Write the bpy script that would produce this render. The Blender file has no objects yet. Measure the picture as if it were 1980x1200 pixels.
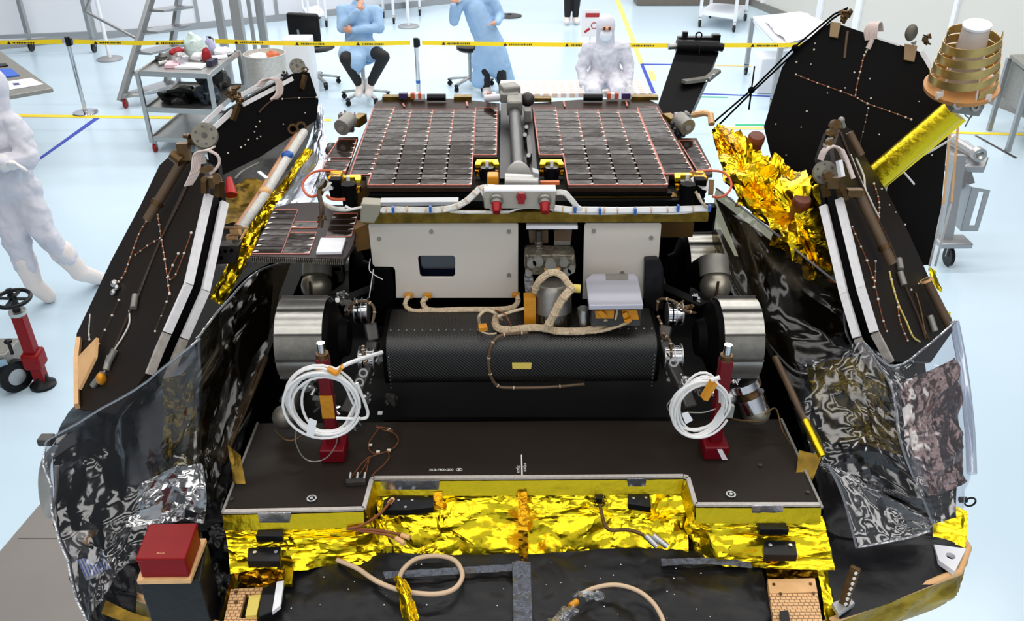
import bpy, bmesh, math, random
from mathutils import Vector, Matrix, noise, geometry
V = Vector
R = math.radians
rnd = random.Random(7)
scene = bpy.context.scene
COL = scene.collection

# ------------------------------------------------------------------ camera
CAM = V((-0.045, 0.0, 3.5))
F = 1680.0
cam_d = bpy.data.cameras.new('camera')
cam_o = bpy.data.objects.new('camera', cam_d)
COL.objects.link(cam_o)
cam_d.sensor_width = 36.0
cam_d.lens = 36.0 * F / 1980.0
cam_d.clip_start = 0.05
cam_d.clip_end = 200
cam_o.location = CAM
cam_o.rotation_euler = (R(60.0), 0.0, R(-0.74))
scene.camera = cam_o
CM = cam_o.rotation_euler.to_matrix()

# measured directions of the photograph turned into places on real planes
def ray(px, py):
    return (CM @ V(((px - 990) / F, -(py - 600) / F, -1.0)))
def pz(px, py, z):
    d = ray(px, py); return CAM + d * ((z - CAM.z) / d.z)
def pY(px, py, y):
    d = ray(px, py); return CAM + d * ((y - CAM.y) / d.y)
def pp(px, py, p0, n):
    d = ray(px, py); return CAM + d * ((p0 - CAM).dot(n) / d.dot(n))
def zs(pts, z): return [pz(a, b, z) for a, b in pts]
def ys(pts, y): return [pY(a, b, y) for a, b in pts]
def ps(pts, p0, n): return [pp(a, b, p0, n) for a, b in pts]
def y3(pts): return [pY(a, b, c) for a, b, c in pts]
def z3(pts): return [pz(a, b, c) for a, b, c in pts]

# ------------------------------------------------------------------ tagging
ORG = {}
def tag(o, label=None, cat=None, group=None, kind=None):
    if label: o['label'] = label
    if cat: o['category'] = cat
    if group: o['group'] = group
    if kind: o['kind'] = kind
    return o
def thing(name, loc, label, cat, group=None):
    o = bpy.data.objects.new(name, None)
    o.empty_display_size = 0.05
    COL.objects.link(o)
    o.location = loc
    ORG[o.name] = V(loc)
    return tag(o, label, cat, group)
def origin_of(o):
    while o.parent: o = o.parent
    return ORG.get(o.name, V((0, 0, 0)))
def dup(o, loc=None, rz=None, label=None, parent=None):
    c = o.copy(); COL.objects.link(c)
    if parent is not None: c.parent = parent
    if loc is not None: c.location = loc
    if rz is not None: c.rotation_euler = (0, 0, rz)
    if label: c['label'] = label
    for ch in list(o.children): dup(ch, parent=c)
    return c

# ------------------------------------------------------------------ mesh builder
class MB:
    def __init__(s): s.v = []; s.f = []; s.sm = []
    def add(s, vs, fs, smooth=False):
        n = len(s.v); s.v += [V(p) for p in vs]
        for f in fs: s.f.append([i + n for i in f]); s.sm.append(smooth)
        return s
    def box(s, c, size, rot=None):
        c = V(c); h = V(size) / 2; vs = []
        for x in (-1, 1):
            for y in (-1, 1):
                for z in (-1, 1):
                    p = V((x * h.x, y * h.y, z * h.z))
                    if rot: p = rot @ p
                    vs.append(c + p)
        return s.add(vs, [(0, 1, 3, 2), (4, 6, 7, 5), (0, 4, 5, 1), (2, 3, 7, 6), (0, 2, 6, 4), (1, 5, 7, 3)])
    def frame(s, d, up=None):
        d = V(d).normalized(); up = V(up) if up is not None else V((0, 0, 1))
        if abs(d.dot(up)) > .98: up = V((1, 0, 0))
        a = d.cross(up).normalized(); b = a.cross(d).normalized()
        return a, b, d
    def bar(s, p, q, w, h, up=None):
        p, q = V(p), V(q); a, b, d = s.frame(q - p, up); vs = []
        for e in (p, q):
            for i, j in ((-1, -1), (1, -1), (1, 1), (-1, 1)): vs.append(e + a * i * w / 2 + b * j * h / 2)
        return s.add(vs, [(3, 2, 1, 0), (4, 5, 6, 7), (0, 1, 5, 4), (1, 2, 6, 5), (2, 3, 7, 6), (3, 0, 4, 7)])
    def cyl(s, p, q, r, r2=None, n=14):
        p, q = V(p), V(q); r2 = r if r2 is None else r2; a, b, d = s.frame(q - p); vs = []
        for e, rr in ((p, r), (q, r2)):
            for i in range(n):
                t = 2 * math.pi * i / n; vs.append(e + (a * math.cos(t) + b * math.sin(t)) * rr)
        s.add(vs, [(i, (i + 1) % n, n + (i + 1) % n, n + i) for i in range(n)], True)
        k = len(s.v) - 2 * n
        s.f.append([k + n - 1 - i for i in range(n)]); s.sm.append(False)
        s.f.append([k + n + i for i in range(n)]); s.sm.append(False)
        return s
    def ring(s, p, q, r, ri, n=24):
        p, q = V(p), V(q); a, b, d = s.frame(q - p); vs = []
        for e in (p, q):
            for rr in (r, ri):
                for i in range(n):
                    t = 2 * math.pi * i / n; vs.append(e + (a * math.cos(t) + b * math.sin(t)) * rr)
        fs = []
        for i in range(n):
            j = (i + 1) % n
            fs += [(i, j, 2 * n + j, 2 * n + i), (n + j, n + i, 3 * n + i, 3 * n + j), (j, i, n + i, n + j), (2 * n + i, 2 * n + j, 3 * n + j, 3 * n + i)]
        return s.add(vs, fs, False)
    def tube(s, path, r, n=8, closed=False, sub=0):
        path = [V(p) for p in path]
        if sub: path = smoothpath(path, sub, closed)
        m = len(path); vs = []; prev = None
        for i, p in enumerate(path):
            if closed: d = path[(i + 1) % m] - path[i - 1]
            else: d = path[min(i + 1, m - 1)] - path[max(i - 1, 0)]
            if d.length < 1e-9: d = V((0, 0, 1))
            d.normalize()
            if prev is None: a, b, _ = s.frame(d)
            else:
                a = prev - d * prev.dot(d)
                if a.length < 1e-6: a, b, _ = s.frame(d)
                a.normalize()
            b = d.cross(a); prev = a
            rr = r[i * len(r) // m] if isinstance(r, (list, tuple)) else r
            for k in range(n):
                t = 2 * math.pi * k / n; vs.append(p + (a * math.cos(t) + b * math.sin(t)) * rr)
        fs = []
        for i in range(m if closed else m - 1):
            for k in range(n):
                i2 = (i + 1) % m; k2 = (k + 1) % n
                fs.append((i * n + k, i * n + k2, i2 * n + k2, i2 * n + k))
        s.add(vs, fs, True)
        if not closed:
            o = len(s.v) - m * n
            s.f.append([o + n - 1 - k for k in range(n)]); s.sm.append(False)
            s.f.append([o + (m - 1) * n + k for k in range(n)]); s.sm.append(False)
        return s
    def lathe(s, prof, p, axis=(0, 0, 1), n=24, smooth=True):
        p = V(p); a, b, d = s.frame(axis); vs = []
        for h, r in prof:
            for i in range(n):
                t = 2 * math.pi * i / n; vs.append(p + d * h + (a * math.cos(t) + b * math.sin(t)) * max(r, 1e-4))
        fs = []
        for j in range(len(prof) - 1):
            for i in range(n):
                k = (i + 1) % n; fs.append((j * n + i, j * n + k, (j + 1) * n + k, (j + 1) * n + i))
        s.add(vs, fs, smooth)
        return s
    def sph(s, c, r, n=14, m=8, sc=(1, 1, 1), rot=None):
        c = V(c); vs = []
        for j in range(m + 1):
            ph = math.pi * j / m
            for i in range(n):
                t = 2 * math.pi * i / n
                p = V((math.sin(ph) * math.cos(t) * sc[0], math.sin(ph) * math.sin(t) * sc[1], math.cos(ph) * sc[2])) * r
                if rot: p = rot @ p
                vs.append(c + p)
        fs = []
        for j in range(m):
            for i in range(n):
                k = (i + 1) % n; fs.append((j * n + i, (j + 1) * n + i, (j + 1) * n + k, j * n + k))
        return s.add(vs, fs, True)
    def prism(s, poly, vec, holes=()):
        vec = V(vec); loops = [[V(p) for p in poly]] + [[V(p) for p in h] for h in holes]
        flat = [p for l in loops for p in l]; n = len(flat)
        tris = geometry.tessellate_polygon(loops)
        s.add(flat + [p + vec for p in flat], [tuple(t) for t in tris] + [tuple(i + n for i in reversed(t)) for t in tris])
        k = len(s.v) - 2 * n; o = 0
        for l in loops:
            m = len(l)
            for i in range(m):
                j = (i + 1) % m
                s.f.append([k + o + i, k + o + j, k + n + o + j, k + n + o + i]); s.sm.append(False)
            o += m
        return s
    def quad(s, *p): return s.add(p, [tuple(range(len(p)))])
    def build(s, name, m, parent=None, bevel=0, label=None, cat=None, group=None, kind=None, sharp=40, seg=2, recalc=True, loc=None):
        if parent is not None: org = origin_of(parent)
        else:
            if loc is not None: org = V(loc)
            else:
                xs = [p.x for p in s.v]; yy = [p.y for p in s.v]; zz = [p.z for p in s.v]
                org = V(((min(xs) + max(xs)) / 2, (min(yy) + max(yy)) / 2, min(zz)))
        me = bpy.data.meshes.new(name)
        me.from_pydata([p - org for p in s.v], [], s.f)
        me.polygons.foreach_set('use_smooth', s.sm)
        if recalc:
            bm = bmesh.new(); bm.from_mesh(me)
            bmesh.ops.recalc_face_normals(bm, faces=bm.faces)
            bm.to_mesh(me); bm.free()
        me.materials.append(m)
        try: me.set_sharp_from_angle(angle=R(sharp))
        except Exception: pass
        o = bpy.data.objects.new(name, me); COL.objects.link(o)
        if parent is not None: o.parent = parent
        else:
            o.location = org; ORG[o.name] = org
        if bevel:
            b = o.modifiers.new('bevel', 'BEVEL'); b.width = bevel; b.segments = seg; b.limit_method = 'ANGLE'; b.angle_limit = R(35)
            b.harden_normals = False
        tag(o, label, cat, group, kind)
        return o

def cr(p0, p1, p2, p3, t):
    return 0.5 * ((2 * p1) + (p2 - p0) * t + (2 * p0 - 5 * p1 + 4 * p2 - p3) * t * t + (3 * p1 - p0 - 3 * p2 + p3) * t ** 3)
def smoothpath(pts, sub, closed=False):
    n = len(pts); out = []
    rng = range(n) if closed else range(n - 1)
    for i in rng:
        if closed: a, b, c, d = pts[i - 1], pts[i], pts[(i + 1) % n], pts[(i + 2) % n]
        else: a, b, c, d = pts[max(i - 1, 0)], pts[i], pts[i + 1], pts[min(i + 2, n - 1)]
        for k in range(sub): out.append(cr(a, b, c, d, k / sub))
    if not closed: out.append(pts[-1])
    return out

def crease(p, sc, seed):
    # crumpled height: ridged folds of two sizes
    q = p * sc + V((seed * 3.7, seed * 1.3, seed * 7.1))
    h = abs(noise.noise(q)) + 0.5 * abs(noise.noise(q * 2.3 + V((5, 2, 1)))) + 0.25 * abs(noise.noise(q * 5.1))
    return h - 0.35
def facet(p, sc, seed):
    # piecewise-flat foil: distance to nearest fold lines
    q = p * sc + V((seed * 2.1, seed * 5.3, seed * 1.7))
    d, _ = noise.voronoi(q)
    return (d[1] - d[0])
def sheet(grid, nu, nv, amp, sc=9.0, seed=1, mode='crease', thick=0.0, edge_keep=0.0, lin=False):
    """grid: rows of control points, drawn as a foil sheet with folds"""
    rows = []
    for r in grid:
        rows.append(respl(r, nu, lin))
    cols = []
    for i in range(nu + 1):
        cols.append(respl([r[i] for r in rows], nv, lin))
    P = [[cols[i][j] for i in range(nu + 1)] for j in range(nv + 1)]
    vs = []
    for j in range(nv + 1):
        for i in range(nu + 1):
            du = P[j][min(i + 1, nu)] - P[j][max(i - 1, 0)]
            dv = P[min(j + 1, nv)][i] - P[max(j - 1, 0)][i]
            n = du.cross(dv)
            if n.length > 1e-12: n.normalize()
            if n.dot(CAM - P[j][i]) < 0: n = -n
            p = P[j][i]
            if mode == 'crease': h = crease(p, sc, seed)
            elif mode == 'facet': h = facet(p, sc, seed) * .7 + .35 * crease(p, sc * 1.6, seed) - .2
            else: h = noise.noise(p * sc + V((seed, seed, seed)))
            k = 1.0
            if edge_keep:
                u = min(i, nu - i) / nu; v = min(j, nv - j) / nv
                k = min(1, min(u, v) / edge_keep)
            vs.append(p + n * h * amp * k)
    fs = []
    w = nu + 1
    for j in range(nv):
        for i in range(nu): fs.append((j * w + i, j * w + i + 1, (j + 1) * w + i + 1, (j + 1) * w + i))
    m = MB(); m.add(vs, fs, mode != 'facet')
    if thick:
        pass
    return m
def foil(grid, cu, cv, amp, seed=1, levels=3, jit=.32, decay=.38, lin=False, streak=0.0, sfreq=14, smooth=True):
    """crumpled foil: a coarse jittered net of flat facets, split again and again with smaller folds"""
    rr = random.Random(seed * 77 + 5)
    N = 48
    rows = [respl(r, N, lin) for r in grid]
    cols = [respl([r[i] for r in rows], N, lin) for i in range(N + 1)]
    def at(u, v):
        u = min(max(u, 0), 1) * N; v = min(max(v, 0), 1) * N; i = min(int(u), N - 1); j = min(int(v), N - 1); a = u - i; b = v - j
        return (cols[i][j] * (1 - a) + cols[i + 1][j] * a) * (1 - b) + (cols[i][j + 1] * (1 - a) + cols[i + 1][j + 1] * a) * b
    G = [[[ (i + (rr.uniform(-jit, jit) if 0 < i < cu else 0)) / cu, (j + (rr.uniform(-jit, jit) if 0 < j < cv else 0)) / cv, rr.uniform(-1, 1) * amp] for i in range(cu + 1)] for j in range(cv + 1)]
    a_ = amp
    for l in range(levels):
        a_ *= decay; H = []
        for j in range(2 * len(G) - 1):
            row = []
            for i in range(2 * len(G[0]) - 1):
                j0, i0 = j // 2, i // 2; j1, i1 = (j + 1) // 2, (i + 1) // 2
                if j % 2 and i % 2: q = [(G[j0][i0][k] + G[j1][i1][k]) / 2 for k in range(3)] if (i0 + j0) % 2 else [(G[j0][i1][k] + G[j1][i0][k]) / 2 for k in range(3)]
                else: q = [(G[j0][i0][k] + G[j1][i1][k]) / 2 for k in range(3)]
                if i % 2 or j % 2: q[2] += rr.uniform(-1, 1) * a_
                row.append(q)
            H.append(row)
        G = H
    nu, nv = len(G[0]) - 1, len(G) - 1; vs = []; e = .015
    for j in range(nv + 1):
        for i in range(nu + 1):
            u, v, h = G[j][i]; p = at(u, v); n = (at(u + e, v) - at(u - e, v)).cross(at(u, v + e) - at(u, v - e))
            if n.length > 1e-12: n.normalize()
            if n.dot(CAM - p) < 0: n = -n
            if streak: h += streak * (abs(noise.noise(V((u * sfreq, v * 1.6, seed)))) + .5 * abs(noise.noise(V((u * sfreq * 2.3, v * 2.6, seed + 9)))) - .3)
            vs.append(p + n * h)
    fs = []; w = nu + 1
    for j in range(nv):
        for i in range(nu):
            a, b, c, d = j * w + i, j * w + i + 1, (j + 1) * w + i + 1, (j + 1) * w + i
            if (i + j) % 2: fs += [(a, b, c), (a, c, d)]
            else: fs += [(a, b, d), (b, c, d)]
    m = MB(); m.add(vs, fs, smooth); return m
def respl(pts, n, lin=False):
    pts = [V(p) for p in pts]; m = len(pts) - 1; out = []
    for i in range(n + 1):
        t = i * m / n; k = min(int(t), m - 1); f = t - k
        if lin: out.append(pts[k].lerp(pts[k + 1], f))
        else: out.append(cr(pts[max(k - 1, 0)], pts[k], pts[k + 1], pts[min(k + 2, m)], f))
    return out

def text_obj(name, body, m, loc, rot, size, parent, ex=0.0004, align='CENTER'):
    c = bpy.data.curves.new(name, 'FONT'); c.body = body; c.size = size; c.align_x = align; c.align_y = 'CENTER'; c.extrude = ex
    t = bpy.data.objects.new(name + '_tmp', c); COL.objects.link(t)
    bpy.context.view_layer.update()
    me = bpy.data.meshes.new_from_object(t.evaluated_get(bpy.context.evaluated_depsgraph_get()))
    bpy.data.objects.remove(t); bpy.data.curves.remove(c)
    me.materials.clear(); me.materials.append(m)
    mw = (Matrix.Translation(loc) @ rot.to_4x4()) if not isinstance(rot, Matrix) or len(rot) == 3 else Matrix.Translation(loc) @ rot
    org = origin_of(parent) if parent is not None else V(loc)
    me.transform(Matrix.Translation(-org) @ mw)
    o = bpy.data.objects.new(name, me); COL.objects.link(o)
    if parent is not None: o.parent = parent
    else: o.location = org
    return o
def rot_from(xdir, ydir):
    x = V(xdir).normalized(); z = x.cross(V(ydir)).normalized(); y = z.cross(x)
    return Matrix((x, y, z)).transposed()

# ------------------------------------------------------------------ materials
def lin(c):
    return tuple(((x / 255) / 12.92 if x / 255 <= .04045 else ((x / 255 + .055) / 1.055) ** 2.4) for x in c) + (1.0,)
def mat(name, col, metal=0.0, rough=0.5, bump=None, vary=0.0, vscale=8.0, spec=0.5, coat=0.0, emit=None, alpha=None, col2=None, trans=0.0):
    m = bpy.data.materials.new(name); m.use_nodes = True
    nt = m.node_tree; b = nt.nodes['Principled BSDF']
    b.inputs['Base Color'].default_value = lin(col)
    b.inputs['Metallic'].default_value = metal; b.inputs['Roughness'].default_value = rough
    b.inputs['Specular IOR Level'].default_value = spec
    if coat: b.inputs['Coat Weight'].default_value = coat; b.inputs['Coat Roughness'].default_value = .08
    if trans: b.inputs['Transmission Weight'].default_value = trans
    if emit: b.inputs['Emission Color'].default_value = lin(col); b.inputs['Emission Strength'].default_value = emit
    tc = nt.nodes.new('ShaderNodeTexCoord')
    if vary or col2:
        n = nt.nodes.new('ShaderNodeTexNoise'); n.inputs['Scale'].default_value = vscale; n.inputs['Detail'].default_value = 5
        nt.links.new(tc.outputs['Object'], n.inputs['Vector'])
        r = nt.nodes.new('ShaderNodeValToRGB')
        c2 = lin(col2) if col2 else None
        base = lin(col)
        r.color_ramp.elements[0].position = .3; r.color_ramp.elements[1].position = .7
        if c2: r.color_ramp.elements[0].color = base; r.color_ramp.elements[1].color = c2
        else:
            r.color_ramp.elements[0].color = tuple(max(0, x * (1 - vary)) for x in base[:3]) + (1,)
            r.color_ramp.elements[1].color = tuple(min(1, x * (1 + vary)) for x in base[:3]) + (1,)
        nt.links.new(n.outputs['Fac'], r.inputs['Fac']); nt.links.new(r.outputs['Color'], b.inputs['Base Color'])
    if bump:
        kind, sc, st = bump[:3]; dist = bump[3] if len(bump) > 3 else .01
        bp = nt.nodes.new('ShaderNodeBump'); bp.inputs['Strength'].default_value = st; bp.inputs['Distance'].default_value = dist
        if kind == 'noise':
            n = nt.nodes.new('ShaderNodeTexNoise'); n.inputs['Scale'].default_value = sc; n.inputs['Detail'].default_value = 6
            out = n.outputs['Fac']; vec = n
        elif kind == 'foil':
            n = nt.nodes.new('ShaderNodeTexVoronoi'); n.feature = 'F1'; n.inputs['Scale'].default_value = sc
            w = nt.nodes.new('ShaderNodeTexNoise'); w.inputs['Scale'].default_value = sc * .35; w.inputs['Detail'].default_value = 3
            mx = nt.nodes.new('ShaderNodeVectorMath'); mx.operation = 'ADD'
            nt.links.new(tc.outputs['Object'], mx.inputs[0])
            ml = nt.nodes.new('ShaderNodeVectorMath'); ml.operation = 'SCALE'; ml.inputs['Scale'].default_value = .12
            nt.links.new(tc.outputs['Object'], w.inputs['Vector']); nt.links.new(w.outputs['Color'], ml.inputs[0]); nt.links.new(ml.outputs[0], mx.inputs[1])
            nt.links.new(mx.outputs[0], n.inputs['Vector'])
            out = n.outputs['Distance']; vec = None
        elif kind == 'weave':
            n = nt.nodes.new('ShaderNodeTexChecker'); n.inputs['Scale'].default_value = sc; out = n.outputs['Fac']; vec = n
        elif kind == 'brush':
            n = nt.nodes.new('ShaderNodeTexNoise'); n.inputs['Scale'].default_value = sc
            mp = nt.nodes.new('ShaderNodeMapping'); mp.inputs['Scale'].default_value = (1, 12, 12)
            nt.links.new(tc.outputs['Object'], mp.inputs['Vector']); nt.links.new(mp.outputs['Vector'], n.inputs['Vector']); out = n.outputs['Fac']; vec = None
        if vec is not None: nt.links.new(tc.outputs['Object'], vec.inputs['Vector'])
        nt.links.new(out, bp.inputs['Height']); nt.links.new(bp.outputs['Normal'], b.inputs['Normal'])
    return m
def film_mat(name, tint, fac=0.06, rough=.06, bsc=25, bst=.5, haze=0.0, hazecol=(200, 205, 215), gain=1.0):
    # thin clear plastic film: mostly see-through, reflecting at grazing folds
    m = bpy.data.materials.new(name); m.use_nodes = True; nt = m.node_tree
    nt.nodes.remove(nt.nodes['Principled BSDF']); out = nt.nodes['Material Output']
    tr = nt.nodes.new('ShaderNodeBsdfTransparent'); tr.inputs['Color'].default_value = lin(tint)
    gl = nt.nodes.new('ShaderNodeBsdfGlossy'); gl.inputs['Roughness'].default_value = rough; gl.inputs['Color'].default_value = (1, 1, 1, 1)
    tc = nt.nodes.new('ShaderNodeTexCoord'); n = nt.nodes.new('ShaderNodeTexNoise'); n.inputs['Scale'].default_value = bsc; n.inputs['Detail'].default_value = 4
    nt.links.new(tc.outputs['Object'], n.inputs['Vector'])
    bp = nt.nodes.new('ShaderNodeBump'); bp.inputs['Strength'].default_value = bst; bp.inputs['Distance'].default_value = .02
    nt.links.new(n.outputs['Fac'], bp.inputs['Height']); nt.links.new(bp.outputs['Normal'], gl.inputs['Normal'])
    ge = nt.nodes.new('ShaderNodeNewGeometry'); dt = nt.nodes.new('ShaderNodeVectorMath'); dt.operation = 'DOT_PRODUCT'
    nt.links.new(ge.outputs['Incoming'], dt.inputs[0]); nt.links.new(bp.outputs['Normal'], dt.inputs[1])
    def mth(op, a, b=None):
        k = nt.nodes.new('ShaderNodeMath'); k.operation = op; k.use_clamp = op == 'SUBTRACT'
        for i, x in enumerate((a, b)):
            if x is None: continue
            if isinstance(x, (int, float)): k.inputs[i].default_value = x
            else: nt.links.new(x, k.inputs[i])
        return k.outputs[0]
    inv = mth('SUBTRACT', 1.0, mth('ABSOLUTE', dt.outputs['Value']))
    frv = mth('ADD', mth('MULTIPLY', mth('POWER', inv, 4.0), .9), .06)
    ad = nt.nodes.new('ShaderNodeMath'); ad.operation = 'ADD'; ad.inputs[1].default_value = fac; ad.use_clamp = True
    fm = nt.nodes.new('ShaderNodeMath'); fm.operation = 'MULTIPLY'; fm.inputs[1].default_value = gain; nt.links.new(frv, fm.inputs[0])
    nt.links.new(fm.outputs[0], ad.inputs[0])
    mx = nt.nodes.new('ShaderNodeMixShader'); nt.links.new(ad.outputs[0], mx.inputs['Fac'])
    src = tr
    if haze:
        df = nt.nodes.new('ShaderNodeBsdfDiffuse'); df.inputs['Color'].default_value = lin(hazecol)
        hz = nt.nodes.new('ShaderNodeMixShader'); hz.inputs['Fac'].default_value = haze
        nt.links.new(tr.outputs[0], hz.inputs[1]); nt.links.new(df.outputs[0], hz.inputs[2]); src = hz
    nt.links.new(src.outputs[0], mx.inputs[1]); nt.links.new(gl.outputs[0], mx.inputs[2])
    nt.links.new(mx.outputs[0], out.inputs['Surface'])
    return m
def carbon_mat(name):
    m = mat(name, (26, 25, 25), 0.0, .27, spec=.6)
    nt = m.node_tree; b = nt.nodes['Principled BSDF']; tc = nt.nodes.new('ShaderNodeTexCoord')
    mp = nt.nodes.new('ShaderNodeMapping'); mp.inputs['Rotation'].default_value = (0, 0, R(45)); mp.inputs['Scale'].default_value = (1, 1, 1)
    w = nt.nodes.new('ShaderNodeTexWave'); w.wave_type = 'BANDS'; w.bands_direction = 'DIAGONAL'; w.inputs['Scale'].default_value = 70; w.inputs['Distortion'].default_value = .6; w.inputs['Detail Scale'].default_value = 30
    nt.links.new(tc.outputs['Object'], w.inputs['Vector'])
    r = nt.nodes.new('ShaderNodeValToRGB'); r.color_ramp.elements[0].color = (.002, .002, .002, 1); r.color_ramp.elements[1].color = (.02, .019, .018, 1)
    nt.links.new(w.outputs['Fac'], r.inputs['Fac']); nt.links.new(r.outputs['Color'], b.inputs['Base Color'])
    bp = nt.nodes.new('ShaderNodeBump'); bp.inputs['Strength'].default_value = .35; bp.inputs['Distance'].default_value = .002
    nt.links.new(w.outputs['Fac'], bp.inputs['Height']); nt.links.new(bp.outputs['Normal'], b.inputs['Normal'])
    return m
M = {}
M['gold'] = mat('gold_foil', (250, 222, 40), 1.0, .24, ('noise', 30, .12, .01))
M['gold_sh'] = mat('gold_shroud_foil', (238, 204, 34), 1.0, .2, ('noise', 30, .12, .01))
M['gold_smooth'] = mat('gold_tape', (226, 200, 40), 1.0, .28, ('noise', 60, .35, .006))
M['gold_deep'] = mat('amber_foil', (205, 145, 25), 1.0, .25, ('foil', 30, .5, .02))
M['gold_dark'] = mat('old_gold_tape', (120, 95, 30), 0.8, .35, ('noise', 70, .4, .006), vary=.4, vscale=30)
M['black_foil'] = mat('black_foil', (17, 17, 20), 0.0, .36, ('noise', 9, .3, .02), spec=.3)
M['black_gloss'] = mat('black_glossy_foil', (4, 4, 4), 0.0, .2, ('noise', 8, .1, .02), spec=.22)
M['silver_foil'] = mat('silver_foil', (196, 202, 214), 1.0, .24, ('noise', 16, .15, .02))
M['plate'] = mat('dark_composite', (38, 32, 27), 0.0, .42, ('noise', 400, .05, .001), vary=.1, vscale=3, spec=.14)
M['panel_back'] = mat('dark_panel_face', (32, 26, 22), 0.0, .5, vary=.12, vscale=4, spec=.12)
M['panel_black'] = mat('black_panel_face', (11, 9, 9), 0.0, .45, vary=.1, vscale=4, spec=.1)
M['black'] = mat('matt_black', (5, 5, 5), 0.0, .5, spec=.05)
M['blackp'] = mat('black_plastic', (16, 16, 18), 0.0, .35, spec=.25)
M['carbon'] = carbon_mat('carbon_weave')
M['carbon_tube'] = mat('carbon_tube', (52, 52, 54), 0.1, .3, spec=.6)
M['white_paint'] = mat('ivory_paint', (203, 196, 186), 0.0, .45)
M['white'] = mat('white_enamel', (232, 233, 238), 0.0, .4)
M['alu'] = mat('brushed_aluminium', (190, 190, 190), 1.0, .3, ('brush', 40, .12, .003))
M['alu_matt'] = mat('matt_aluminium', (170, 171, 173), .7, .45)
M['chrome'] = mat('polished_steel', (215, 215, 218), 1.0, .12)
M['steel'] = mat('stainless_steel', (178, 178, 176), .9, .32)
M['grey'] = mat('grey_metal', (140, 138, 132), .4, .45, vary=.15, vscale=30)
M['disc'] = mat('disc_grey', (112, 109, 98), .4, .45, vary=.2, vscale=40)
M['grey_dark'] = mat('dark_grey_metal', (70, 68, 66), .5, .4, vary=.2, vscale=30)
M['brass'] = mat('anodised_bronze', (98, 74, 44), .7, .38, vary=.25, vscale=40)
M['brown'] = mat('brown_tube', (94, 74, 54), .1, .5, vary=.12, vscale=12)
M['copper'] = mat('copper_wire', (136, 78, 44), .4, .4)
M['wire_dark'] = mat('dark_wire', (66, 48, 34), .2, .45)
M['bead'] = mat('cream_bead', (222, 214, 198), 0, .5)
M['tan'] = mat('tan_composite', (224, 176, 122), 0, .5, vary=.08, vscale=30)
M['amber'] = mat('amber_tape', (212, 142, 28), .3, .35, ('noise', 80, .3, .004))
M['ylabel'] = mat('yellow_label', (218, 196, 92), 0, .45)
M['red'] = mat('red_anodised', (150, 6, 18), .25, .35)
M['red_dark'] = mat('dark_red_metal', (104, 6, 20), .1, .4, spec=.3)
M['red_cover'] = mat('deep_red_cover', (128, 2, 8), 0.0, .42, vary=.06, vscale=20, spec=.2)
M['rust'] = mat('rust_brown_cap', (104, 46, 20), 0, .5, vary=.2, vscale=40)
M['orange_wire'] = mat('orange_red_wire', (196, 84, 48), 0, .45)
M['cell'] = mat('solar_cell', (31, 20, 12), .0, .12, ('noise', 14, .06, .02), vary=.4, vscale=9, spec=.05)
M['cell_border'] = mat('panel_sheet', (44, 31, 24), 0, .4, vary=.15, vscale=20, spec=.08)
M['red_line'] = mat('copper_red_track', (178, 92, 72), .1, .45, vary=.25, vscale=120)
M['tab'] = mat('silver_tab', (240, 234, 224), 0, .4)
M['comb'] = mat('honeycomb_edge', (92, 86, 78), .3, .5, ('brush', 60, .4, .004), vary=.3, vscale=160)
M['cable_w'] = mat('white_cable', (226, 226, 226), 0, .4)
M['harness'] = mat('beige_harness', (196, 176, 146), 0, .6, ('noise', 260, .4, .003), vary=.22, vscale=140)
M['harness_w'] = mat('white_harness', (216, 214, 208), 0, .55, ('noise', 260, .4, .003), vary=.15, vscale=140)
M['cable_tan'] = mat('tan_cable', (206, 178, 148), 0, .5)
M['blue'] = mat('blue_tie', (30, 90, 170), 0, .4)
M['ytape'] = mat('yellow_tape', (250, 216, 8), 0, .5)
M['ink'] = mat('black_ink', (20, 18, 16), 0, .6)
M['print'] = mat('white_print', (226, 224, 220), 0, .6)
M['purple'] = mat('violet_glass', (60, 44, 92), 0, .15)
M['window'] = mat('dark_blue_glass', (10, 16, 34), 0, .08, spec=.8)
M['skin'] = mat('skin', (205, 150, 122), 0, .55)
M['hair'] = mat('dark_hair', (30, 22, 18), 0, .6)
M['gown'] = mat('pale_blue_gown', (150, 182, 216), 0, .8, ('noise', 14, .35, .02))
M['suit'] = mat('white_overall', (204, 203, 212), 0, .8, ('noise', 14, .4, .03))
M['suit_warm'] = mat('white_boot_cover', (226, 216, 212), 0, .75, ('noise', 14, .35, .02))
M['pants'] = mat('black_trousers', (18, 17, 19), 0, .75)
M['glove'] = mat('white_glove', (216, 214, 214), 0, .6)
M['paper'] = mat('white_paper', (236, 236, 240), 0, .7)
M['floor'] = mat('pale_blue_floor', (192, 213, 227), 0, .2, ('noise', 3, .02, .01), vary=.015, vscale=.6, spec=.45)
M['wall'] = mat('white_wall_panel', (224, 226, 232), 0, .5)
M['wall_beige'] = mat('pale_grey_wall_panel', (208, 206, 200), 0, .5)
M['film'] = film_mat('clear_film', (206, 206, 212), .01, .1, 5, .06, .012, gain=1.0)
M['film_dark'] = film_mat('smoky_film', (140, 130, 108), .0, .1, 5, .08, .01, (120, 105, 70), .5)
M['film_clear'] = film_mat('clear_crisp_film', (228, 228, 234), .03, .09, 5, .1, .03, gain=1.3)
M['bag'] = film_mat('clear_bag', (235, 235, 238), .12, .15, 60, .8, .18)
# ================================================================== the room
def struct(mb, name, m, **k):
    o = mb.build(name, m, **k); o['kind'] = 'structure'; return o
struct(MB().box((0, 8, -.05), (44, 40, .1)), 'floor', M['floor'])
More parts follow.
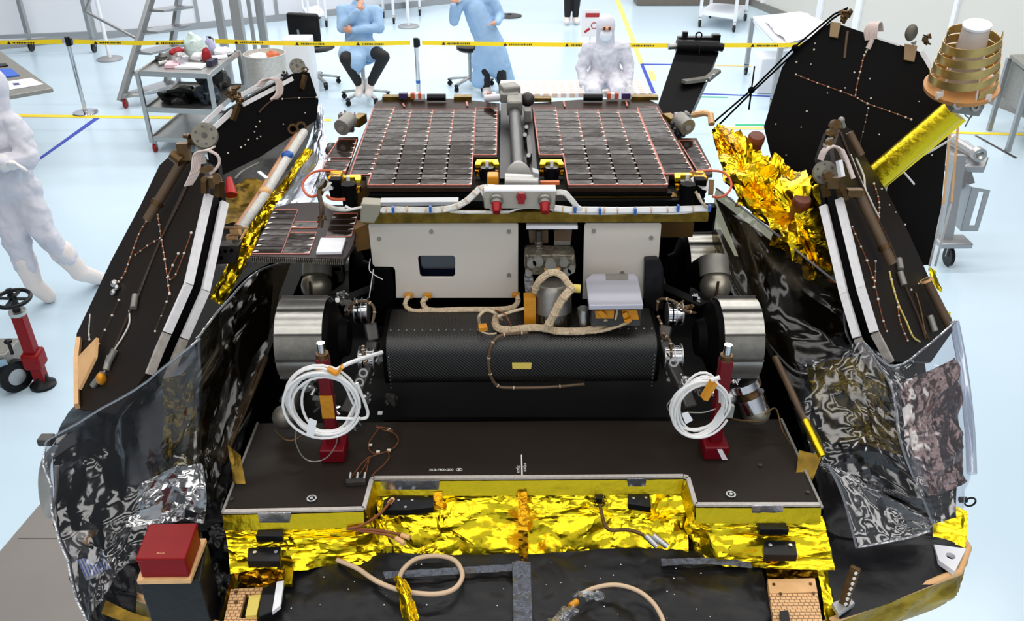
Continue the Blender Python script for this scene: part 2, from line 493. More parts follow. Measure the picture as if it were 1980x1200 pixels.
# left partition wall, running obliquely away
def wall_run(name, a, b, h, m, t=.12, panels=6, lean=0):
    a, b = V(a), V(b); d = (b - a); n = V((-d.y, d.x, 0)).normalized()
    if n.dot(CAM - a) > 0: n = -n
    w = MB(); w.prism([a, b, b + V((0, 0, h)), a + V((0, 0, h))], n * t)
    struct(w, name, m)
    return a, b, n
la, lb = pz(-260, 122, 0), pz(880, 6, 0); la.z = lb.z = 0
a, b, n = wall_run('wall_left', la, lb, 3.6, M['wall'])
tr = MB()
tr.prism([a, b, b + V((0, 0, .12)), a + V((0, 0, .12))], -n * .02)
struct(tr, 'baseboard_left', M['alu_matt'])
for i, t in enumerate((.17, .33, .5, .64, .8)):
    p = a.lerp(b, t) - n * .012
    struct(MB().bar(p + V((0, 0, .12)), p + V((0, 0, 3.6)), .06, .02, up=n), 'trim_%d' % (i + 1), M['alu_matt'])
ra, rb = pz(1440, 6, 0), pz(2160, 300, 0); ra.z = rb.z = 0
a, b, n = wall_run('wall_right', ra, rb, 3.6, M['wall_beige'])
tr = MB(); tr.prism([a, b, b + V((0, 0, .14)), a + V((0, 0, .14))], -n * .02)
struct(tr, 'baseboard_right', M['grey'])
for i, t in enumerate((.08, .3, .42, .66, .83)):
    p = a.lerp(b, t) - n * .02
    struct(MB().bar(p + V((0, 0, .14)), p + V((0, 0, 3.6)), .16 if i in (1, 2, 4) else .08, .04, up=n), 'trim_%d' % (i + 6), M['white'])
struct(MB().box((0, 24, 1.8), (24, .15, 3.6)), 'wall_back', M['wall'])
struct(MB().box((0, -9, 3.5), (34, .15, 7.0)), 'wall_front', M['wall'])

def floor_tape(name, m, pts, label, cat='floor tape', g='floor marking tapes'):
    mb = MB(); q = [p + V((0, 0, 0)) for p in zs(pts, .002)]
    mb.prism(q, V((0, 0, .0015)))
    return mb.build(name, m, label=label, cat=cat, group=g)
floor_tape('floor_tape', M['ytape'], [(-20, 220), (640, 230), (640, 234), (-20, 225)], 'long thin yellow floor tape crossing under the steel post and the tool cart')
floor_tape('floor_tape', mat('blue_tape', (38, 62, 170), 0, .5), [(182, 228), (193, 228), (56, 324), (49, 324)], 'short dark blue floor tape running from post base toward the left worker')
floor_tape('floor_tape', mat('pale_yellow_tape', (250, 220, 120), 0, .5), [(1182, -20), (1191, -20), (1245, 122), (1236, 124)], 'pale yellow floor tape running diagonally beside the seated white overall')
bluem = bpy.data.materials['blue_tape']
floor_tape('floor_tape', bluem, [(1238, 124), (1244, 124), (1268, 180), (1261, 181)], 'blue floor tape continuing the diagonal yellow line')
floor_tape('floor_tape', bluem, [(1240, 123), (1320, 124), (1320, 126), (1240, 125)], 'thin blue tape line starting at the yellow diagonal end')
floor_tape('floor_tape', mat('orange_tape', (244, 190, 110), 0, .5), [(1378, 125), (1462, 127), (1462, 129), (1378, 127)], 'thin orange floor tape left of the white-draped table')
floor_tape('floor_tape', bluem, [(1352, 180), (1490, 185), (1490, 187), (1352, 182)], 'thin blue floor tape behind the upright black panel case')
floor_tape('floor_tape', mat('green_tape', (30, 170, 120), 0, .5), [(1355, 186), (1407, 187), (1407, 189), (1355, 188)], 'short green floor tape just below a thin blue tape')
floor_tape('floor_tape', bpy.data.materials['green_tape'], [(1422, 240), (1482, 240), (1482, 243), (1422, 243)], 'short green floor tape above the gold foil arm')
floor_tape('floor_tape', bpy.data.materials['orange_tape'], [(1380, 245), (1482, 245), (1482, 250), (1380, 250)], 'orange floor tape above the gold foil arm')
floor_tape('floor_tape', M['ytape'], [(1838, 254), (1990, 258), (1990, 262), (1838, 258)], 'yellow floor tape along the foot of the right wall')
floor_tape('floor_sticker', bpy.data.materials['pale_yellow_tape'], [(1253, 136), (1264, 137), (1270, 155), (1258, 156)], 'small yellow sticker on the floor beside the blue tape', 'sticker', None)

# ------------------------------------------------------------------ queue posts
def post(loc, label):
    t = thing('stanchion', loc, label, 'barrier post', 'chrome barrier posts')
    x, y, _ = loc
    MB().lathe([(0, .155), (.012, .16), (.022, .155), (.034, .03), (.05, .026)], loc, n=32).lathe([(0, .155), (0, .001)], loc, n=32).build('base', M['chrome'], t)
    MB().cyl((x, y, .04), (x, y, .9), .027).build('pole', M['chrome'], t)
    c = MB().cyl((x, y, .88), (x, y, .99), .033); c.box((x + .035, y, .93), (.03, .05, .08)); c.build('belt_head', M['blackp'], t)
    return t
P1 = pz(166, 219, 0)
post(tuple(P1), 'chrome barrier post standing on the yellow tape left of the tool cart')
P2_ = pz(428, 218, 0); post(tuple(P2_), 'chrome barrier post behind the steel tool cart')
P3_ = pz(812, 222, 0)
s3 = post(tuple(P3_), 'chrome barrier post with a blue band between the two blue gowns')
MB().cyl(P3_ + V((0, 0, .42)), P3_ + V((0, 0, .46)), .0285).build('blue_band', M['blue'], s3, label='blue tape band')
P4_ = pz(1650, 226, 0)
post(tuple(P4_), 'chrome barrier post behind the large black solar wing')
P0_ = pz(-330, 216, 0)
def belt(p, q, label):
    d = (q - p); d.z = 0; n = V((-d.y, d.x, 0)).normalized(); L = d.length; u = d.normalized()
    p = p + u * .075; q = q - u * .075; L -= .15
    t = thing('barrier_tape', (p + q) / 2 + V((0, 0, .93)), label, 'barrier tape', 'yellow barrier tapes')
    m = MB(); k = 24; up, lo = [], []
    for i in range(k + 1):
        f = i / k; s = .02 * math.sin(math.pi * f)
        c = p.lerp(q, f) + n * .004 * math.sin(f * 21); up.append(V((c.x, c.y, .958 - s))); lo.append(V((c.x, c.y, .905 - s)))
    vs = up + lo; fs = [(i, i + 1, k + 2 + i, k + 1 + i) for i in range(k)]
    m.add(vs, fs, True); m.add([v - n * .002 for v in vs], [tuple(reversed(f)) for f in fs], True)
    m.build('tape_strip', M['ytape'], t)
    pr = MB(); s0 = .25
    while s0 < L - .5:
        s = .02 * math.sin(math.pi * (s0 / L)); c = p + u * s0 - n * .008; z = .93 - s
        pr.prism([c + V((0, 0, z - .018)), c + u * .05 + V((0, 0, z - .018)), c + u * .025 + V((0, 0, z + .02))], n * .002)
        x = .075
        for j in range(14):
            w = rnd.uniform(.008, .018); q2 = c + u * x
            pr.prism([q2 + V((0, 0, z - .012)), q2 + u * w + V((0, 0, z - .012)), q2 + u * w + V((0, 0, z + rnd.uniform(.004, .01))), q2 + V((0, 0, z + .008))], n * .002)
            x += w + .008
        s0 += .78
    pr.build('printed_warning', M['ink'], t)
belt(P0_, P1, 'yellow barrier tape at far left ending at the leftmost chrome post')
belt(P1, P2_, 'yellow barrier tape between the leftmost post and the tool cart post')
belt(P2_, P3_, 'yellow barrier tape passing in front of the seated blue gown')
belt(P3_, P4_, 'yellow barrier tape passing the standing blue gown and white overall')

# ------------------------------------------------------------------ furniture helpers
def caster(mb_w, mb_f, p, r=.05, w=.03, ax=(1, 0, 0)):
    p = V(p); ax = V(ax).normalized()
    mb_w.cyl(p + V((0, 0, r)) - ax * w / 2, p + V((0, 0, r)) + ax * w / 2, r, n=18)
    mb_f.bar(p + V((0, 0, r)) + ax * w * .75, p + V((0, 0, 2.5 * r)) + ax * w * .6, .012, .02)
    mb_f.bar(p + V((0, 0, r)) - ax * w * .75, p + V((0, 0, 2.5 * r)) - ax * w * .6, .012, .02)
    mb_f.box(p + V((0, 0, 2.55 * r)), (w * 2, w * 2, .012))
def add_casters(t, pts, r=.05, m='blackp'):
    for p in pts:
        w, f = MB(), MB(); caster(w, f, p, r)
        k = f.build('caster', M['steel'], t); w.build('wheel', M[m], k)

# steel tool cart
A, B_, C_ = pz(265, 141, .93), pz(404, 146, .93), pz(462, 101, .93)
D_ = A + (C_ - B_)
cart = thing('tool_cart', (A + C_) / 2 * V((1, 1, 0)).length * 0 + V(((A.x + C_.x) / 2, (A.y + C_.y) / 2, 0)), 'stainless steel three-shelf tool cart covered with tools and papers', 'cart')
def shelf(z, lip, nm):
    m = MB(); c = [V((p.x, p.y, z)) for p in (A, B_, C_, D_)]
    m.prism(c, V((0, 0, -.02)))
    for i in range(4):
        m.bar(c[i] + V((0, 0, -.005)), c[(i + 1) % 4] + V((0, 0, -.005)), .02, lip)
    m.build(nm, M['steel'], cart, bevel=.003)
shelf(.93, .06, 'top_shelf'); shelf(.52, .06, 'middle_shelf'); shelf(.17, .06, 'bottom_shelf')
cc = (A + C_) / 2
for p in (A, B_, C_, D_):
    MB().bar(V((p.x, p.y, .12)), V((p.x, p.y, .95)), .045, .045).build('leg', M['steel'], cart, bevel=.004)
add_casters(cart, [V((p.x, p.y, 0)) + (cc - p) * V((.04, .04, 0)) for p in (A, B_, C_, D_)], .05, 'red')
u_, v_ = (B_ - A), (D_ - A)
def on_cart(u, v, z=.932): q = A + u_ * u + v_ * v; return V((q.x, q.y, z))
ua = math.atan2(u_.y, u_.x)
# things on the cart
def heap(name, mat_, c, size, label, cat, seed=1, amp=.35):
    mb = MB(); mb.sph((0, 0, 0), 1, 18, 10); k = []
    for p in mb.v:
        q = V(p) * (1 + amp * noise.noise(V(p) * 2.1 + V((seed, 2 * seed, 0)))); q = V((q.x * size[0], q.y * size[1], max(q.z, -.75) * size[2])); k.append(q + V(c) + V((0, 0, .74 * size[2])))
    mb.v = k; return mb.build(name, mat_, label=label, cat=cat)
heap('plastic_bag', mat('pale_green_bag', (196, 214, 208), 0, .3, ('noise', 30, .5, .02)), on_cart(.5, .72), (.13, .12, .15), 'crumpled pale green plastic bag at the back of the tool cart', 'bag', 3)
heap('rag', mat('red_rag', (150, 24, 32), 0, .8), on_cart(.22, .7), (.09, .08, .06), 'red rag heap beside the pale green bag on the tool cart', 'rag', 5)
heap('rag', bpy.data.materials['red_rag'], on_cart(.73, .55), (.05, .05, .09), 'small red pouch right of the green bag on the cart', 'pouch', 8)
heap('plastic_bag', M['paper'], on_cart(.84, .86), (.12, .08, .05), 'white crumpled bag at the back right of the tool cart', 'bag', 6)
mb = MB(); mb.box(on_cart(.62, .3, .945), (.32, .2, .025), Matrix.Rotation(ua, 3, 'Z')); mb.build('paper_stack', M['paper'], label='white paper pad lying on the tool cart top', cat='paper', bevel=.003)
mb = MB(); mb.box(on_cart(.36, .3, .955), (.15, .2, .045), Matrix.Rotation(ua + .2, 3, 'Z')); mb.build('packet', mat('pink_packet', (232, 190, 198), 0, .4), label='pale pink packet among tools on the cart', cat='packet', bevel=.008)
mb = MB(); mb.box(on_cart(.86, .42, .965), (.07, .17, .065), Matrix.Rotation(ua, 3, 'Z')); mb.build('tool_box', mat('navy_box', (40, 36, 62), 0, .4), label='small navy box at the right end of the cart top', cat='box', bevel=.006)
for i in range(7):
    c = on_cart(.13 + .045 * i + rnd.uniform(-.02, .02), .28 + rnd.uniform(-.12, .3), .955); an = rnd.uniform(.3, 1.4)
    d = V((math.cos(an), math.sin(an), 0)) * .085
    tl = MB().cyl(c - d, c + d * .2, .02, n=8); tl.cyl(c + d * .2, c + d * 1.1, .01, n=6)
    tl.build('hand_tool', M['grey_dark'] if i % 2 else M['steel'], label='small hand tool lying in the heap at the left of the cart top', cat='tool', group='hand tools on the cart')
heap('tool_roll', M['grey_dark'], on_cart(.12, .5), (.09, .1, .05), 'dark tool roll at the left edge of the cart top', 'tool roll', 14, .5)
heap('plastic_bag', M['bag'], on_cart(.46, .34, .975), (.09, .07, .06), 'clear plastic bag lying over the pink packet on the cart', 'bag', 15, .5)
heap('rag', M['paper'], on_cart(.6, .6), (.1, .06, .05), 'crumpled white wipe in front of the green bag on the cart', 'wipe', 16, .5)
heap('rag', mat('lilac_bag', (176, 176, 206), 0, .5), on_cart(.62, .92), (.06, .05, .1), 'small lilac bag behind the green bag on the cart', 'bag', 18, .5)
heap('plastic_bag', M['paper'], on_cart(.36, .9), (.09, .06, .06), 'white plastic bag at the back left of the cart top', 'bag', 19, .5)
mb = MB(); mb.box(on_cart(.83, .7, .945), (.2, .12, .025), Matrix.Rotation(ua + .5, 3, 'Z')); mb.build('document_tray', M['white'], label='white document tray at the right rear of the cart top', cat='tray', bevel=.003)
heap('folded_bag', mat('blue_black_bag', (24, 34, 46), 0, .15), on_cart(.78, .3, .522), (.14, .14, .13), 'blue-black bag at the right of the middle cart shelf', 'bag', 21, .5)
heap('folded_bag', M['black_gloss'], on_cart(.36, .32, .522), (.24, .16, .09), 'black glossy folded plastic on the middle shelf of the cart', 'plastic sheet', 9, .5)
heap('tool_case', M['grey_dark'], on_cart(.62, .82, .522), (.2, .12, .14), 'grey clutter heap at the back of the middle cart shelf', 'tools', 4, .4)

# step ladder
lad = thing('step_ladder', pz(300, 190, 0), 'aluminium mobile step ladder behind the tool cart', 'ladder')
s1a, s1b = pY(233, 196, 11.6), pY(305, -45, 12.3)
s2a, s2b = pY(322, 168, 12.2), pY(352, -45, 12.9)
for p, q in ((s1a, s1b), (s2a, s2b)):
    MB().bar(p, q, .15, .05, up=(1, 0, 0)).build('stringer', M['alu_matt'], lad, bevel=.006)
for i in range(6):
    f = .04 + i * .17; p, q = s1a.lerp(s1b, f), s2a.lerp(s2b, f); d = (q - p).normalized()
    w = V((.24, -.05, 0)); mb = MB(); mb.prism([p - w * .1, q - w * .1, q + w, p + w], V((0, 0, .035))); mb.build('tread', M['alu'], lad, bevel=.004)
MB().tube([pY(165, 22, 12.6), pY(270, 78, 12.1)], .022).build('brace', M['alu_matt'], lad)
MB().tube([pY(165, 22, 12.6), pY(186, -30, 12.6)], .022).build('brace', M['alu_matt'], lad)
MB().bar(V((s1a.x, s1a.y, .16)), V((s2a.x + .5, s2a.y, .16)), .08, .06).build('base_bar', M['alu_matt'], lad)
add_casters(lad, [V((s1a.x + .06, s1a.y, 0)), V((s2a.x + .5, s2a.y, 0))], .06, 'red')

# tall frame behind the cart
sc = thing('scaffold_tower', pz(470, 178, 0), 'tall aluminium scaffold frame behind the waste drum', 'frame')
for (x0, y0, w, Y) in ((444, 150, .1, 12.6), (478, 160, .13, 12.3), (497, 120, .05, 13.0), (514, 100, .11, 13.2)):
    p = pz(x0, y0, 0); p = V((pY(x0, y0, Y).x, Y, 0)); MB().bar(p, p + V((0, 0, 3.0)), w, w).build('post', M['alu_matt'], sc, bevel=.006)
p1, p2 = V((pY(444, 150, 12.6).x, 12.6, 2.5)), V((pY(514, 100, 13.2).x, 13.2, 2.5))
MB().bar(p1, p2, .06, .06).build('cross_bar', M['alu_matt'], sc)

# rolling partition at far left
rp = thing('rolling_frame', pz(62, 100, 0), 'aluminium framed rolling partition at the far left wall', 'partition')
for (x, y) in ((63, 98), (184, 100), (-90, 112)):
    p = pz(x, y, 0); MB().bar(p + V((0, 0, .22)), p + V((0, 0, 2.4)), .09, .06).build('post', M['alu_matt'], rp)
p, q = pz(-90, 112, 0), pz(184, 100, 0)
MB().bar(p + V((0, 0, .3)), q + V((0, 0, .3)), .05, .06).build('rail', M['alu_matt'], rp)
MB().bar(p + V((0, 0, 2.4)), q + V((0, 0, 2.4)), .05, .06).build('rail', M['alu_matt'], rp)
add_casters(rp, [pz(63, 99, 0), pz(184, 101, 0), pz(-90, 112, 0)], .085)
# round-based stands
def pole_stand(x, y, h, label):
    p = pz(x, y, 0); t = thing('pole_stand', p, label, 'pole stand', 'round-based pole stands')
    MB().lathe([(0, .2), (.02, .2), (.03, .18), (.04, .02)], p, n=28).lathe([(0, .2), (0, 0)], p, n=28).build('base', M['alu_matt'], t)
    MB().cyl(p + V((0, 0, .03)), p + V((0, 0, h)), .03).build('pole', M['white'], t)
pole_stand(213, 115, 2.2, 'white pole on a round base between the partition and the ladder')
pole_stand(790, 52, 2.0, 'white pole on a round base between the two blue gowns')
# white trolley far behind the gowns
tr_ = thing('white_trolley', pz(788, 40, 0), 'white tubular trolley on casters behind the seated blue gown', 'trolley')
q4 = [pz(762, 46, 0), pz(812, 30, 0), pz(790, 18, 0), pz(742, 34, 0)]
for q in q4: MB().cyl(q + V((0, 0, .12)), q + V((0, 0, 1.1)), .025, n=8).build('leg', M['white'], tr_)
for z in (.5, 1.1):
    m = MB(); m.prism([V((q.x, q.y, z)) for q in q4], V((0, 0, .03))); m.build('shelf', M['white'], tr_)
add_casters(tr_, q4, .06)
t2 = thing('white_trolley', pz(625, 45, 0), 'white cart on black casters behind the office chair', 'trolley')
q4 = [pz(600, 58, 0), pz(632, 52, 0), pz(618, 36, 0), pz(588, 42, 0)]
for q in q4: MB().cyl(q + V((0, 0, .12)), q + V((0, 0, 1.0)), .025, n=8).build('leg', M['white'], t2)
m = MB(); m.prism([V((q.x, q.y, .2)) for q in q4], V((0, 0, .05))); m.build('shelf', M['white'], t2)
add_casters(t2, q4, .06)

# waste drum
dc = pY(512, 108, 11.2); dc = V((dc.x, 11.2, 0))
dr = thing('waste_drum', dc, 'ribbed translucent waste drum with rubbish beside the frame posts', 'bin')
pr = []
for i in range(40):
    f = i / 39; pr.append((f * .8, .235 + .02 * f))
b = MB(); b.lathe([(0, 0), (0, .235)] + pr + [(.82, .268), (.82, .25), (.74, .24), (.1, .21)], dc, n=44)
b.build('drum_body', mat('ribbed_drum', (196, 192, 186), .3, .4, vary=.12, vscale=40), dr)
b = MB(); b.lathe([(.72, .235), (.74, .1), (.75, 0)], dc); b.build('liner', M['paper'], dr)
heap('rubbish', mat('orange_wrapper', (206, 110, 70), 0, .6), dc + V((.1, .02, .735)), (.09, .05, .06), 'orange wrapper on top of the waste drum', 'rubbish', 3)
heap('rubbish', M['paper'], dc + V((-.08, .0, .735)), (.12, .08, .05), 'white crumpled paper in the waste drum', 'rubbish', 5)
wb = V((pY(580, 110, 12.0).x, 12.0, 0))
MB().box(wb + V((0, 0, .42)), (.36, .3, .84)).build('white_box', M['white'], label='plain white upright box between waste drum and office chair', cat='box', bevel=.01)

# swivel stools and office chair
def star_base(t, c, r, z=.1, arms=5, a0=.3):
    for i in range(arms):
        a = a0 + 2 * math.pi * i / arms; e = c + V((math.cos(a) * r, math.sin(a) * r, z)); 
        MB().bar(c + V((0, 0, z + .05)), e, .05, .03).build('base_arm', M['steel'], t, bevel=.006)
        w, f = MB(), MB(); caster(w, f, V((e.x, e.y, 0)), .035, .03, (-math.sin(a), math.cos(a), 0))
        k = f.build('caster', M['blackp'], t); w.build('wheel', M['blackp'], k)
    MB().cyl(c + V((0, 0, z)), c + V((0, 0, .48)), .028).build('stem', M['steel'], t)
oc = V((pY(612, 160, 12.7).x, 12.7, 0))
ch = thing('office_chair', oc, 'black swivel office chair beside the seated blue gown', 'chair')
star_base(ch, oc, .32)
m = MB(); m.sph(oc + V((.05, .05, .53)), .26, 20, 10, (1, 1, .22)); m.build('seat', M['blackp'], ch)
bk = MB(); bk.box(oc + V((-.03, -.28, .84)), (.47, .09, .46), Matrix.Rotation(R(-12), 3, 'Z')); bk.build('backrest', M['blackp'], ch, bevel=.05, seg=4)
MB().tube([oc + V((0, -.1, .5)), oc + V((-.08, -.3, .55)), oc + V((-.11, -.3, .85))], .02, sub=4).build('back_post', M['steel'], ch)
def stool(c, label, m, h=.56, r=.32):
    t = thing('swivel_stool', c, label, 'stool', 'swivel stools'); star_base(t, c, r)
    MB().cyl(c + V((0, 0, .4)), c + V((0, 0, h - .04)), .03).build('post', M['steel'], t)
    MB().lathe([(0, 0), (0, .15), (.03, .19), (.07, .19), (.09, .15), (.095, 0)], c + V((0, 0, h - .06))).build('seat', m, t)
    return t
# barrier: left bench with papers
L3 = zs([(102, 170), (-140, 212), (-250, 130), (0, 98)], .9)
lt = thing('workbench', (L3[0] + L3[2]) / 2 * 1.0 - V((0, 0, .9)), 'grey workbench corner with blue sheet and papers at far left', 'table')
m = MB(); m.prism(L3, V((0, 0, -.045))); m.build('tabletop', M['grey'], lt, bevel=.006)
for q in L3:
    k = (L3[0] + L3[2]) / 2; q = q.lerp(k, .78); MB().bar(V((q.x, q.y, 0)), V((q.x, q.y, .86)), .05, .05).build('leg', M['alu_matt'], lt)
def flat(name, m, pts, z, h, label, cat, g=None):
    mb = MB(); mb.prism(zs(pts, z), V((0, 0, h))); return mb.build(name, m, label=label, cat=cat, group=g)
flat('blue_sheet', mat('blue_sheet', (46, 96, 200), 0, .4), [(-30, 136), (22, 134), (38, 147), (-30, 155)], .902, .012, 'bright blue folder on the left workbench', 'folder')
flat('tablet', M['blackp'], [(-20, 126), (12, 124), (16, 128), (-20, 133)], .902, .012, 'black slab at the back of the left workbench', 'tablet')
flat('paper_sheet', M['paper'], [(-20, 163), (60, 151), (85, 163), (-20, 180)], .902, .004, 'white papers at the front edge of left workbench', 'paper')
flat('label_card', mat('navy_card', (60, 70, 120), 0, .5), [(24, 161), (36, 160), (39, 164), (27, 165)], .9065, .002, 'small dark card on the white papers', 'card')

# right: white-draped table
T4 = zs([(1456, 32), (1548, 22), (1636, 60), (1510, 88)], .85)
wt = thing('side_table', (T4[0] + T4[2]) / 2 - V((0, 0, .85)), 'white framed table draped with white sheets beyond the barrier', 'table')
m = MB(); m.prism(T4, V((0, 0, -.04))); m.build('tabletop', M['white'], wt)
for q in T4: MB().bar(V((q.x, q.y, .1)), V((q.x, q.y, .83)), .06, .06).build('leg', M['alu_matt'], wt)
m = MB(); q = [V((p.x, p.y, .78)) for p in T4]; m.prism(q, V((0, 0, .02))); m.build('under_tray', M['white'], wt)
add_casters(wt, [V((p.x, p.y, 0)) for p in T4], .06)
g = [[pz(1478, 38, .88), pz(1520, 32, .89), pz(1562, 28, .88)], [pz(1495, 58, .89), pz(1555, 48, .93), pz(1600, 46, .89)], [pz(1522, 82, .87), pz(1570, 74, .89), pz(1630, 62, .87)]]
sheet(g, 30, 24, .05, 4, 4).build('drape', M['paper'], label='crumpled white sheets piled on the far right table', cat='sheet')
bx = pz(1500, 185, 0)
MB().box(bx + V((.05, .3, .25)), (.6, .45, .5)).build('equipment_cabinet', M['white'], label='white equipment cabinet under the draped table', cat='cabinet', bevel=.02)
ft = thing('white_trolley', pz(1400, 50, 0), 'low white trolley on dark casters behind the upright black case', 'trolley')
q4 = [pz(1352, 52, 0), pz(1418, 62, 0), pz(1440, 40, 0), pz(1372, 34, 0)]
m = MB(); m.prism([V((q.x, q.y, .22)) for q in q4], V((0, 0, .06))); m.build('deck', M['white'], ft)
m = MB(); m.prism([V((q.x, q.y, .6)) for q in q4[1:] + q4[:1]], V((0, 0, .05))); m.build('shelf', M['white'], ft)
for q in q4: MB().bar(V((q.x, q.y, .12)), V((q.x, q.y, .62)), .05, .05).build('post', M['white'], ft)
add_casters(ft, q4, .07)
c = pz(1340, 12, 0); MB().box(c + V((0, .35, .3)), (2.3, .6, .6)).build('dark_cabinet', mat('taupe_cabinet', (104, 96, 88), 0, .5), label='low dark taupe cabinet at the top behind everything', cat='cabinet', bevel=.02)
# right workbench
W4 = zs([(1935, 112), (2120, 190), (2060, 60), (1955, 50)], .95)
rw = thing('workbench', V((W4[1].x, W4[1].y, 0)), 'grey cabinet bench on slim legs at the right edge', 'table')
k4 = [pz(1912, 252, 0), pz(1948, 292, 0), pz(2050, 306, 0), pz(1985, 250, 0)]
m = MB(); m.prism([V((q.x, q.y, .9)) for q in k4], V((0, 0, .04))); m.build('tabletop', M['grey'], rw)
m = MB(); m.prism([V((q.x + .06, q.y + .05, .42)) for q in k4], V((0, 0, .44))); m.build('drawer_unit', M['grey'], rw, bevel=.01)
for q in k4: MB().bar(V((q.x, q.y, 0)), V((q.x, q.y, .9)), .05, .05).build('leg', M['alu_matt'], rw)
floor_tape('floor_strip', M['grey_dark'], [(1884, 262), (1890, 262), (1968, 305), (1962, 306)], 'dark strip lying on the floor under the right bench', 'cable strip', None)

# perforated platform
z = .42
Q = zs([(968, 155), (1240, 153), (1262, 180), (964, 182)], z)
pf = thing('platform', (Q[0] + Q[2]) / 2 - V((0, 0, z)), 'low beige perforated platform behind the solar deck', 'platform')
pm = mat('perforated_board', (226, 214, 208), 0, .6)
nt = pm.node_tree; br = nt.nodes.new('ShaderNodeTexBrick'); br.offset = 0; br.inputs['Scale'].default_value = 1
br.inputs['Color1'].default_value = lin((204, 176, 160)); br.inputs['Color2'].default_value = lin((210, 182, 164)); br.inputs['Mortar'].default_value = lin((236, 232, 232)); br.inputs['Mortar Size'].default_value = .022
br.inputs['Brick Width'].default_value = .11; br.inputs['Row Height'].default_value = .09
tcn = nt.nodes.new('ShaderNodeTexCoord'); nt.links.new(tcn.outputs['Object'], br.inputs['Vector']); nt.links.new(br.outputs['Color'], nt.nodes['Principled BSDF'].inputs['Base Color'])
m = MB(); m.prism(Q, V((0, 0, -.05))); m.build('deck', pm, pf)
k = (Q[0] + Q[2]) / 2
for q in Q: q = q.lerp(k, .06); MB().bar(V((q.x, q.y, 0)), V((q.x, q.y, z - .05)), .06, .06).build('leg', M['alu_matt'], pf)
# warning sign
p = V((pY(1142, 45, 12.4).x, 12.4, 0)); zt = pY(1142, 45, 12.4).z
sg = thing('warning_sign', p, 'white sign board with red heading behind the white overall', 'sign')
MB().box(p + V((0, 0, zt)), (.25, .012, .36)).build('board', M['paper'], sg)
MB().box(p + V((.02, -.008, zt + .11)), (.19, .004, .055)).build('red_heading', mat('sign_red', (170, 40, 50), 0, .5), sg)
mb = MB(); mb.ring(p + V((.05, -.008, zt - .03)), p + V((.05, -.012, zt - .03)), .045, .035)
mb.bar(p + V((-.08, -.009, zt - .12)), p + V((-.01, -.009, zt - .07)), .004, .03); mb.build('red_symbol', bpy.data.materials['sign_red'], sg)
MB().cyl(p, p + V((0, 0, zt - .15)), .015, n=8).build('post', M['white'], sg)

# red jack trolley, left
jk = thing('jack_trolley', pz(45, 752, 0), 'red screw jack with black handwheel on a grey wheeled chassis', 'jack')
Yj = 5.0
top, bot = pY(35, 606, Yj), pY(82, 738, Yj + .05); bot.z = .05
MB().bar(top, bot, .075, .075).build('jack_column', M['red_cover'], jk, bevel=.008)
MB().bar(top.lerp(bot, .55), top.lerp(bot, .78), .13, .12).build('jack_sleeve', M['red_cover'], jk, bevel=.02)
d = (top - bot).normalized()
MB().cyl(top, top + d * .025, .055).build('collar', M['steel'], jk)
hw = top + d * .12
m = MB(); a_, b__, _ = m.frame(d)
m.tube([hw + (a_ * math.cos(t) + b__ * math.sin(t)) * .105 for t in [2 * math.pi * i / 28 for i in range(28)]], .014, closed=True)
m.cyl(top + d * .025, hw + d * .03, .026); m.bar(hw - a_ * .1, hw + a_ * .1, .02, .012); m.bar(hw - b__ * .1, hw + b__ * .1, .02, .012)
m.build('handwheel', M['blackp'], jk)
gp = pY(23, 590, Yj); MB().cyl(hw + (gp - hw) * .1, pY(16, 558, Yj), .014, .02).build('grip', M['blackp'], jk)
m = MB(); m.lathe([(0, .085), (.02, .085), (.05, .05), (.1, .04)], V((bot.x, bot.y, 0))); m.lathe([(0, .085), (0, 0)], V((bot.x, bot.y, 0))); m.build('foot_pad', M['blackp'], jk)
wc = pz(38, 752, 0) + V((0, 0, .0)); wv = V((.55, -.4, 0)).normalized()
w = MB(); w.cyl(wc + V((0, 0, .115)) - wv * .03, wc + V((0, 0, .115)) + wv * .03, .115, n=28); ww = w.build('wheel', M['blackp'], jk)
MB().cyl(wc + V((0, 0, .115)) - wv * .034, wc + V((0, 0, .115)) + wv * .034, .06, n=24).build('hub', M['steel'], ww)
m = MB(); m.prism([wc - wv * .05 + V((-.02, 0, .1)), wc - wv * .05 + V((-.2, -.02, .24)), wc - wv * .05 + V((-.05, 0, .27))], wv * .012)
m.prism([wc + wv * .045 + V((-.02, 0, .1)), wc + wv * .045 + V((-.2, -.02, .24)), wc + wv * .045 + V((-.05, 0, .27))], wv * .012); m.build('fork', mat('pale_blue_steel', (150, 176, 196), .4, .4), jk)
cb = pY(-20, 690, Yj + .05)
MB().box(cb + V((-.1, .05, -.02)), (.5, .22, .15)).build('chassis', M['grey'], jk, bevel=.008)
MB().box(cb + V((-.16, .05, .06)), (.3, .16, .02)).build('blue_cover', M['blue'], jk)
kp = pY(20, 672, Yj); m = MB(); m.cyl(kp + V((0, 0, -.05)), kp + V((0, 0, .04)), .012, n=10); m.sph(kp + V((0, 0, .05)), .028, 12, 8, (1, 1, .6)); m.build('knob', M['blackp'], jk)
# grey floor plate, lower left
m = MB(); m.prism([pz(80, 978, .0), pz(-40, 1120, .0), pz(-40, 1320, 0), pz(420, 1320, 0), pz(420, 985, 0)], V((0, 0, .02)))
fp = m.build('floor_plate', mat('taupe_plate', (124, 119, 115), .2, .5, vary=.05, vscale=2), label='grey metal floor plate at the lower left', cat='floor plate')
m = MB(); m.prism([pz(34, 1040, .0205), pz(300, 1040, .0205), pz(300, 1041.5, .0205), pz(34, 1041.5, .0205)], V((0, 0, .001))); m.build('seam', M['grey_dark'], fp)

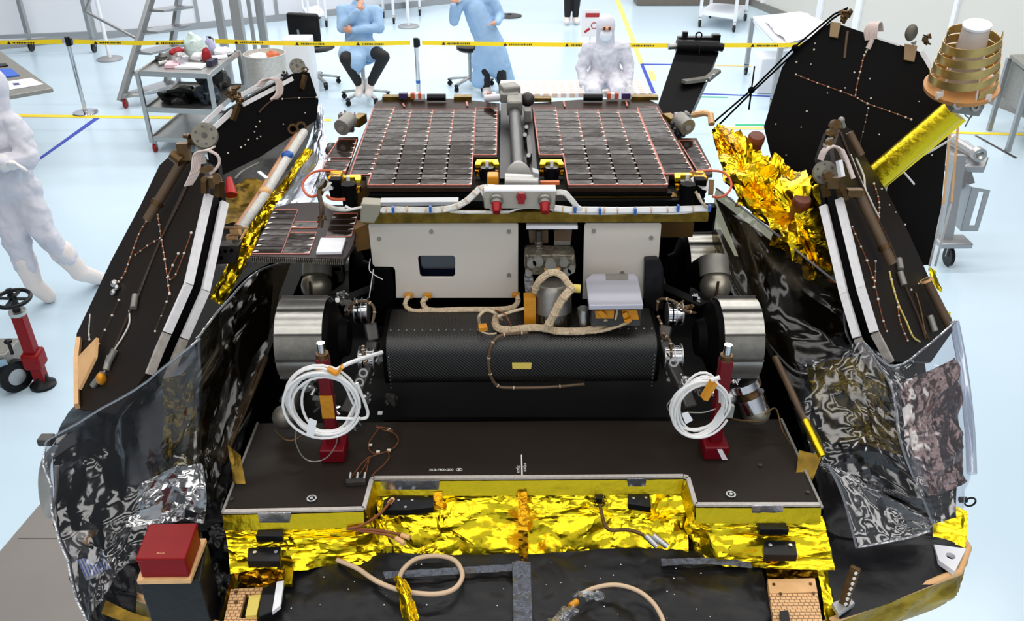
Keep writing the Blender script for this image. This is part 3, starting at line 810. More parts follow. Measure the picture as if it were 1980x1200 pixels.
# grey dolly right of the lander
Yd = 7.0
dl = thing('steel_dolly', pz(1828, 512, 0), 'grey steel bracket stand on a caster right of the lander', 'dolly')
m = MB(); m.prism(y3([(1790, 318, 7.2), (1905, 322, 7.1), (1912, 304, 7.25), (1870, 270, 7.6), (1800, 268, 7.7)]), V((0, 0, -.06))); m.build('top_plate', M['alu_matt'], dl, bevel=.008)
MB().tube([pY(1830, 262, 7.6), pY(1892, 302, 7.2)], .04).build('arm', M['alu_matt'], dl)
q = pY(1892, 298, 7.15); MB().ring(q + V((0, -.03, 0)), q + V((0, .03, 0)), .06, .035).build('eye', M['steel'], dl)
m = MB(); f = ys([(1850, 360), (1915, 368), (1890, 447), (1858, 447)], 6.9); m.prism([*ys([(1880, 362), (1915, 368), (1891, 447), (1858, 447)], 6.9)], V((0, .012, 0)), [ys([(1893, 370), (1903, 372), (1886, 436), (1874, 436)], 6.9)])
m.prism([pY(1880, 362, 6.9), pY(1858, 447, 6.9), pY(1836, 425, 7.15), pY(1855, 345, 7.15)], V((0, .012, 0))); m.build('slotted_box', M['alu_matt'], dl)
MB().bar(pY(1850, 320, 7.2), pY(1862, 360, 7.1), .16, .12).build('gusset', M['alu_matt'], dl)
p = pz(1830, 512, 0); MB().bar(V((p.x - .05, p.y + .05, .2)), V((p.x - .05, p.y + .2, .95)), .1, .1).build('post', M['alu_matt'], dl)
MB().box(p + V((0, .02, .22)), (.28, .2, .05)).build('foot_plate', M['alu_matt'], dl, bevel=.01)
add_casters(dl, [p], .085)
# ================================================================== people
def remeshed(name, prims, m, parent, voxel=.014, smooth=6):
    mb = MB()
    for pr in prims:
        if pr[0] == 'c':
            _, p, q, r1, r2 = pr; mb.cyl(p, q, r1, r2, n=14); mb.sph(p, r1, 14, 8); mb.sph(q, r2, 14, 8)
        elif pr[0] == 's':
            mb.sph(pr[1], pr[2], 18, 12, pr[3] if len(pr) > 3 else (1, 1, 1))
        elif pr[0] == 'x': mb.add(pr[1].v, pr[1].f)
    org = origin_of(parent)
    me = bpy.data.meshes.new(name + '_tmp'); me.from_pydata([p - org for p in mb.v], [], mb.f)
    bm = bmesh.new(); bm.from_mesh(me); bmesh.ops.recalc_face_normals(bm, faces=bm.faces); bm.to_mesh(me); bm.free()
    o = bpy.data.objects.new(name + '_tmp', me); COL.objects.link(o)
    a = o.modifiers.new('r', 'REMESH'); a.mode = 'VOXEL'; a.voxel_size = voxel; a.use_smooth_shade = True
    b = o.modifiers.new('s', 'SMOOTH'); b.iterations = smooth; b.factor = .5
    bpy.context.view_layer.update()
    e = bpy.data.meshes.new_from_object(o.evaluated_get(bpy.context.evaluated_depsgraph_get()))
    bpy.data.objects.remove(o); bpy.data.meshes.remove(me)
    e.materials.clear(); e.materials.append(m); e.name = name
    r = bpy.data.objects.new(name, e); COL.objects.link(r); r.parent = parent
    return r
def hand_prims(w, d, side, curl=.6):
    """palm, four fingers and a thumb from wrist w along d"""
    d = V(d).normalized(); s = V(side); s = (s - d * s.dot(d)).normalized(); n = d.cross(s)
    out = [('c', w, w + d * .05, .024, .034), ('c', w + d * .045 - s * .02, w + d * .075 - s * .022, .022, .018), ('c', w + d * .045 + s * .02, w + d * .075 + s * .022, .022, .018)]
    for k, L in zip((-.03, -.01, .01, .03), (.06, .075, .07, .055)):
        a = w + d * .085 + s * k; b = a + d * L * .5 - n * L * .15 * curl * 2; c = b + d * L * .38 - n * L * .45 * curl
        out += [('c', a, b, .0095, .009), ('c', b, c, .009, .008)]
    a = w + d * .03 - s * .03; b = a + d * .035 - s * .03; out += [('c', a, b, .012, .011), ('c', b, b + d * .03 - s * .005, .011, .009)]
    return out
def figure(loc, J, label, kind):
    """J: joints in metres.  kind: overall / gown"""
    t = thing('person', loc, label, 'person')
    ax = (J['shR'] - J['shL']).normalized()
    up = (J['neck'] - J['pelvis']).normalized()
    chest = J['pelvis'].lerp(J['neck'], .68)
    fw = up.cross(ax)
    if fw.dot(CAM - chest) * J.get('face', 1) < 0: fw = -fw
    hd = J['head']
    B = [('s', hd, .1, (.86, .98, 1.2)), ('s', hd + fw * .045 - V((0, 0, .06)), .055), ('c', J['neck'] + V((0, 0, .0)), hd - V((0, 0, .06)), .055, .052), ('s', hd + fw * .1 - V((0, 0, .02)), .018, (.8, 1, 1.4)),
         ('s', hd + ax * .088, .028, (.4, .8, 1.1)), ('s', hd - ax * .088, .028, (.4, .8, 1.1)),
         ('c', J['pelvis'], chest, .12, .125), ('c', chest, J['neck'], .11, .06), ('c', J['shL'], J['shR'], .06, .06)]
    for s in 'LR':
        B += [('c', J['sh' + s], J['el' + s], .05, .04), ('c', J['el' + s], J['wr' + s], .04, .028)]
        hdn = J.get('hand' + s, J['wr' + s] + (J['wr' + s] - J['el' + s]).normalized() * .1) - J['wr' + s]
        B += hand_prims(J['wr' + s], hdn, ax if s == 'R' else -ax)
        B += [('c', J['hip' + s], J['kn' + s], .08, .055), ('c', J['kn' + s], J['an' + s], .055, .04), ('c', J['an' + s] - V((0, 0, .03)), J['toe' + s], .038, .03)]
    body = remeshed('body', B, M['skin'], t, .011, 4)
    G = []
    if kind == 'overall':
        G = [('c', J['pelvis'], chest, .165, .17), ('c', chest, J['neck'] - up * .06, .16, .1), ('c', J['shL'], J['shR'], .085, .085), ('c', J['hipL'], J['hipR'], .13, .13)]
        for s in 'LR':
            G += [('c', J['sh' + s], J['el' + s], .088, .076), ('c', J['el' + s], J['wr' + s], .074, .05)]
            G += [('c', J['hip' + s], J['kn' + s], .122, .098), ('c', J['kn' + s], J['kn' + s].lerp(J['an' + s], .62), .1, .088)]
        g = remeshed('overall', G, M['suit'], t, .014, 4)
        tx = bpy.data.textures.new('cloth', 'CLOUDS'); tx.noise_scale = .11; tx.noise_depth = 2
        md = g.modifiers.new('folds', 'DISPLACE'); md.texture = tx; md.strength = .06; md.mid_level = .5; md.texture_coords = 'LOCAL'
        Bt = {}
        for s in 'LR':
            k, a, to = J['kn' + s], J['an' + s], J['toe' + s]
            remeshed('boot_cover', [('c', k.lerp(a, .5), a, .092, .07), ('c', a - V((0, 0, .02)), to, .072, .058)], M['suit_warm'], t, .012, 4)
        h = remeshed('hood', [('s', hd - fw * .016 + V((0, 0, .02)), .125, (.95, 1, 1.12)), ('c', hd - fw * .02, J['neck'] - up * .02, .105, .12), ('c', J['neck'] - up * .02, J['neck'] - up * .08, .12, .15)], M['suit'], t, .011, 4)
        remeshed('face_mask', [('s', hd + fw * .075 - V((0, 0, .05)), .075, (1, .75, .75)), ('s', hd + fw * .06 - V((0, 0, .09)), .07, (1, .7, .7))], M['white'], t, .01, 3)
        e = MB(); c0 = hd + fw * .112 + V((0, 0, .022)); e.sph(c0, .07, 16, 8, (1, .45, .36)); e.build('eye_opening', M['skin'], t, label='bare strip of face between hood and mask')
        for k in (-1, 1):
            e = MB(); e.sph(c0 + ax * .03 * k + fw * .028, .014, 10, 6); e.build('eye', M['hair'], t)
            e = MB(); e.bar(c0 + ax * .016 * k + fw * .03 + V((0, 0, .02)), c0 + ax * .048 * k + fw * .025 + V((0, 0, .02)), .008, .008); e.build('eyebrow', M['hair'], t)
        for s in 'LR':
            hdn = J.get('hand' + s, J['wr' + s] + (J['wr' + s] - J['el' + s]).normalized() * .1) - J['wr' + s]
            pr = [(a, p, q, r1 + .004, r2 + .004) for a, p, q, r1, r2 in hand_prims(J['wr' + s], hdn, ax if s == 'R' else -ax)]
            pr.append(('c', J['wr' + s], J['wr' + s].lerp(J['el' + s], .25), .05, .054))
            remeshed('glove', pr, M['glove'], t, .009, 3)
    else:
        G = [('c', J['pelvis'], chest, .19, .175), ('c', chest, J['neck'] - up * .05, .165, .09), ('c', J['shL'], J['shR'], .082, .082)]
        for s in 'LR':
            G += [('c', J['sh' + s], J['el' + s], .082, .074), ('c', J['el' + s], J['wr' + s], .07, .046)]
        for p, q, r1, r2 in J.get('skirt', []): G.append(('c', p, q, r1, r2))
        g = remeshed('gown', G, M['gown'], t, .015, 4)
        tx = bpy.data.textures.new('cloth', 'CLOUDS'); tx.noise_scale = .14
        md = g.modifiers.new('folds', 'DISPLACE'); md.texture = tx; md.strength = .03; md.mid_level = .5; md.texture_coords = 'LOCAL'
        T = []
        for s in 'LR': T += [('c', J['hip' + s], J['kn' + s], .105, .082), ('c', J['kn' + s], J['an' + s] + (J['kn' + s] - J['an' + s]) * .1, .08, .06)]
        T.append(('c', J['hipL'], J['hipR'], .12, .12))
        remeshed('trousers', T, M['pants'], t, .013, 4)
        for s in 'LR':
            remeshed('shoe_cover', [('c', J['an' + s] - V((0, 0, .01)), J['an' + s] + V((0, 0, .05)), .062, .056), ('c', J['an' + s] - V((0, 0, .03)), J['toe' + s], .058, .05)], M['suit_warm'], t, .011, 3)
        remeshed('cap', [('s', hd - fw * .01 + V((0, 0, .035)), .122, (.92, 1, 1.0))], M['gown'], t, .012, 3)
        remeshed('face_mask', [('s', hd + fw * .07 - V((0, 0, .045)), .066, (1, .7, .85))], M['white'], t, .01, 3)
    return t
# --- worker at left, arms folded, legs wide apart
Yp = 6.25
J = dict(pelvis=pY(22, 352, Yp), neck=pY(-14, 214, Yp), head=pY(-20, 172, Yp), shL=pY(-58, 242, Yp + .05), shR=pY(30, 244, Yp - .03),
         elL=pY(-80, 305, Yp - .05), elR=pY(56, 306, Yp - .12), wrL=pY(10, 318, Yp - .3), wrR=pY(-10, 312, Yp - .26), hipL=pY(2, 362, Yp), hipR=pY(44, 364, Yp),
         knL=pY(28, 455, Yp - .08), anL=pY(64, 545, Yp - .05), toeL=pz(94, 573, .055), knR=pY(82, 446, Yp - .05), anR=pY(152, 522, Yp + .06), toeR=pz(192, 538, .055),
         handL=pY(34, 320, Yp - .3), handR=pY(-40, 318, Yp - .3))
figure((J['pelvis'].x, Yp, 0), J, 'person in white cleanroom overall and boots standing legs apart at far left', 'overall')
# --- seated white overall on the platform
Yp = 10.75
J = dict(pelvis=pY(1170, 146, Yp), neck=pY(1170, 84, Yp - .02), head=pY(1171, 54, Yp - .08), shL=pY(1138, 92, Yp), shR=pY(1206, 92, Yp),
         elL=pY(1124, 132, Yp - .05), elR=pY(1216, 130, Yp - .05), wrL=pY(1128, 162, Yp - .22), wrR=pY(1214, 163, Yp - .22), hipL=pY(1153, 150, Yp), hipR=pY(1188, 150, Yp),
         knL=pY(1146, 178, Yp - .45), knR=pY(1196, 178, Yp - .45), handL=pY(1136, 178, Yp - .34), handR=pY(1222, 180, Yp - .34))
for s in 'LR':
    k = J['kn' + s]; J['an' + s] = V((k.x, k.y - .02, .1)); J['toe' + s] = V((k.x, k.y - .18, .06))
figure((J['pelvis'].x, Yp, 0), J, 'person in white overall, hood and mask sitting with hands on knees', 'overall')
# --- seated blue gown on a stool
Yp = 11.9
sc_ = V((pY(706, 190, Yp).x, Yp, 0))
stool(sc_, 'chrome five-arm stool under the person in blue gown and black trousers', mat('blue_seat', (70, 140, 200), 0, .5), .58)
J = dict(pelvis=pY(694, 92, Yp), neck=pY(694, 2, Yp), head=pY(694, -30, Yp - .05), shL=pY(662, 20, Yp), shR=pY(728, 22, Yp),
         elL=pY(662, 54, Yp - .12), elR=pY(734, 54, Yp - .1), wrL=pY(692, 22, Yp - .25), wrR=pY(684, 58, Yp - .26), hipL=pY(680, 92, Yp), hipR=pY(708, 92, Yp),
         knL=pY(668, 114, Yp - .42), knR=pY(742, 110, Yp - .42), anL=pY(696, 165, Yp - .3), anR=pY(715, 164, Yp - .3), handL=pY(698, 4, Yp - .22), handR=pY(664, 58, Yp - .26))
for s in 'LR': J['toe' + s] = J['an' + s] + V((-.01, -.12, -.09))
J['skirt'] = [(J['pelvis'], J['knL'].lerp(J['hipL'], .42), .2, .14), (J['pelvis'], J['knR'].lerp(J['hipR'], .6), .2, .14), (J['pelvis'], J['pelvis'] + V((0, -.34, -.1)), .17, .13), (J['pelvis'] + V((0, -.3, -.08)), J['pelvis'] + V((0, -.34, -.22)), .12, .06)]
figure((J['pelvis'].x, Yp, 0), J, 'person in pale blue gown and black trousers sitting on a stool, hand at chin', 'gown')
# --- leaning blue gown
Yp = 12.2
J = dict(pelvis=pY(948, 88, Yp), neck=pY(908, -14, Yp), head=pY(884, -12, Yp - .08), shL=pY(888, 4, Yp - .05), shR=pY(950, -4, Yp),
         elL=pY(878, 40, Yp - .12), elR=pY(966, 30, Yp + .02), wrL=pY(876, 10, Yp - .22), wrR=pY(962, 44, Yp - .22), hipL=pY(932, 96, Yp), hipR=pY(962, 96, Yp),
         knL=pY(936, 135, Yp - .1), knR=pY(968, 138, Yp - .1), handL=pY(878, -4, Yp - .2), handR=pY(945, 46, Yp - .26))
for s in 'LR':
    k = J['kn' + s]; J['an' + s] = V((k.x + .03, k.y + .05, .1)); J['toe' + s] = V((k.x + .02, k.y - .1, .06))
hem = [pY(926, 175, Yp - .05), pY(978, 168, Yp + .05)]
for h_ in hem: h_.z = .2
J['skirt'] = [(J['pelvis'], hem[0], .19, .11), (J['pelvis'], hem[1], .19, .13), (J['pelvis'], pY(936, 120, Yp), .2, .19), (J['pelvis'], pY(962, 125, Yp), .2, .19)]
figure((J['pelvis'].x, Yp, 0), J, 'person in long pale blue gown leaning to one side near the platform', 'gown')
stool(V((pY(910, 170, 12.55).x, 12.55, 0)), 'chrome stool with black casters behind the leaning blue gown', M['blackp'], .58)
# --- far person, legs only in frame
Yp = 16.6
c = pz(1105, 46, 0)
J = dict(pelvis=c + V((0, 0, .95)), neck=c + V((0, 0, 1.48)), head=c + V((0, -.02, 1.64)), shL=c + V((-.19, 0, 1.4)), shR=c + V((.19, 0, 1.4)), elL=c + V((-.24, 0, 1.12)), elR=c + V((.24, 0, 1.12)),
         wrL=c + V((-.24, -.08, .88)), wrR=c + V((.24, -.08, .88)), hipL=c + V((-.07, 0, .9)), hipR=c + V((.07, 0, .9)), knL=c + V((-.08, -.03, .5)), knR=c + V((.08, -.03, .5)), anL=c + V((-.08, .02, .1)), anR=c + V((.07, .02, .1)),
         toeL=c + V((-.1, -.14, .06)), toeR=c + V((.1, -.12, .06)))
J['skirt'] = [(J['pelvis'], c + V((0, 0, .85)), .17, .16)]
figure((c.x, c.y, 0), J, 'far person seen only as black trouser legs and white shoe covers', 'gown')
stl = V((pY(985, 6, 17.5).x, 17.5, 0))
MB().lathe([(0, .24), (.02, .24), (.04, .05)], stl).lathe([(0, .24), (0, 0)], stl).build('round_base', M['grey_dark'], label='dark round base at the top edge above the leaning blue gown', cat='stand')
# ================================================================== lander
ZP = 2.08     # top of the egress plate
ZH = 1.88     # top of the hull deck
LC = V((0.02, 2.3, 0))
# ground support stand under the hull
st = thing('support_stand', LC, 'dark steel support stand carrying the lander from below', 'stand')
for sx in (-1, 1):
    for y in (1.75, 2.85):
        MB().bar(V((sx * .6, y, 0)), V((sx * .6, y, 1.4)), .1, .1).build('leg', M['grey_dark'], st)
for y in (1.75, 2.85): MB().bar(V((-.65, y, 1.43)), V((.65, y, 1.43)), .1, .1).build('cross_beam', M['grey_dark'], st)
for sx in (-1, 1): MB().bar(V((sx * .6, 1.7, 1.43)), V((sx * .6, 2.9, 1.43)), .1, .1).build('side_beam', M['grey_dark'], st)

LD = thing('lander', (LC.x, LC.y, 1.48), 'spacecraft landing platform wrapped in gold and black foil with folded solar wings', 'lander')
def L(mb, name, m, parent=None, **k): return mb.build(name, M[m] if isinstance(m, str) else m, parent or LD, **k)
RF = [pz(1868, 1070, ZH), pz(1850, 1116, ZH), pz(1600, 1212, ZH), pz(1500, 1290, ZH)]
LF = [V((-p.x + .02, p.y, p.z)) for p in RF]
hp = [V((p.x, p.y, 1.48)) for p in (LF[3], RF[3], RF[2], RF[1], RF[0])] + [V((1.1, 2.9, 1.48)), V((.7, 3.3, 1.48)), V((-.7, 3.3, 1.48)), V((-1.08, 2.9, 1.48))] + [V((p.x, p.y, 1.48)) for p in (LF[0], LF[1], LF[2])]
hb = [V((p.x * .72, 2.3 + (p.y - 2.3) * .72, 1.48)) for p in hp]; ht = [V((p.x, p.y, ZH)) for p in hp]; nh = len(hp)
L(MB().add(hb + ht, [tuple(reversed(range(nh))), tuple(range(nh, 2 * nh))] + [(i, (i + 1) % nh, nh + (i + 1) % nh, nh + i) for i in range(nh)]), 'hull', 'black_foil')
# stowed ramp bases either side
for sx in (-1, 1): L(MB().prism([V((sx * .70, 1.95, 1.89)), V((sx * 1.22, 2.0, 1.89)), V((sx * 1.42, 2.6, 1.89)), V((sx * 1.36, 3.1, 1.89)), V((sx * .7, 3.2, 1.89))], V((0, 0, .03))), 'ramp_base', 'black')
# --- egress plate
fr = zs([(430, 990), (703, 984), (718, 928), (722, 925), (1322, 921), (1331, 924), (1346, 976), (1588, 976)], ZP)
for p in fr: p.z = ZP
plx0, plx1 = fr[0].x, fr[-1].x
PL = fr + [V((plx1, 1.87, ZP)), V((plx0, 1.87, ZP))]
L(MB().prism([p - V((0, 0, .003)) for p in PL], V((0, 0, -.035))), 'egress_plate', 'plate')
eg = MB(); gt = MB()
for i in range(len(fr) - 1):
    p, q = fr[i], fr[i + 1]
    eg.bar(p + V((0, .004, -.002)), q + V((0, .004, -.002)), .010, .006)
L(eg, 'plate_edge', mat('pale_edge', (196, 190, 184), .3, .5, vary=.12, vscale=120))
for i in range(len(fr) - 1):
    p, q = fr[i], fr[i + 1]; n = V((q.y - p.y, -(q.x - p.x), 0)).normalized()
    if n.y > 0: n = -n
    sh = sheet([[p + n * .003 - V((0, 0, .006)), p.lerp(q, .5) + n * .004 - V((0, 0, .006)), q + n * .003 - V((0, 0, .006))], [p + n * .016 - V((0, 0, .042)), p.lerp(q, .5) + n * .018 - V((0, 0, .042)), q + n * .016 - V((0, 0, .042))]], max(4, int((q - p).length * 90)), 6, .0022, 50, 3 + i)
    L(sh, 'edge_tape', 'gold_smooth')
for (x0, x1, y0, y1, dz) in ((735, 850, 928, 946, 0), (498, 562, 990, 1010, 0), (1212, 1250, 924, 940, 0), (1452, 1515, 976, 995, 0)):
    Yf = pz((x0 + x1) / 2, y0, ZP).y - .008
    L(MB().prism(ys([(x0, y0 + 2), (x1, y0 + 1), (x1 - 2, y1), (x0 + 3, y1)], Yf), V((0, .002, 0))), 'silver_tape', 'silver_foil', label='silver tape patch')
# side edge strips
for x in (plx0, plx1): L(MB().bar(V((x, fr[0].y, ZP - .002)), V((x, 1.87, ZP - .002)), .006, .006), 'side_edge', 'grey')
# matt black recess behind the plate, added to give the shade under the rover
L(MB().box(((plx0 + plx1) / 2, 2.42, 1.895), (plx1 - plx0 + .1, 1.1, .02)), 'shade_recess_floor', 'black')
L(MB().prism([V((plx0, 1.70, ZH)), V((plx1, 1.70, ZH)), V((plx1, 1.868, ZH)), V((plx0, 1.868, ZH))], V((0, 0, .155))), 'plate_support', 'black')
for x in (plx0 - .05, plx1 + .05): L(MB().box((x, 2.42, 2.0), (.05, 1.1, .26)), 'shade_recess_wall', 'black')
L(MB().box((0, 2.98, 2.05), (1.5, .04, .35)), 'shade_recess_wall', 'black')
L(MB().prism(zs([(745, 806), (1290, 806), (1296, 812), (742, 812)], ZP - .001), V((0, 0, -.01))), 'shade_recess_lip', 'black')
# bolts, print
for (x, y) in ((603, 965), (1413, 957)):
    c = pz(x, y, ZP - .002); b = MB(); b.ring(c, c + V((0, 0, .004)), .012, .008, 20); b.cyl(c, c + V((0, 0, .005)), .0045, n=10); L(b, 'bolt', 'alu')
for (x, y) in ((448, 966), (1562, 952), (1470, 900)):
    c = pz(x, y, ZP - .002); L(MB().cyl(c, c + V((0, 0, .003)), .005, n=10), 'bolt', 'grey_dark')
X1, Y1 = V((1, 0, 0)), V((0, 1, 0))
text_obj('part_number', '3K3-7800-200', M['print'], pz(853, 908, ZP - .002), rot_from(X1, Y1), .0105, LD)
mk = MB(); c = pz(888, 907.5, ZP - .0022); ov = [c + V((math.copysign(abs(math.cos(t)) ** .8, math.cos(t)) * .0075, math.sin(t) * .0045, 0)) for t in [2 * math.pi * i / 24 for i in range(24)]]
mk.tube(ov, .0007, 6, True); 
for k in (-1, 0, 1): mk.bar(c + V((.0022 * k - .001, -.003, 0)), c + V((.0022 * k + .001, .003, 0)), .0012, .0006)
L(mk, 'oval_stamp', 'print')
L(MB().prism(zs([(1007.2, 879), (1009.4, 879), (1011, 920), (1008, 920)], ZP - .0022), V((0, 0, .0005))), 'centre_line', 'print')
text_obj('axis_mark', '+Yрсп', M['print'], pz(1015, 903, ZP - .002), rot_from(-Y1, X1), .011, LD)
text_obj('axis_mark', '-Yрсп', M['print'], pz(1002, 906, ZP - .002), rot_from(-Y1, X1), .011, LD)

# --- gold blanket below the plate
def blanket(px0, px1, name, seed, m='gold'):
    top = [(432, 1012, 2.04), (560, 1012, 2.04), (692, 1006, 2.04), (722, 950, 2.04), (860, 948, 2.04), (1010, 946, 2.04), (1180, 946, 2.04), (1335, 946, 2.04), (1350, 997, 2.04), (1470, 997, 2.04), (1592, 997, 2.04)]
    midr = [(440, 1050, 2.01), (560, 1045, 2.01), (690, 1040, 2.01), (735, 1010, 1.99), (860, 1006, 1.99), (1010, 1006, 1.985), (1180, 1006, 1.99), (1330, 1006, 1.99), (1370, 1035, 2.01), (1475, 1038, 2.01), (1602, 1038, 2.01)]
    low = [(448, 1106, 1.95), (560, 1100, 1.95), (690, 1094, 1.94), (770, 1090, 1.91), (860, 1090, 1.90), (1010, 1092, 1.90), (1180, 1090, 1.90), (1330, 1090, 1.91), (1400, 1095, 1.94), (1480, 1100, 1.95), (1612, 1100, 1.95)]
    sel = slice(px0, px1)
    g = [[pz(*p) for p in top[sel]], [pz(*p) for p in midr[sel]], [pz(*p) for p in low[sel]]]
    w = (g[0][-1] - g[0][0]).length
    s = foil(g, max(4, int(w * 15)), 4, .014, seed, 3, decay=.46, lin=True)
    return L(s, name, m, sharp=28)
blanket(0, 4, 'gold_blanket', 2); blanket(3, 6, 'gold_blanket', 5); blanket(5, 8, 'gold_blanket', 8); blanket(7, 11, 'gold_blanket', 11)
def at3(x, y, z): return pz(x, y, z)
def strip(name, m, pts, off=.004, nu=20, nv=4, amp=.002, sc=40, seed=1):
    a, b = pts; L(sheet([[V(p) for p in a], [V(p) for p in b]], nu, nv, amp, sc, seed), name, m)
# brown seam tape down the middle and beside
strip('seam_tape', 'gold_deep', ([pz(1001, 950, 2.055), pz(1002, 1010, 2.02), pz(1002, 1080, 1.935)], [pz(1019, 950, 2.055), pz(1020, 1010, 2.02), pz(1021, 1080, 1.935)]))
strip('seam_tape', 'gold_deep', ([pz(838, 950, 2.05), pz(840, 985, 2.02)], [pz(855, 950, 2.05), pz(857, 985, 2.02)]))
strip('seam_tape', 'gold_deep', ([pz(547, 1020, 2.03), pz(540, 1080, 1.94)], [pz(562, 1020, 2.03), pz(555, 1082, 1.94)]))
# dark openings and bolted brackets in the blanket
for pts in ([(738, 985), (743, 965), (758, 957), (800, 955), (838, 962), (838, 980), (790, 985)], [(1214, 973), (1214, 955), (1256, 953), (1259, 980)], [(494, 1036), (500, 1019), (548, 1022), (546, 1036)], [(1462, 1008), (1518, 1008), (1526, 1023), (1470, 1023)], [(1152, 955), (1167, 955), (1165, 964), (1152, 963)]):
    L(MB().prism(zs(pts, 2.04), V((0, 0, -.018))), 'black_bracket', 'blackp', bevel=.001)
bt = [(771, 968), (797, 968), (784, 981), (1225, 964), (1249, 963)]
for pts in ([(478, 1084), (480, 1058), (543, 1056), (541, 1084)], [(1478, 1072), (1476, 1050), (1482, 1044), (1538, 1046), (1542, 1073)]):
    L(MB().prism(zs(pts, 2.012), V((0, 0, -.02))), 'black_bracket', 'blackp', bevel=.001)
for (x, y) in bt:
    c = pz(x, y, 2.04); L(MB().cyl(c, c + V((0, 0, .003)), .0035, n=10), 'bolt', 'alu')
for (x, y) in ((493, 1069), (534, 1068), (1489, 1055), (1528, 1055)):
    c = pz(x, y, 2.012); L(MB().cyl(c, c + V((0, 0, .004)), .0045, n=10), 'bolt', 'alu')
# loose harness on the blanket
h = MB(); h.tube(z3([(758, 966, 2.045), (735, 992, 2.045), (700, 1015, 2.045), (670, 1022, 2.04)]), .0035, sub=6)
h.tube(z3([(670, 1022, 2.04), (720, 1024, 2.035), (760, 1030, 2.03), (790, 1036, 2.03)]), .0035, sub=6)
h.tube(z3([(690, 1026, 2.035), (740, 1032, 2.03), (768, 1042, 2.02), (780, 1048, 2.02)]), .003, sub=6); L(h, 'sensor_lead', 'copper')
for a, b in (((752, 974), (760, 964)), ((776, 1034), (792, 1039)), ((766, 1040), (782, 1050))):
    L(MB().cyl(pz(*a, 2.04), pz(*b, 2.04), .006), 'connector', 'tan')
h = MB(); h.tube(z3([(1160, 975, 2.05), (1168, 1010, 2.035), (1180, 1024, 2.03), (1215, 1024, 2.03), (1245, 1034, 2.02)]), .0045, sub=6); L(h, 'sensor_lead', 'brass')
for a, b in (((1248, 1034), (1270, 1056)), ((1262, 1034), (1290, 1056))): L(MB().cyl(pz(*a, 2.03), pz(*b, 2.01), .008, .007), 'connector', 'alu')
# --- black thermal blankets on the hull
def bl(name, rows, seed, amp=.018, nu=70, nv=50, m='black_foil', sc=4.5):
    return L(sheet([[pz(*p) for p in r] for r in rows], nu, nv, amp, sc, seed), name, m)
bl('black_blanket', [[(562, 1092, 1.94), (600, 1066, 1.945), (650, 1058, 1.94), (740, 1072, 1.94), (870, 1070, 1.94), (1008, 1070, 1.94)], [(545, 1145, 1.93), (600, 1140, 1.93), (660, 1140, 1.935), (740, 1140, 1.93), (870, 1140, 1.93), (1010, 1140, 1.93)], [(528, 1225, 1.92), (600, 1225, 1.92), (660, 1225, 1.92), (740, 1225, 1.92), (870, 1225, 1.92), (1012, 1225, 1.92)]], 4)
bl('black_blanket', [[(1012, 1070, 1.94), (1120, 1064, 1.94), (1240, 1060, 1.945), (1360, 1064, 1.94), (1468, 1070, 1.94)], [(1013, 1140, 1.93), (1130, 1140, 1.93), (1250, 1140, 1.93), (1370, 1140, 1.93), (1482, 1142, 1.93)], [(1014, 1225, 1.92), (1140, 1225, 1.92), (1260, 1225, 1.92), (1385, 1225, 1.92), (1502, 1225, 1.92)]], 9)
strip('black_seam_tape', mat('grey_black_tape', (74, 78, 90), 0, .22, ('foil', 30, .6, .02)), ([pz(990, 1085, 1.955), pz(992, 1140, 1.945), pz(993, 1215, 1.935)], [pz(1026, 1085, 1.955), pz(1027, 1140, 1.945), pz(1030, 1215, 1.935)]), nu=40, nv=10, amp=.006, sc=26)
strip('black_seam_tape', bpy.data.materials['grey_black_tape'], ([pz(1278, 1080, 1.957), pz(1370, 1078, 1.957), pz(1450, 1086, 1.955)], [pz(1280, 1094, 1.953), pz(1370, 1090, 1.953), pz(1455, 1098, 1.95)]), nu=40, nv=8, amp=.005, sc=30, seed=4)
strip('black_seam_tape', bpy.data.materials['grey_black_tape'], ([pz(740, 1105, 1.953), pz(850, 1098, 1.953), pz(990, 1090, 1.953)], [pz(745, 1118, 1.948), pz(850, 1112, 1.948), pz(990, 1103, 1.95)]), nu=50, nv=8, amp=.005, sc=30, seed=7)
d = MB()
for i in range(46):
    x, y = rnd.uniform(560, 1450), rnd.uniform(1085, 1198); c = pz(x, y, 1.943); d.sph(c, rnd.uniform(.0008, .002), 6, 4, (1, 1, .5))
o = L(d, 'lint', 'print'); o['kind'] = 'stuff'
# right octagon facet
bl('black_blanket', [[(1588, 1078, 1.93), (1640, 1030, 1.93), (1800, 1035, 1.92), (1862, 1055, 1.905)], [(1600, 1120, 1.925), (1650, 1095, 1.925), (1790, 1080, 1.92), (1855, 1085, 1.905)], [(1622, 1200, 1.91), (1680, 1180, 1.91), (1780, 1140, 1.905), (1846, 1112, 1.9)]], 13, .01, 40, 36, sc=3.5)
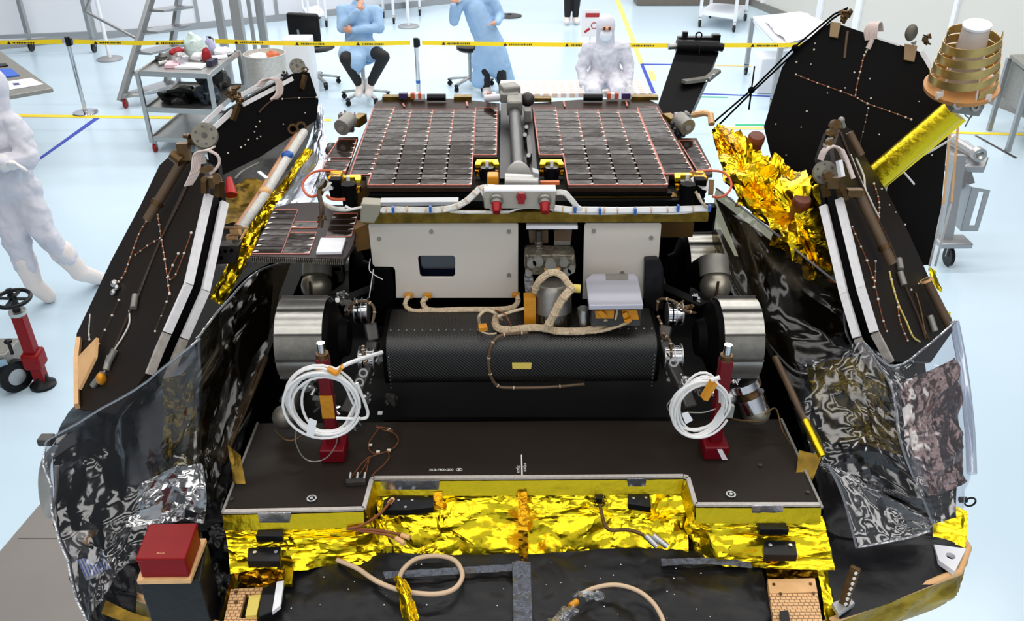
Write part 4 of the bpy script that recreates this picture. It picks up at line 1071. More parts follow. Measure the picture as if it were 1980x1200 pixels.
# tan rim and gold skirt along the hull edge
rim = [RF[0] + V((.0, .5, 0)), RF[0], RF[1], RF[2], RF[3]]
tb = MB()
for i in range(len(rim) - 1): tb.cyl(rim[i] + V((0, 0, .02)), rim[i + 1] + V((0, 0, .02)), .009, n=10)
for p in rim[1:-1]: tb.sph(p + V((0, 0, .02)), .009, 10, 6)
L(tb, 'tan_rim', 'tan')
sk = [[p + V((.004, 0, .015)) for p in rim], [p + V((.004, -.01, -.05)) for p in rim], [p + V((-.01, .0, -.095)) for p in rim]]
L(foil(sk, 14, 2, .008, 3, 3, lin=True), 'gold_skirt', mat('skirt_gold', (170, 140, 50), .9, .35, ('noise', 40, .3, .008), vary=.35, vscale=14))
riml = [V((-p.x + .02, p.y, p.z)) for p in rim]
tb = MB()
for i in range(len(riml) - 1): tb.cyl(riml[i] + V((0, 0, .02)), riml[i + 1] + V((0, 0, .02)), .009, n=10)
for p in riml[1:-1]: tb.sph(p + V((0, 0, .02)), .009, 10, 6)
L(tb, 'tan_rim', 'tan')
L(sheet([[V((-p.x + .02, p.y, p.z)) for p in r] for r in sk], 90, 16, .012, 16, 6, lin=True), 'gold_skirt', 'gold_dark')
bl('gold_cover', [[(1800, 960, 1.93), (1840, 975, 1.93), (1872, 990, 1.92)], [(1805, 1050, 1.915), (1840, 1050, 1.91), (1868, 1058, 1.905)]], 4, .012, 18, 16, 'gold', 12)
L(MB().prism(zs([(1806, 1052), (1868, 1060), (1846, 1104), (1815, 1082)], 1.925), V((0, 0, -.014)), [[p for p in [pz(1838, 1074, 1.925) + V((.011 * math.cos(t), .011 * math.sin(t), 0)) for t in [2 * math.pi * i / 20 for i in range(20)]]]]), 'mounting_pad', 'white')
c = pz(1876, 970, 1.93); b = MB(); b.tube([c + V((.014 * math.cos(t), 0, .014 * math.sin(t))) for t in [2 * math.pi * i / 20 for i in range(20)]], .0025, 8, True); b.cyl(c + V((-.03, 0, .008)), c + V((-.012, 0, .008)), .008); L(b, 'lifting_ring', 'blackp')
# bronze perforated upright at lower right
p, q = pz(1628, 1178, 1.92), pY(1655, 1096, pz(1628, 1178, 1.92).y + .02)
b = MB(); b.bar(p, q, .022, .012); L(b, 'upright_bracket', 'brass', bevel=.002)
for i in range(7):
    c = p.lerp(q, .2 + i * .12) + V((0, -.007, 0)); L(MB().cyl(c, c + V((0, -.003, 0)), .0045, n=10), 'bracket_hole', 'print')
L(MB().prism(zs([(1606, 1172), (1640, 1158), (1652, 1172), (1620, 1194)], 1.925), V((0, 0, .012))), 'bracket_foot', 'alu_matt', bevel=.002)
# connector pockets
bl('gold_pocket', [[(1480, 1082, 1.96), (1530, 1080, 1.96), (1584, 1084, 1.96)], [(1484, 1120, 1.90), (1530, 1120, 1.90), (1585, 1120, 1.90)]], 3, .01, 24, 14, 'gold_deep', 14)
bl('gold_pocket', [[(1576, 1085, 1.95), (1588, 1140, 1.93), (1596, 1200, 1.91)], [(1600, 1100, 1.93), (1612, 1150, 1.92), (1620, 1210, 1.9)]], 6, .012, 24, 12, 'gold', 14)
tanb = mat('perforated_tan', (224, 178, 126), 0, .5); nt = tanb.node_tree; br = nt.nodes.new('ShaderNodeTexBrick'); br.inputs['Scale'].default_value = 1; br.inputs['Brick Width'].default_value = .012; br.inputs['Row Height'].default_value = .009; br.inputs['Mortar Size'].default_value = .0009
br.inputs['Color1'].default_value = lin((226, 180, 128)); br.inputs['Color2'].default_value = lin((220, 172, 120)); br.inputs['Mortar'].default_value = lin((120, 84, 52)); tcn = nt.nodes.new('ShaderNodeTexCoord'); nt.links.new(tcn.outputs['Object'], br.inputs['Vector']); nt.links.new(br.outputs['Color'], nt.nodes['Principled BSDF'].inputs['Base Color'])
L(MB().prism(zs([(1484, 1122), (1576, 1120), (1596, 1230), (1500, 1230)], 1.945), V((0, 0, -.014))), 'connector_plate', tanb, bevel=.001)
L(MB().prism(zs([(1484, 1119), (1576, 1117), (1581, 1144), (1489, 1146)], 1.947), V((0, 0, -.012))), 'plate_header', 'tan', bevel=.001)
for (x, y) in ((1496, 1130), (1567, 1129), (1509, 1148), (1573, 1147)):
    c = pz(x, y, 1.947); L(MB().cyl(c, c + V((0, 0, .003)), .0035, n=10), 'screw', 'brass')
b = MB(); b.prism(zs([(1508, 1180), (1524, 1178), (1530, 1212), (1512, 1212)], 1.962), V((0, 0, -.015))); L(b, 'black_plug', 'blackp', bevel=.001)
# left pocket
bl('gold_pocket', [[(455, 1094, 1.955), (505, 1090, 1.955), (562, 1092, 1.95)], [(450, 1120, 1.93), (505, 1118, 1.92), (555, 1118, 1.92)], [(448, 1150, 1.88), (500, 1150, 1.88), (545, 1150, 1.88)]], 5, .012, 30, 20, 'gold_deep', 16)
bl('gold_pocket', [[(455, 1098, 1.955), (440, 1140, 1.94), (425, 1205, 1.92)], [(470, 1120, 1.90), (458, 1150, 1.90), (440, 1210, 1.89)]], 8, .008, 24, 10, 'gold', 16)
sl = [zs([(474, 1148), (492, 1146), (484, 1194), (462, 1194)], 1.94)]
L(MB().prism(zs([(446, 1138), (508, 1134), (494, 1212), (430, 1212)], 1.94), V((0, 0, -.014)), sl), 'connector_plate', tanb, bevel=.001)
L(MB().prism(zs([(482, 1150), (505, 1148), (496, 1188), (474, 1190)], 1.95), V((0, 0, -.02))), 'label_block', 'ylabel', bevel=.001)
for (x, y) in ((457, 1144), (457, 1164)):
    c = pz(x, y, 1.942); L(MB().cyl(c, c + V((0, 0, .003)), .004, n=10), 'screw', 'brass')
L(MB().prism(zs([(507, 1135), (545, 1125), (530, 1180), (498, 1192)], 1.955), V((0, 0, -.05))), 'black_side_block', 'blackp', bevel=.003)
L(MB().prism(zs([(535, 1124), (549, 1122), (542, 1170), (526, 1182)], 1.958), V((0, 0, -.01))), 'white_strip', 'white')
L(MB().prism(zs([(553, 1078), (570, 1078), (564, 1128), (549, 1128)], 1.957), V((0, 0, -.01))), 'gold_flap', 'gold_smooth')

# --- pedestal with the red cover lower left
bx = zs([(268, 1125), (388, 1122), (402, 1050), (282, 1054)], 2.062)
L(MB().prism(bx, V((0, 0, ZH - 2.062))), 'instrument_pedestal', 'black_foil', bevel=.004)
L(MB().prism(zs([(264, 1122), (368, 1120), (399, 1040), (292, 1042)], 2.078), V((0, 0, -.012))), 'pedestal_top', 'tan', bevel=.001)
rc = thing('red_cover_box', (pz(320, 1060, 2.08)), 'deep red protective cover box at the lower left of the lander', 'cover')
tp = zs([(289, 1014), (381, 1012), (357, 1079), (263, 1080)], 2.135); bs = [V((p.x, p.y, 2.079)) for p in tp]
cen = sum(tp, V()) / 4
m = MB(); m.add(bs + [p for p in tp], [(0, 1, 2, 3), (4, 5, 6, 7), (0, 1, 5, 4), (1, 2, 6, 5), (2, 3, 7, 6), (3, 0, 4, 7)]); m.build('cover', M['red_cover'], rc, bevel=.004)
m = MB(); lid = [p + (p - cen).normalized() * .0025 + V((0, 0, .0012)) for p in tp]; m.prism(lid, V((0, 0, -.009))); m.build('lid', M['red_cover'], rc, bevel=.003)
text_obj('printed_mark', '363-0', M['tan'], pz(310, 1069, 2.1363), rot_from(tp[2] - tp[3], tp[1] - tp[2]), .007, rc)

# black liner foils around the red box
bl('black_liner', [[(385, 1030, 2.0), (440, 1010, 2.0), (480, 1060, 1.97)], [(400, 1090, 1.94), (440, 1080, 1.96), (470, 1110, 1.94)], [(400, 1160, 1.89), (430, 1150, 1.9), (450, 1150, 1.9)]], 6, .03, 30, 30, 'black_gloss', 9)
bl('gold_strap', [[(205, 1160, 1.93), (260, 1185, 1.92), (330, 1205, 1.91)], [(195, 1185, 1.92), (250, 1205, 1.91), (320, 1225, 1.9)]], 3, .006, 26, 8, 'gold_dark', 16)
L(MB().prism(zs([(150, 1082), (200, 1068), (215, 1098), (165, 1116)], 1.935), V((0, 0, -.01))), 'striped_label', 'print')
sp = MB()
for i in range(9):
    t = i / 9 + .03; a = V(pz(150, 1082, 1.9365)).lerp(pz(200, 1068, 1.9365), t); c = V(pz(165, 1116, 1.9365)).lerp(pz(215, 1098, 1.9365), t); sp.bar(a, c, .0028, .001)
o = L(sp, 'label_stripes', mat('label_blue', (80, 110, 190), 0, .5))

# --- side fairings (black foil walls beside the plate)
def sh3(name, rows, seed, amp, nu, nv, m, sc=8, mode='crease', parent=None, **k):
    s = foil([[pY(*p) for p in r] for r in rows], nu, nv, amp, seed, 3, decay=.12) if nu < 20 else sheet([[pY(*p) for p in r] for r in rows], nu, nv, amp, sc, seed, mode)
    return L(s, name, m, parent, **k)
sh3('side_fairing', [[(535, 505, 2.35), (470, 545, 2.3), (395, 640, 2.2), (330, 720, 2.15)], [(515, 700, 2.0), (440, 745, 1.95), (340, 760, 1.87), (150, 780, 2.12)], [(470, 850, 1.78), (400, 880, 1.72), (260, 880, 1.74), (108, 868, 1.88)], [(440, 985, 1.6), (390, 1005, 1.58), (250, 1020, 1.6), (118, 1030, 1.66)]], 3, .016, 4, 5, 'black_gloss', 6)
sh3('side_fairing', [[(1384, 380, 2.62), (1490, 462, 2.48), (1625, 562, 2.3)], [(1480, 640, 2.1), (1560, 690, 2.02), (1690, 700, 1.95)], [(1545, 820, 1.82), (1640, 840, 1.78), (1840, 820, 1.75)], [(1588, 990, 1.6), (1640, 1040, 1.58), (1850, 1000, 1.62)]], 8, .016, 4, 5, 'black_gloss', 6)
# brown struts beside the plate
def rod(name, p, q, r, m, parent=None, n=12): return L(MB().cyl(p, q, r, n=n), name, m, parent)
s1 = rod('brown_strut', pY(426, 893, 1.66), pY(512, 690, 1.92), .011, 'brown'); L(MB().ring(pY(426, 893, 1.66), pY(428, 886, 1.668), .0125, .008), 'strut_end', 'brass', s1)
s2 = rod('brown_strut', pY(1590, 882, 1.68), pY(1498, 690, 1.94), .009, 'brown'); rod('strut_sleeve', pY(1590, 882, 1.68), pY(1556, 812, 1.765), .0105, 'gold_smooth', s2)
for rows, sd in (([[(440, 860, 1.66), (465, 880, 1.66)], [(452, 935, 1.61), (475, 935, 1.61)]], 3), ([[(1545, 870, 1.7), (1590, 880, 1.68)], [(1538, 925, 1.64), (1570, 930, 1.64)]], 4)):
    sh3('tape_tab', rows, sd, .002, 3, 3, 'gold_dark')

# --- solar wings
def wire(pts, r=.0016, m='copper', parent=None, sub=5, name='wire'): return L(MB().tube(pts, r, 6, sub=sub), name, m, parent)
def beads(pts, parent, r=.0034, name='wire_bead'):
    b = MB()
    for p in pts: b.sph(p, r * rnd.uniform(.7, 1.2), 7, 5)
    o = L(b, name, 'bead', parent); o['kind'] = 'stuff'; return o
class Wing:
    def __init__(s, p0, n, outline, th=.012, m='panel_back', gap=.034, m2='black', second=True):
        s.p0 = V(p0); s.n = V(n).normalized()
        if s.n.dot(CAM - s.p0) < 0: s.n = -s.n
        pts = ps(outline, s.p0, s.n); s.o = L(MB().prism(pts, -s.n * th), 'solar_wing', m)
        if second: L(MB().prism([p - s.n * (th + gap) for p in pts], -s.n * th), 'folded_panel', m2, s.o)
        c = sum(pts, V()) / len(pts)
        if second: L(MB().prism([c + (p - c) * .97 - s.n * (th + .002) for p in pts], -s.n * (gap - .004)), 'hinge_core', 'black', s.o)
    def at(s, x, y, h=.004): return pp(x, y, s.p0 + s.n * h, s.n)
    def pts(s, l, h=.004): return [s.at(x, y, h) for x, y in l]
    def wire(s, l, m='copper', r=.0016, nb=0, h=.004):
        p = s.pts(l, h); w = wire(p, r, m, s.o)
        if nb:
            q = smoothpath(p, 12); beads([q[int(i * (len(q) - 1) / (nb - 1))] for i in range(nb)], s.o)
    def dots(s, l): beads(s.pts(l, .003), s.o, .003, 'rivet_dot')
    def rail(s, l, w=.012, d=.014, off=0, m='white_rail'):
        p = s.pts(l, off); b = MB()
        for i in range(len(p) - 1): b.bar(p[i], p[i + 1], w, d, up=s.n)
        L(b, 'edge_rail', m, s.o)
M['white_rail'] = mat('white_rail', (232, 230, 232), 0, .4, vary=.06, vscale=60)
Aw, Bw, Cw = pY(287, 716, 1.78), pY(400, 372, 2.12), pY(150, 645, 2.2)
nL = (Bw - Aw).cross(Cw - Aw)
LN = Wing(Aw, nL, [(399, 372), (361, 548), (305, 665), (287, 716), (225, 800), (148, 790), (148, 645), (215, 503), (270, 400), (308, 320), (345, 285), (392, 300)])
def edge_bar(pts3, w, h, name, m, parent, up=None):
    b = MB()
    for i in range(len(pts3) - 1): b.bar(pts3[i], pts3[i + 1], w, h, up=up)
    return L(b, name, m, parent)
def y_on(W, l, off): return [W.at(x, y, off) for x, y in l]
def wing_rails(W, up_px, low_px, first=True):
    c = sum((v.co.copy() for v in W.o.data.vertices), V()) / len(W.o.data.vertices) + origin_of(W.o)
    for off in (-.006, -.052):
        for px, m in ((up_px, 'white_rail'), (low_px, 'grey_rail')):
            p = W.pts(px, 0); q = []
            for i, a in enumerate(p):
                d = (p[min(i + 1, len(p) - 1)] - p[max(i - 1, 0)]).normalized(); o_ = d.cross(W.n).normalized()
                if o_.dot(a - c) < 0: o_ = -o_
                q.append(a + o_ * .004 + W.n * off)
            b = MB()
            for i in range(len(q) - 1): b.bar(q[i], q[i + 1], .012, .020, up=W.n)
            L(b, 'edge_rail', m, W.o)
M['grey_rail'] = mat('grey_rail', (176, 168, 160), .1, .45, vary=.2, vscale=60)
wing_rails(LN, [(398, 376), (359, 548), (318, 640)], [(317, 642), (302, 676), (284, 722)])
# copper and bead wiring on the left wing
LN.wire([(288, 420), (270, 450), (255, 490), (240, 530), (225, 550)], 'copper', .002, 12)
LN.wire([(305, 415), (312, 460), (320, 510), (328, 568)], 'copper', .0016, 12)
LN.wire([(262, 492), (285, 475), (310, 460)], 'copper', .0016, 5)
LN.wire([(345, 490), (325, 535), (340, 530), (370, 450)], 'copper', .0014, 7)
LN.wire([(328, 566), (318, 595), (300, 640)], 'wire_dark', .0014, 4)
LN.wire([(380, 320), (345, 395), (310, 465), (270, 560), (235, 640), (200, 720)], 'wire_dark', .003, 0)
LN.wire([(372, 330), (330, 420), (295, 500), (262, 585), (252, 595)], 'grey_dark', .0022, 0)
LN.wire([(250, 600), (250, 625), (238, 650), (222, 675), (210, 700), (198, 728)], 'harness_w', .0024, 0)
LN.wire([(230, 580), (212, 620), (195, 655), (180, 690)], 'wire_dark', .0018, 5)
LN.wire([(174, 608), (172, 640), (173, 656)], 'bead', .0016, 4)
b = MB()
for (x, y, r) in ((222, 548, .012), (220, 565, .01), (226, 556, .009)): b.sph(LN.at(x, y, .008), r, 10, 6)
L(b, 'wire_connector', 'alu', LN.o)
for l in ([(258, 595), (262, 570)], [(210, 700), (222, 676)], [(205, 715), (213, 688)], [(180, 745), (198, 722)]): L(MB().cyl(LN.at(*l[0], .01), LN.at(*l[1], .01), .009, n=10), 'wire_connector', 'grey', LN.o)
L(MB().sph(LN.at(196, 732, .01), .014, 10, 6, (1, 1, 1.3)), 'amber_tag', 'amber', LN.o)
p = LN.pts([(186, 652), (183, 690), (152, 752), (150, 690)], .03); L(MB().prism(p, -LN.n * .008), 'tan_plate', 'tan', LN.o)
edge_bar([LN.at(153, 655, .01), LN.at(148, 700, .01), LN.at(149, 785, .01)], .012, .02, 'tan_edge', 'tan', LN.o)
# brown strut tube over the left wing
tbp = [LN.at(362, 296, .03), LN.at(285, 425, .03)]
k = L(MB().cyl(tbp[0], tbp[1], .0135, n=16), 'brown_tube', 'brown', LN.o)
for f in (.15, .8): c = tbp[0].lerp(tbp[1], f); dd = (tbp[1] - tbp[0]).normalized(); MB
for f in (.08, .74): c = tbp[0].lerp(tbp[1], f); dd = (tbp[1] - tbp[0]).normalized(); L(MB().cyl(c - dd * .006, c + dd * .006, .0175, n=16), 'tube_clamp', 'brass', LN.o)
# hinge chain at the top of the left wings
def junk(name, c, r, n, m, seed, parent=None):
    """small bracket cluster: clevis plates, pins and bolts"""
    rr = random.Random(seed); b = MB(); c = V(c)
    for i in range(n):
        o_ = V((rr.uniform(-1, 1), rr.uniform(-1, 1), rr.uniform(-1, 1))) * r * .8
        if i % 3 == 0: b.box(c + o_, (rr.uniform(.3, .7) * r, rr.uniform(.3, .8) * r, rr.uniform(.3, .7) * r), Matrix.Rotation(rr.uniform(0, 3), 3, 'Z') @ Matrix.Rotation(rr.uniform(0, 1), 3, 'X'))
        elif i % 3 == 1: dd = V((rr.uniform(-1, 1), rr.uniform(-1, 1), rr.uniform(-1, 1))).normalized(); b.cyl(c + o_ - dd * r * .5, c + o_ + dd * r * .5, r * rr.uniform(.12, .28), n=10)
        else: b.sph(c + o_, r * rr.uniform(.2, .36), 10, 6)
    b.box(c, (r * .9, r * .9, r * .9)); return L(b, name, m, parent)
def disc(c, r, axis, name, m, parent=None, holes=6):
    c = V(c); ax = V(axis).normalized(); o = L(MB().cyl(c - ax * .006, c + ax * .006, r, n=32), name, m, parent, bevel=.0015)
    a, b_, _ = MB().frame(ax)
    h = MB()
    for i in range(holes):
        t = 2 * math.pi * i / holes + .4; q = c + (a * math.cos(t) + b_ * math.sin(t)) * r * .68 + ax * .0055; h.cyl(q, q + ax * .0015, r * .1, n=10)
    h.cyl(c + ax * .005, c + ax * .009, r * .2, n=14)
    L(h, 'disc_holes', 'grey_dark', o); return o
toC = lambda p: (CAM - p).normalized()
c = pY(396, 262, 2.2); disc(c, .034, V((.15, -.85, .5)), 'pivot_disc', 'disc', LN.o)
L(MB().bar(pY(384, 280, 2.2), pY(392, 318, 2.17), .02, .01), 'pivot_arm', 'grey', LN.o)
junk('hinge_bracket', pY(372, 272, 2.2), .02, 9, 'brass', 3, LN.o)
b = MB(); q0, q1 = pY(334, 298, 2.18), pY(352, 312, 2.17); b.ring(q0, q1, .016, .012, 16); b.box(pY(356, 292, 2.18), (.03, .02, .045)); L(b, 'bronze_clamp', 'brass', LN.o)
b = MB(); b.box(pY(406, 352, 2.12), (.026, .02, .028)); 
for (x, y, r) in ((394, 328, .008), (421, 346, .011), (406, 325, .009), (396, 346, .007), (420, 340, .008)): q = pY(x, y, 2.1); b.cyl(q, q + V((.002, -.014, .004)), r, n=14)
b.bar(pY(425, 350, 2.11), pY(423, 380, 2.1), .02, .014); b.bar(pY(395, 345, 2.11), pY(396, 374, 2.1), .014, .012); L(b, 'hinge_bracket', 'brass', LN.o)
# pale ribbon loop over the bracket
lp = y3([(357, 360, 2.1), (370, 330, 2.11), (374, 300, 2.12), (388, 292, 2.12), (404, 291, 2.12), (420, 300, 2.12), (424, 315, 2.12), (414, 330, 2.11), (405, 336, 2.1)])
b = MB()
for k in range(6): b.tube([q + V((.003 * k, .002 * k, -.002 * k * math.sin(i))) for i, q in enumerate(lp[:5])], .0022, 6, sub=5)
b.tube(lp[4:], .004, 7, sub=5); L(b, 'ribbon_cable', mat('pink_ribbon', (214, 196, 190), 0, .6), LN.o)
# --- left rear wing
LB = Wing(pY(520, 225, 2.75), V((.72, -.60, .34)), [(408, 262), (452, 206), (500, 178), (566, 142), (598, 140), (616, 194), (612, 232), (500, 305), (427, 340), (408, 300)], m='panel_black', second=False)
for off, l1, l2 in ((.0, [(415, 246), (450, 214)], [(468, 203), (520, 176), (565, 152)]), (-.06, [(393, 240), (430, 205)], [(455, 190), (510, 160), (552, 142)])):
    edge_bar(y_on(LB, l1, off), .014, .01, 'edge_rail', 'white_rail', LB.o, LB.n); edge_bar(y_on(LB, l2, off), .013, .01, 'edge_rail', 'white_rail', LB.o, LB.n)
L(MB().prism([LB.at(x, y, -.014) for x, y in [(408, 262), (452, 206), (500, 178), (566, 142), (598, 140), (612, 200), (500, 300), (420, 330)]], -LB.n * .04), 'hinge_core', 'black', LB.o)
junk('hinge_bracket', pY(450, 180, 2.68), .022, 14, 'brass', 5, LB.o); junk('hinge_bracket', pY(463, 195, 2.66), .016, 10, 'brass', 6, LB.o)
L(MB().bar(pY(460, 205, 2.64), pY(450, 232, 2.62), .016, .012), 'bronze_tab', 'brass', LB.o)
c = pY(575, 128, 2.95); disc(c, .026, V((.1, -.85, .5)), 'pivot_disc', 'disc', LB.o)
junk('hinge_bracket', pY(553, 146, 2.92), .016, 9, 'grey_dark', 7, LB.o); junk('hinge_bracket', pY(590, 140, 2.93), .014, 8, 'brass', 12, LB.o)
L(MB().bar(pY(590, 145, 2.9), pY(583, 172, 2.88), .014, .012), 'bronze_tab', 'brass', LB.o)
b = MB(); rb = LB.pts([(502, 165), (508, 155), (522, 150), (536, 154), (540, 166), (538, 180), (528, 190)], .012)
for k in range(9): b.tube([q + LB.n * .002 * (k % 2) + V((-.006 + .003 * k * .5, .004 * k - .012, -.001 * k)) for q in rb], .0026, 6, sub=5)
L(b, 'ribbon_cable', bpy.data.materials['pink_ribbon'], LB.o)
LB.wire([(530, 190), (512, 205), (500, 218)], 'wire_dark', .003)
LB.wire([(525, 194), (560, 190), (612, 188)], 'wire_dark', .0012, 4)
LB.dots([(502, 235), (495, 245), (492, 255), (480, 270), (474, 280), (466, 285), (497, 268), (504, 264), (548, 240), (590, 218), (441, 296)])
# --- right near wing
Aw, Bw, Cw = pY(1712, 690, 1.82), pY(1627, 380, 2.16), pY(1842, 625, 2.26)
nR = (Bw - Aw).cross(Cw - Aw)
RN = Wing(Aw, nR, [(1627, 380), (1668, 555), (1700, 640), (1725, 695), (1800, 700), (1842, 640), (1840, 615), (1800, 545), (1757, 450), (1716, 372), (1680, 315), (1645, 250), (1628, 240), (1612, 290)])
wing_rails(RN, [(1628, 384), (1670, 555), (1696, 640)], [(1697, 642), (1708, 662), (1726, 697)])
RN.wire([(1690, 355), (1699, 385), (1700, 410), (1697, 440)], 'copper', .0016, 8)
RN.wire([(1648, 438), (1658, 462), (1675, 500), (1690, 545), (1705, 610), (1715, 640)], 'copper', .0014, 8)
RN.wire([(1720, 525), (1727, 555), (1738, 590), (1752, 620), (1765, 650), (1778, 660)], 'ylabel', .0026, 9)
RN.wire([(1736, 585), (1740, 620), (1755, 658)], 'copper', .0018, 6)
RN.wire([(1693, 505), (1692, 535), (1690, 555)], 'copper', .0014, 4)
RN.wire([(1625, 255), (1655, 330), (1690, 410), (1725, 480), (1745, 540), (1775, 610), (1790, 655)], 'wire_dark', .003)
RN.wire([(1645, 300), (1665, 350), (1700, 420)], 'harness_w', .0024, 4)
RN.wire([(1655, 305), (1670, 340), (1673, 365), (1685, 390)], 'bead', .003, 0)
RN.wire([(1770, 565), (1780, 600), (1788, 640), (1796, 655)], 'brass', .003, 0)
for l in ([(1740, 525), (1748, 550)], [(1798, 610), (1808, 640)], [(1738, 500), (1742, 520)]): L(MB().cyl(RN.at(*l[0], .01), RN.at(*l[1], .01), .009, n=10), 'wire_connector', 'grey', RN.o)
RN.dots([(1750, 434), (1720, 396), (1732, 410), (1705, 365), (1776, 548), (1762, 560)])
tbp = [RN.at(1660, 372, .035), RN.at(1725, 510, .035)]; L(MB().cyl(tbp[0], tbp[1], .0135, n=16), 'brown_tube', 'brown', RN.o)
dd = (tbp[1] - tbp[0]).normalized()
for f in (.02, .76): c = tbp[0].lerp(tbp[1], f); L(MB().cyl(c - dd * .006, c + dd * .006, .0175, n=16), 'tube_clamp', 'brass', RN.o)
tbp = [RN.at(1790, 540, .02), RN.at(1836, 630, .02)]; L(MB().cyl(tbp[0], tbp[1], .013, n=16), 'brown_tube', 'brown', RN.o); L(MB().ring(tbp[0], tbp[0] + (tbp[1] - tbp[0]).normalized() * .006, .019, .012), 'tube_clamp', 'tan', RN.o)
tbp = [RN.at(1642, 256, .02), RN.at(1665, 300, .02)]; L(MB().cyl(tbp[0], tbp[1], .011, n=16), 'brown_tube', 'brown', RN.o)
sh3('gold_scrap', [[(1795, 515, 2.3), (1810, 525, 2.3)], [(1805, 555, 2.27), (1822, 565, 2.27)]], 3, .005, 3, 4, 'gold', 20)
sh3('gold_scrap', [[(1826, 600, 2.25), (1838, 604, 2.25)], [(1828, 622, 2.24), (1840, 625, 2.24)]], 3, .004, 3, 3, 'gold', 20)
c = pY(1595, 334, 2.17); disc(c, .032, V((-.1, -.85, .5)), 'pivot_disc', 'disc', RN.o)
b = MB(); 
for (x, y, r) in ((1597, 338, .011), (1597, 346, .008), (1612, 240, .012), (1602, 255, .008), (1600, 275, .008)): q = pY(x, y, 2.14); b.cyl(q, q + V((0, -.02, .006)), r, n=14)
b.box(pY(1610, 352, 2.14), (.03, .02, .03)); b.bar(pY(1594, 358, 2.14), pY(1599, 380, 2.13), .018, .014); b.bar(pY(1622, 355, 2.14), pY(1626, 380, 2.13), .016, .014)
b.bar(pY(1622, 345, 2.14), pY(1640, 385, 2.12), .018, .01); b.box(pY(1652, 372, 2.13), (.04, .02, .02)); L(b, 'hinge_bracket', 'brass', RN.o)
junk('hinge_bracket', pY(1612, 252, 2.22), .018, 12, 'brass', 9, RN.o); junk('hinge_bracket', pY(1602, 274, 2.2), .014, 10, 'grey', 10, RN.o)
q = pY(1627, 232, 2.25); L(MB().cyl(pY(1632, 246, 2.25), q, .006).sph(q, .009), 'ball_pin', 'grey', RN.o)
b = MB(); lp = y3([(1590, 310, 2.17), (1598, 292, 2.17), (1612, 283, 2.17), (1628, 290, 2.16), (1638, 312, 2.15), (1650, 345, 2.13)])
for k in range(8): b.tube([q_ + V((0, .004 * k, -.001 * k)) for q_ in lp[:5]], .0032, 6, sub=5)
b.tube(lp[3:], .006, 7, sub=5); L(b, 'ribbon_cable', bpy.data.materials['pink_ribbon'], RN.o)
L(MB().bar(pY(1622, 310, 2.15), pY(1628, 342, 2.13), .012, .012), 'white_clamp', 'white', RN.o)
# --- right rear wing
RB = Wing(pY(1650, 300, 2.75), V((-.42, -.86, .30)), [(1608, 42), (1627, 48), (1784, 102), (1812, 160), (1834, 245), (1820, 400), (1796, 512), (1700, 520), (1560, 400), (1490, 300), (1477, 245), (1512, 130), (1540, 92)], m='panel_black', gap=.025)
edge_bar(y_on(RB, [(1838, 248), (1824, 395)], .0), .007, .01, 'edge_rail', 'tan', RB.o, RB.n)
edge_bar(y_on(RB, [(1824, 400), (1797, 514)], .0), .007, .01, 'edge_rail', 'alu', RB.o, RB.n)
edge_bar(y_on(RB, [(1852, 246), (1840, 390)], -.03), .007, .01, 'edge_rail', 'tan', RB.o, RB.n); edge_bar(y_on(RB, [(1839, 394), (1808, 514)], -.03), .007, .01, 'edge_rail', 'alu', RB.o, RB.n)
edge_bar(y_on(RB, [(1672, 66), (1740, 88)], .0), .006, .008, 'edge_rail', 'alu', RB.o, RB.n)
edge_bar(y_on(RB, [(1782, 100), (1806, 140)], .0), .014, .01, 'edge_rail', 'white_rail', RB.o, RB.n)
RB.wire([(1539, 144), (1580, 160), (1646, 184), (1677, 200), (1720, 215), (1762, 231)], 'copper', .0016, 16)
RB.wire([(1677, 96), (1670, 110), (1664, 135), (1658, 160), (1654, 184)], 'copper', .0022, 10)
RB.wire([(1679, 209), (1675, 228), (1671, 246), (1661, 284)], 'wire_dark', .0016, 5)
RB.wire([(1639, 60), (1636, 80), (1633, 112)], 'brown', .0045)
RB.dots([(1576, 84), (1574, 96), (1568, 124), (1540, 120), (1549, 246), (1634, 170), (1652, 140), (1684, 190), (1682, 152), (1777, 196), (1802, 300), (1700, 260), (1560, 215), (1600, 180), (1500, 240), (1780, 260), (1520, 300), (1700, 330)])
junk('hinge_bracket', pY(1634, 28, 2.78), .02, 13, 'brass', 21, RB.o)
for pts in ([(1606, 42), (1626, 44), (1620, 74), (1603, 71)], [(1749, 84), (1774, 88), (1768, 120), (1747, 116)]): L(MB().prism(RB.pts(pts, .02), -RB.n * .018), 'bronze_tab', mat('bronze_grey', (150, 124, 92), .5, .4) if 'bronze_grey' not in bpy.data.materials else bpy.data.materials['bronze_grey'], RB.o, bevel=.002)
c = pY(1762, 63, 2.72); L(MB().sph(c, .026, 16, 10, (.75, .4, 1)), 'pivot_disc', 'disc', RB.o); junk('hinge_bracket', pY(1789, 76, 2.7), .015, 10, 'brass', 22, RB.o); junk('hinge_bracket', pY(1768, 84, 2.7), .008, 6, 'grey', 23, RB.o)
b = MB()
for k in range(10):
    q = [RB.at(1674 + k * 2.2, 78 - .3 * k, .014), RB.at(1672 + k * 2.6, 60, .02), RB.at(1680 + k * 2, 46, .012), RB.at(1692 + k * 1.4, 44, -.03), RB.at(1700 + k * .8, 60, -.05)]; b.tube(q, .003, 6, sub=4)
b.tube(RB.pts([(1686, 76), (1682, 86), (1678, 94)], .01), .008, 8, sub=4); L(b, 'ribbon_cable', bpy.data.materials['pink_ribbon'], RB.o)
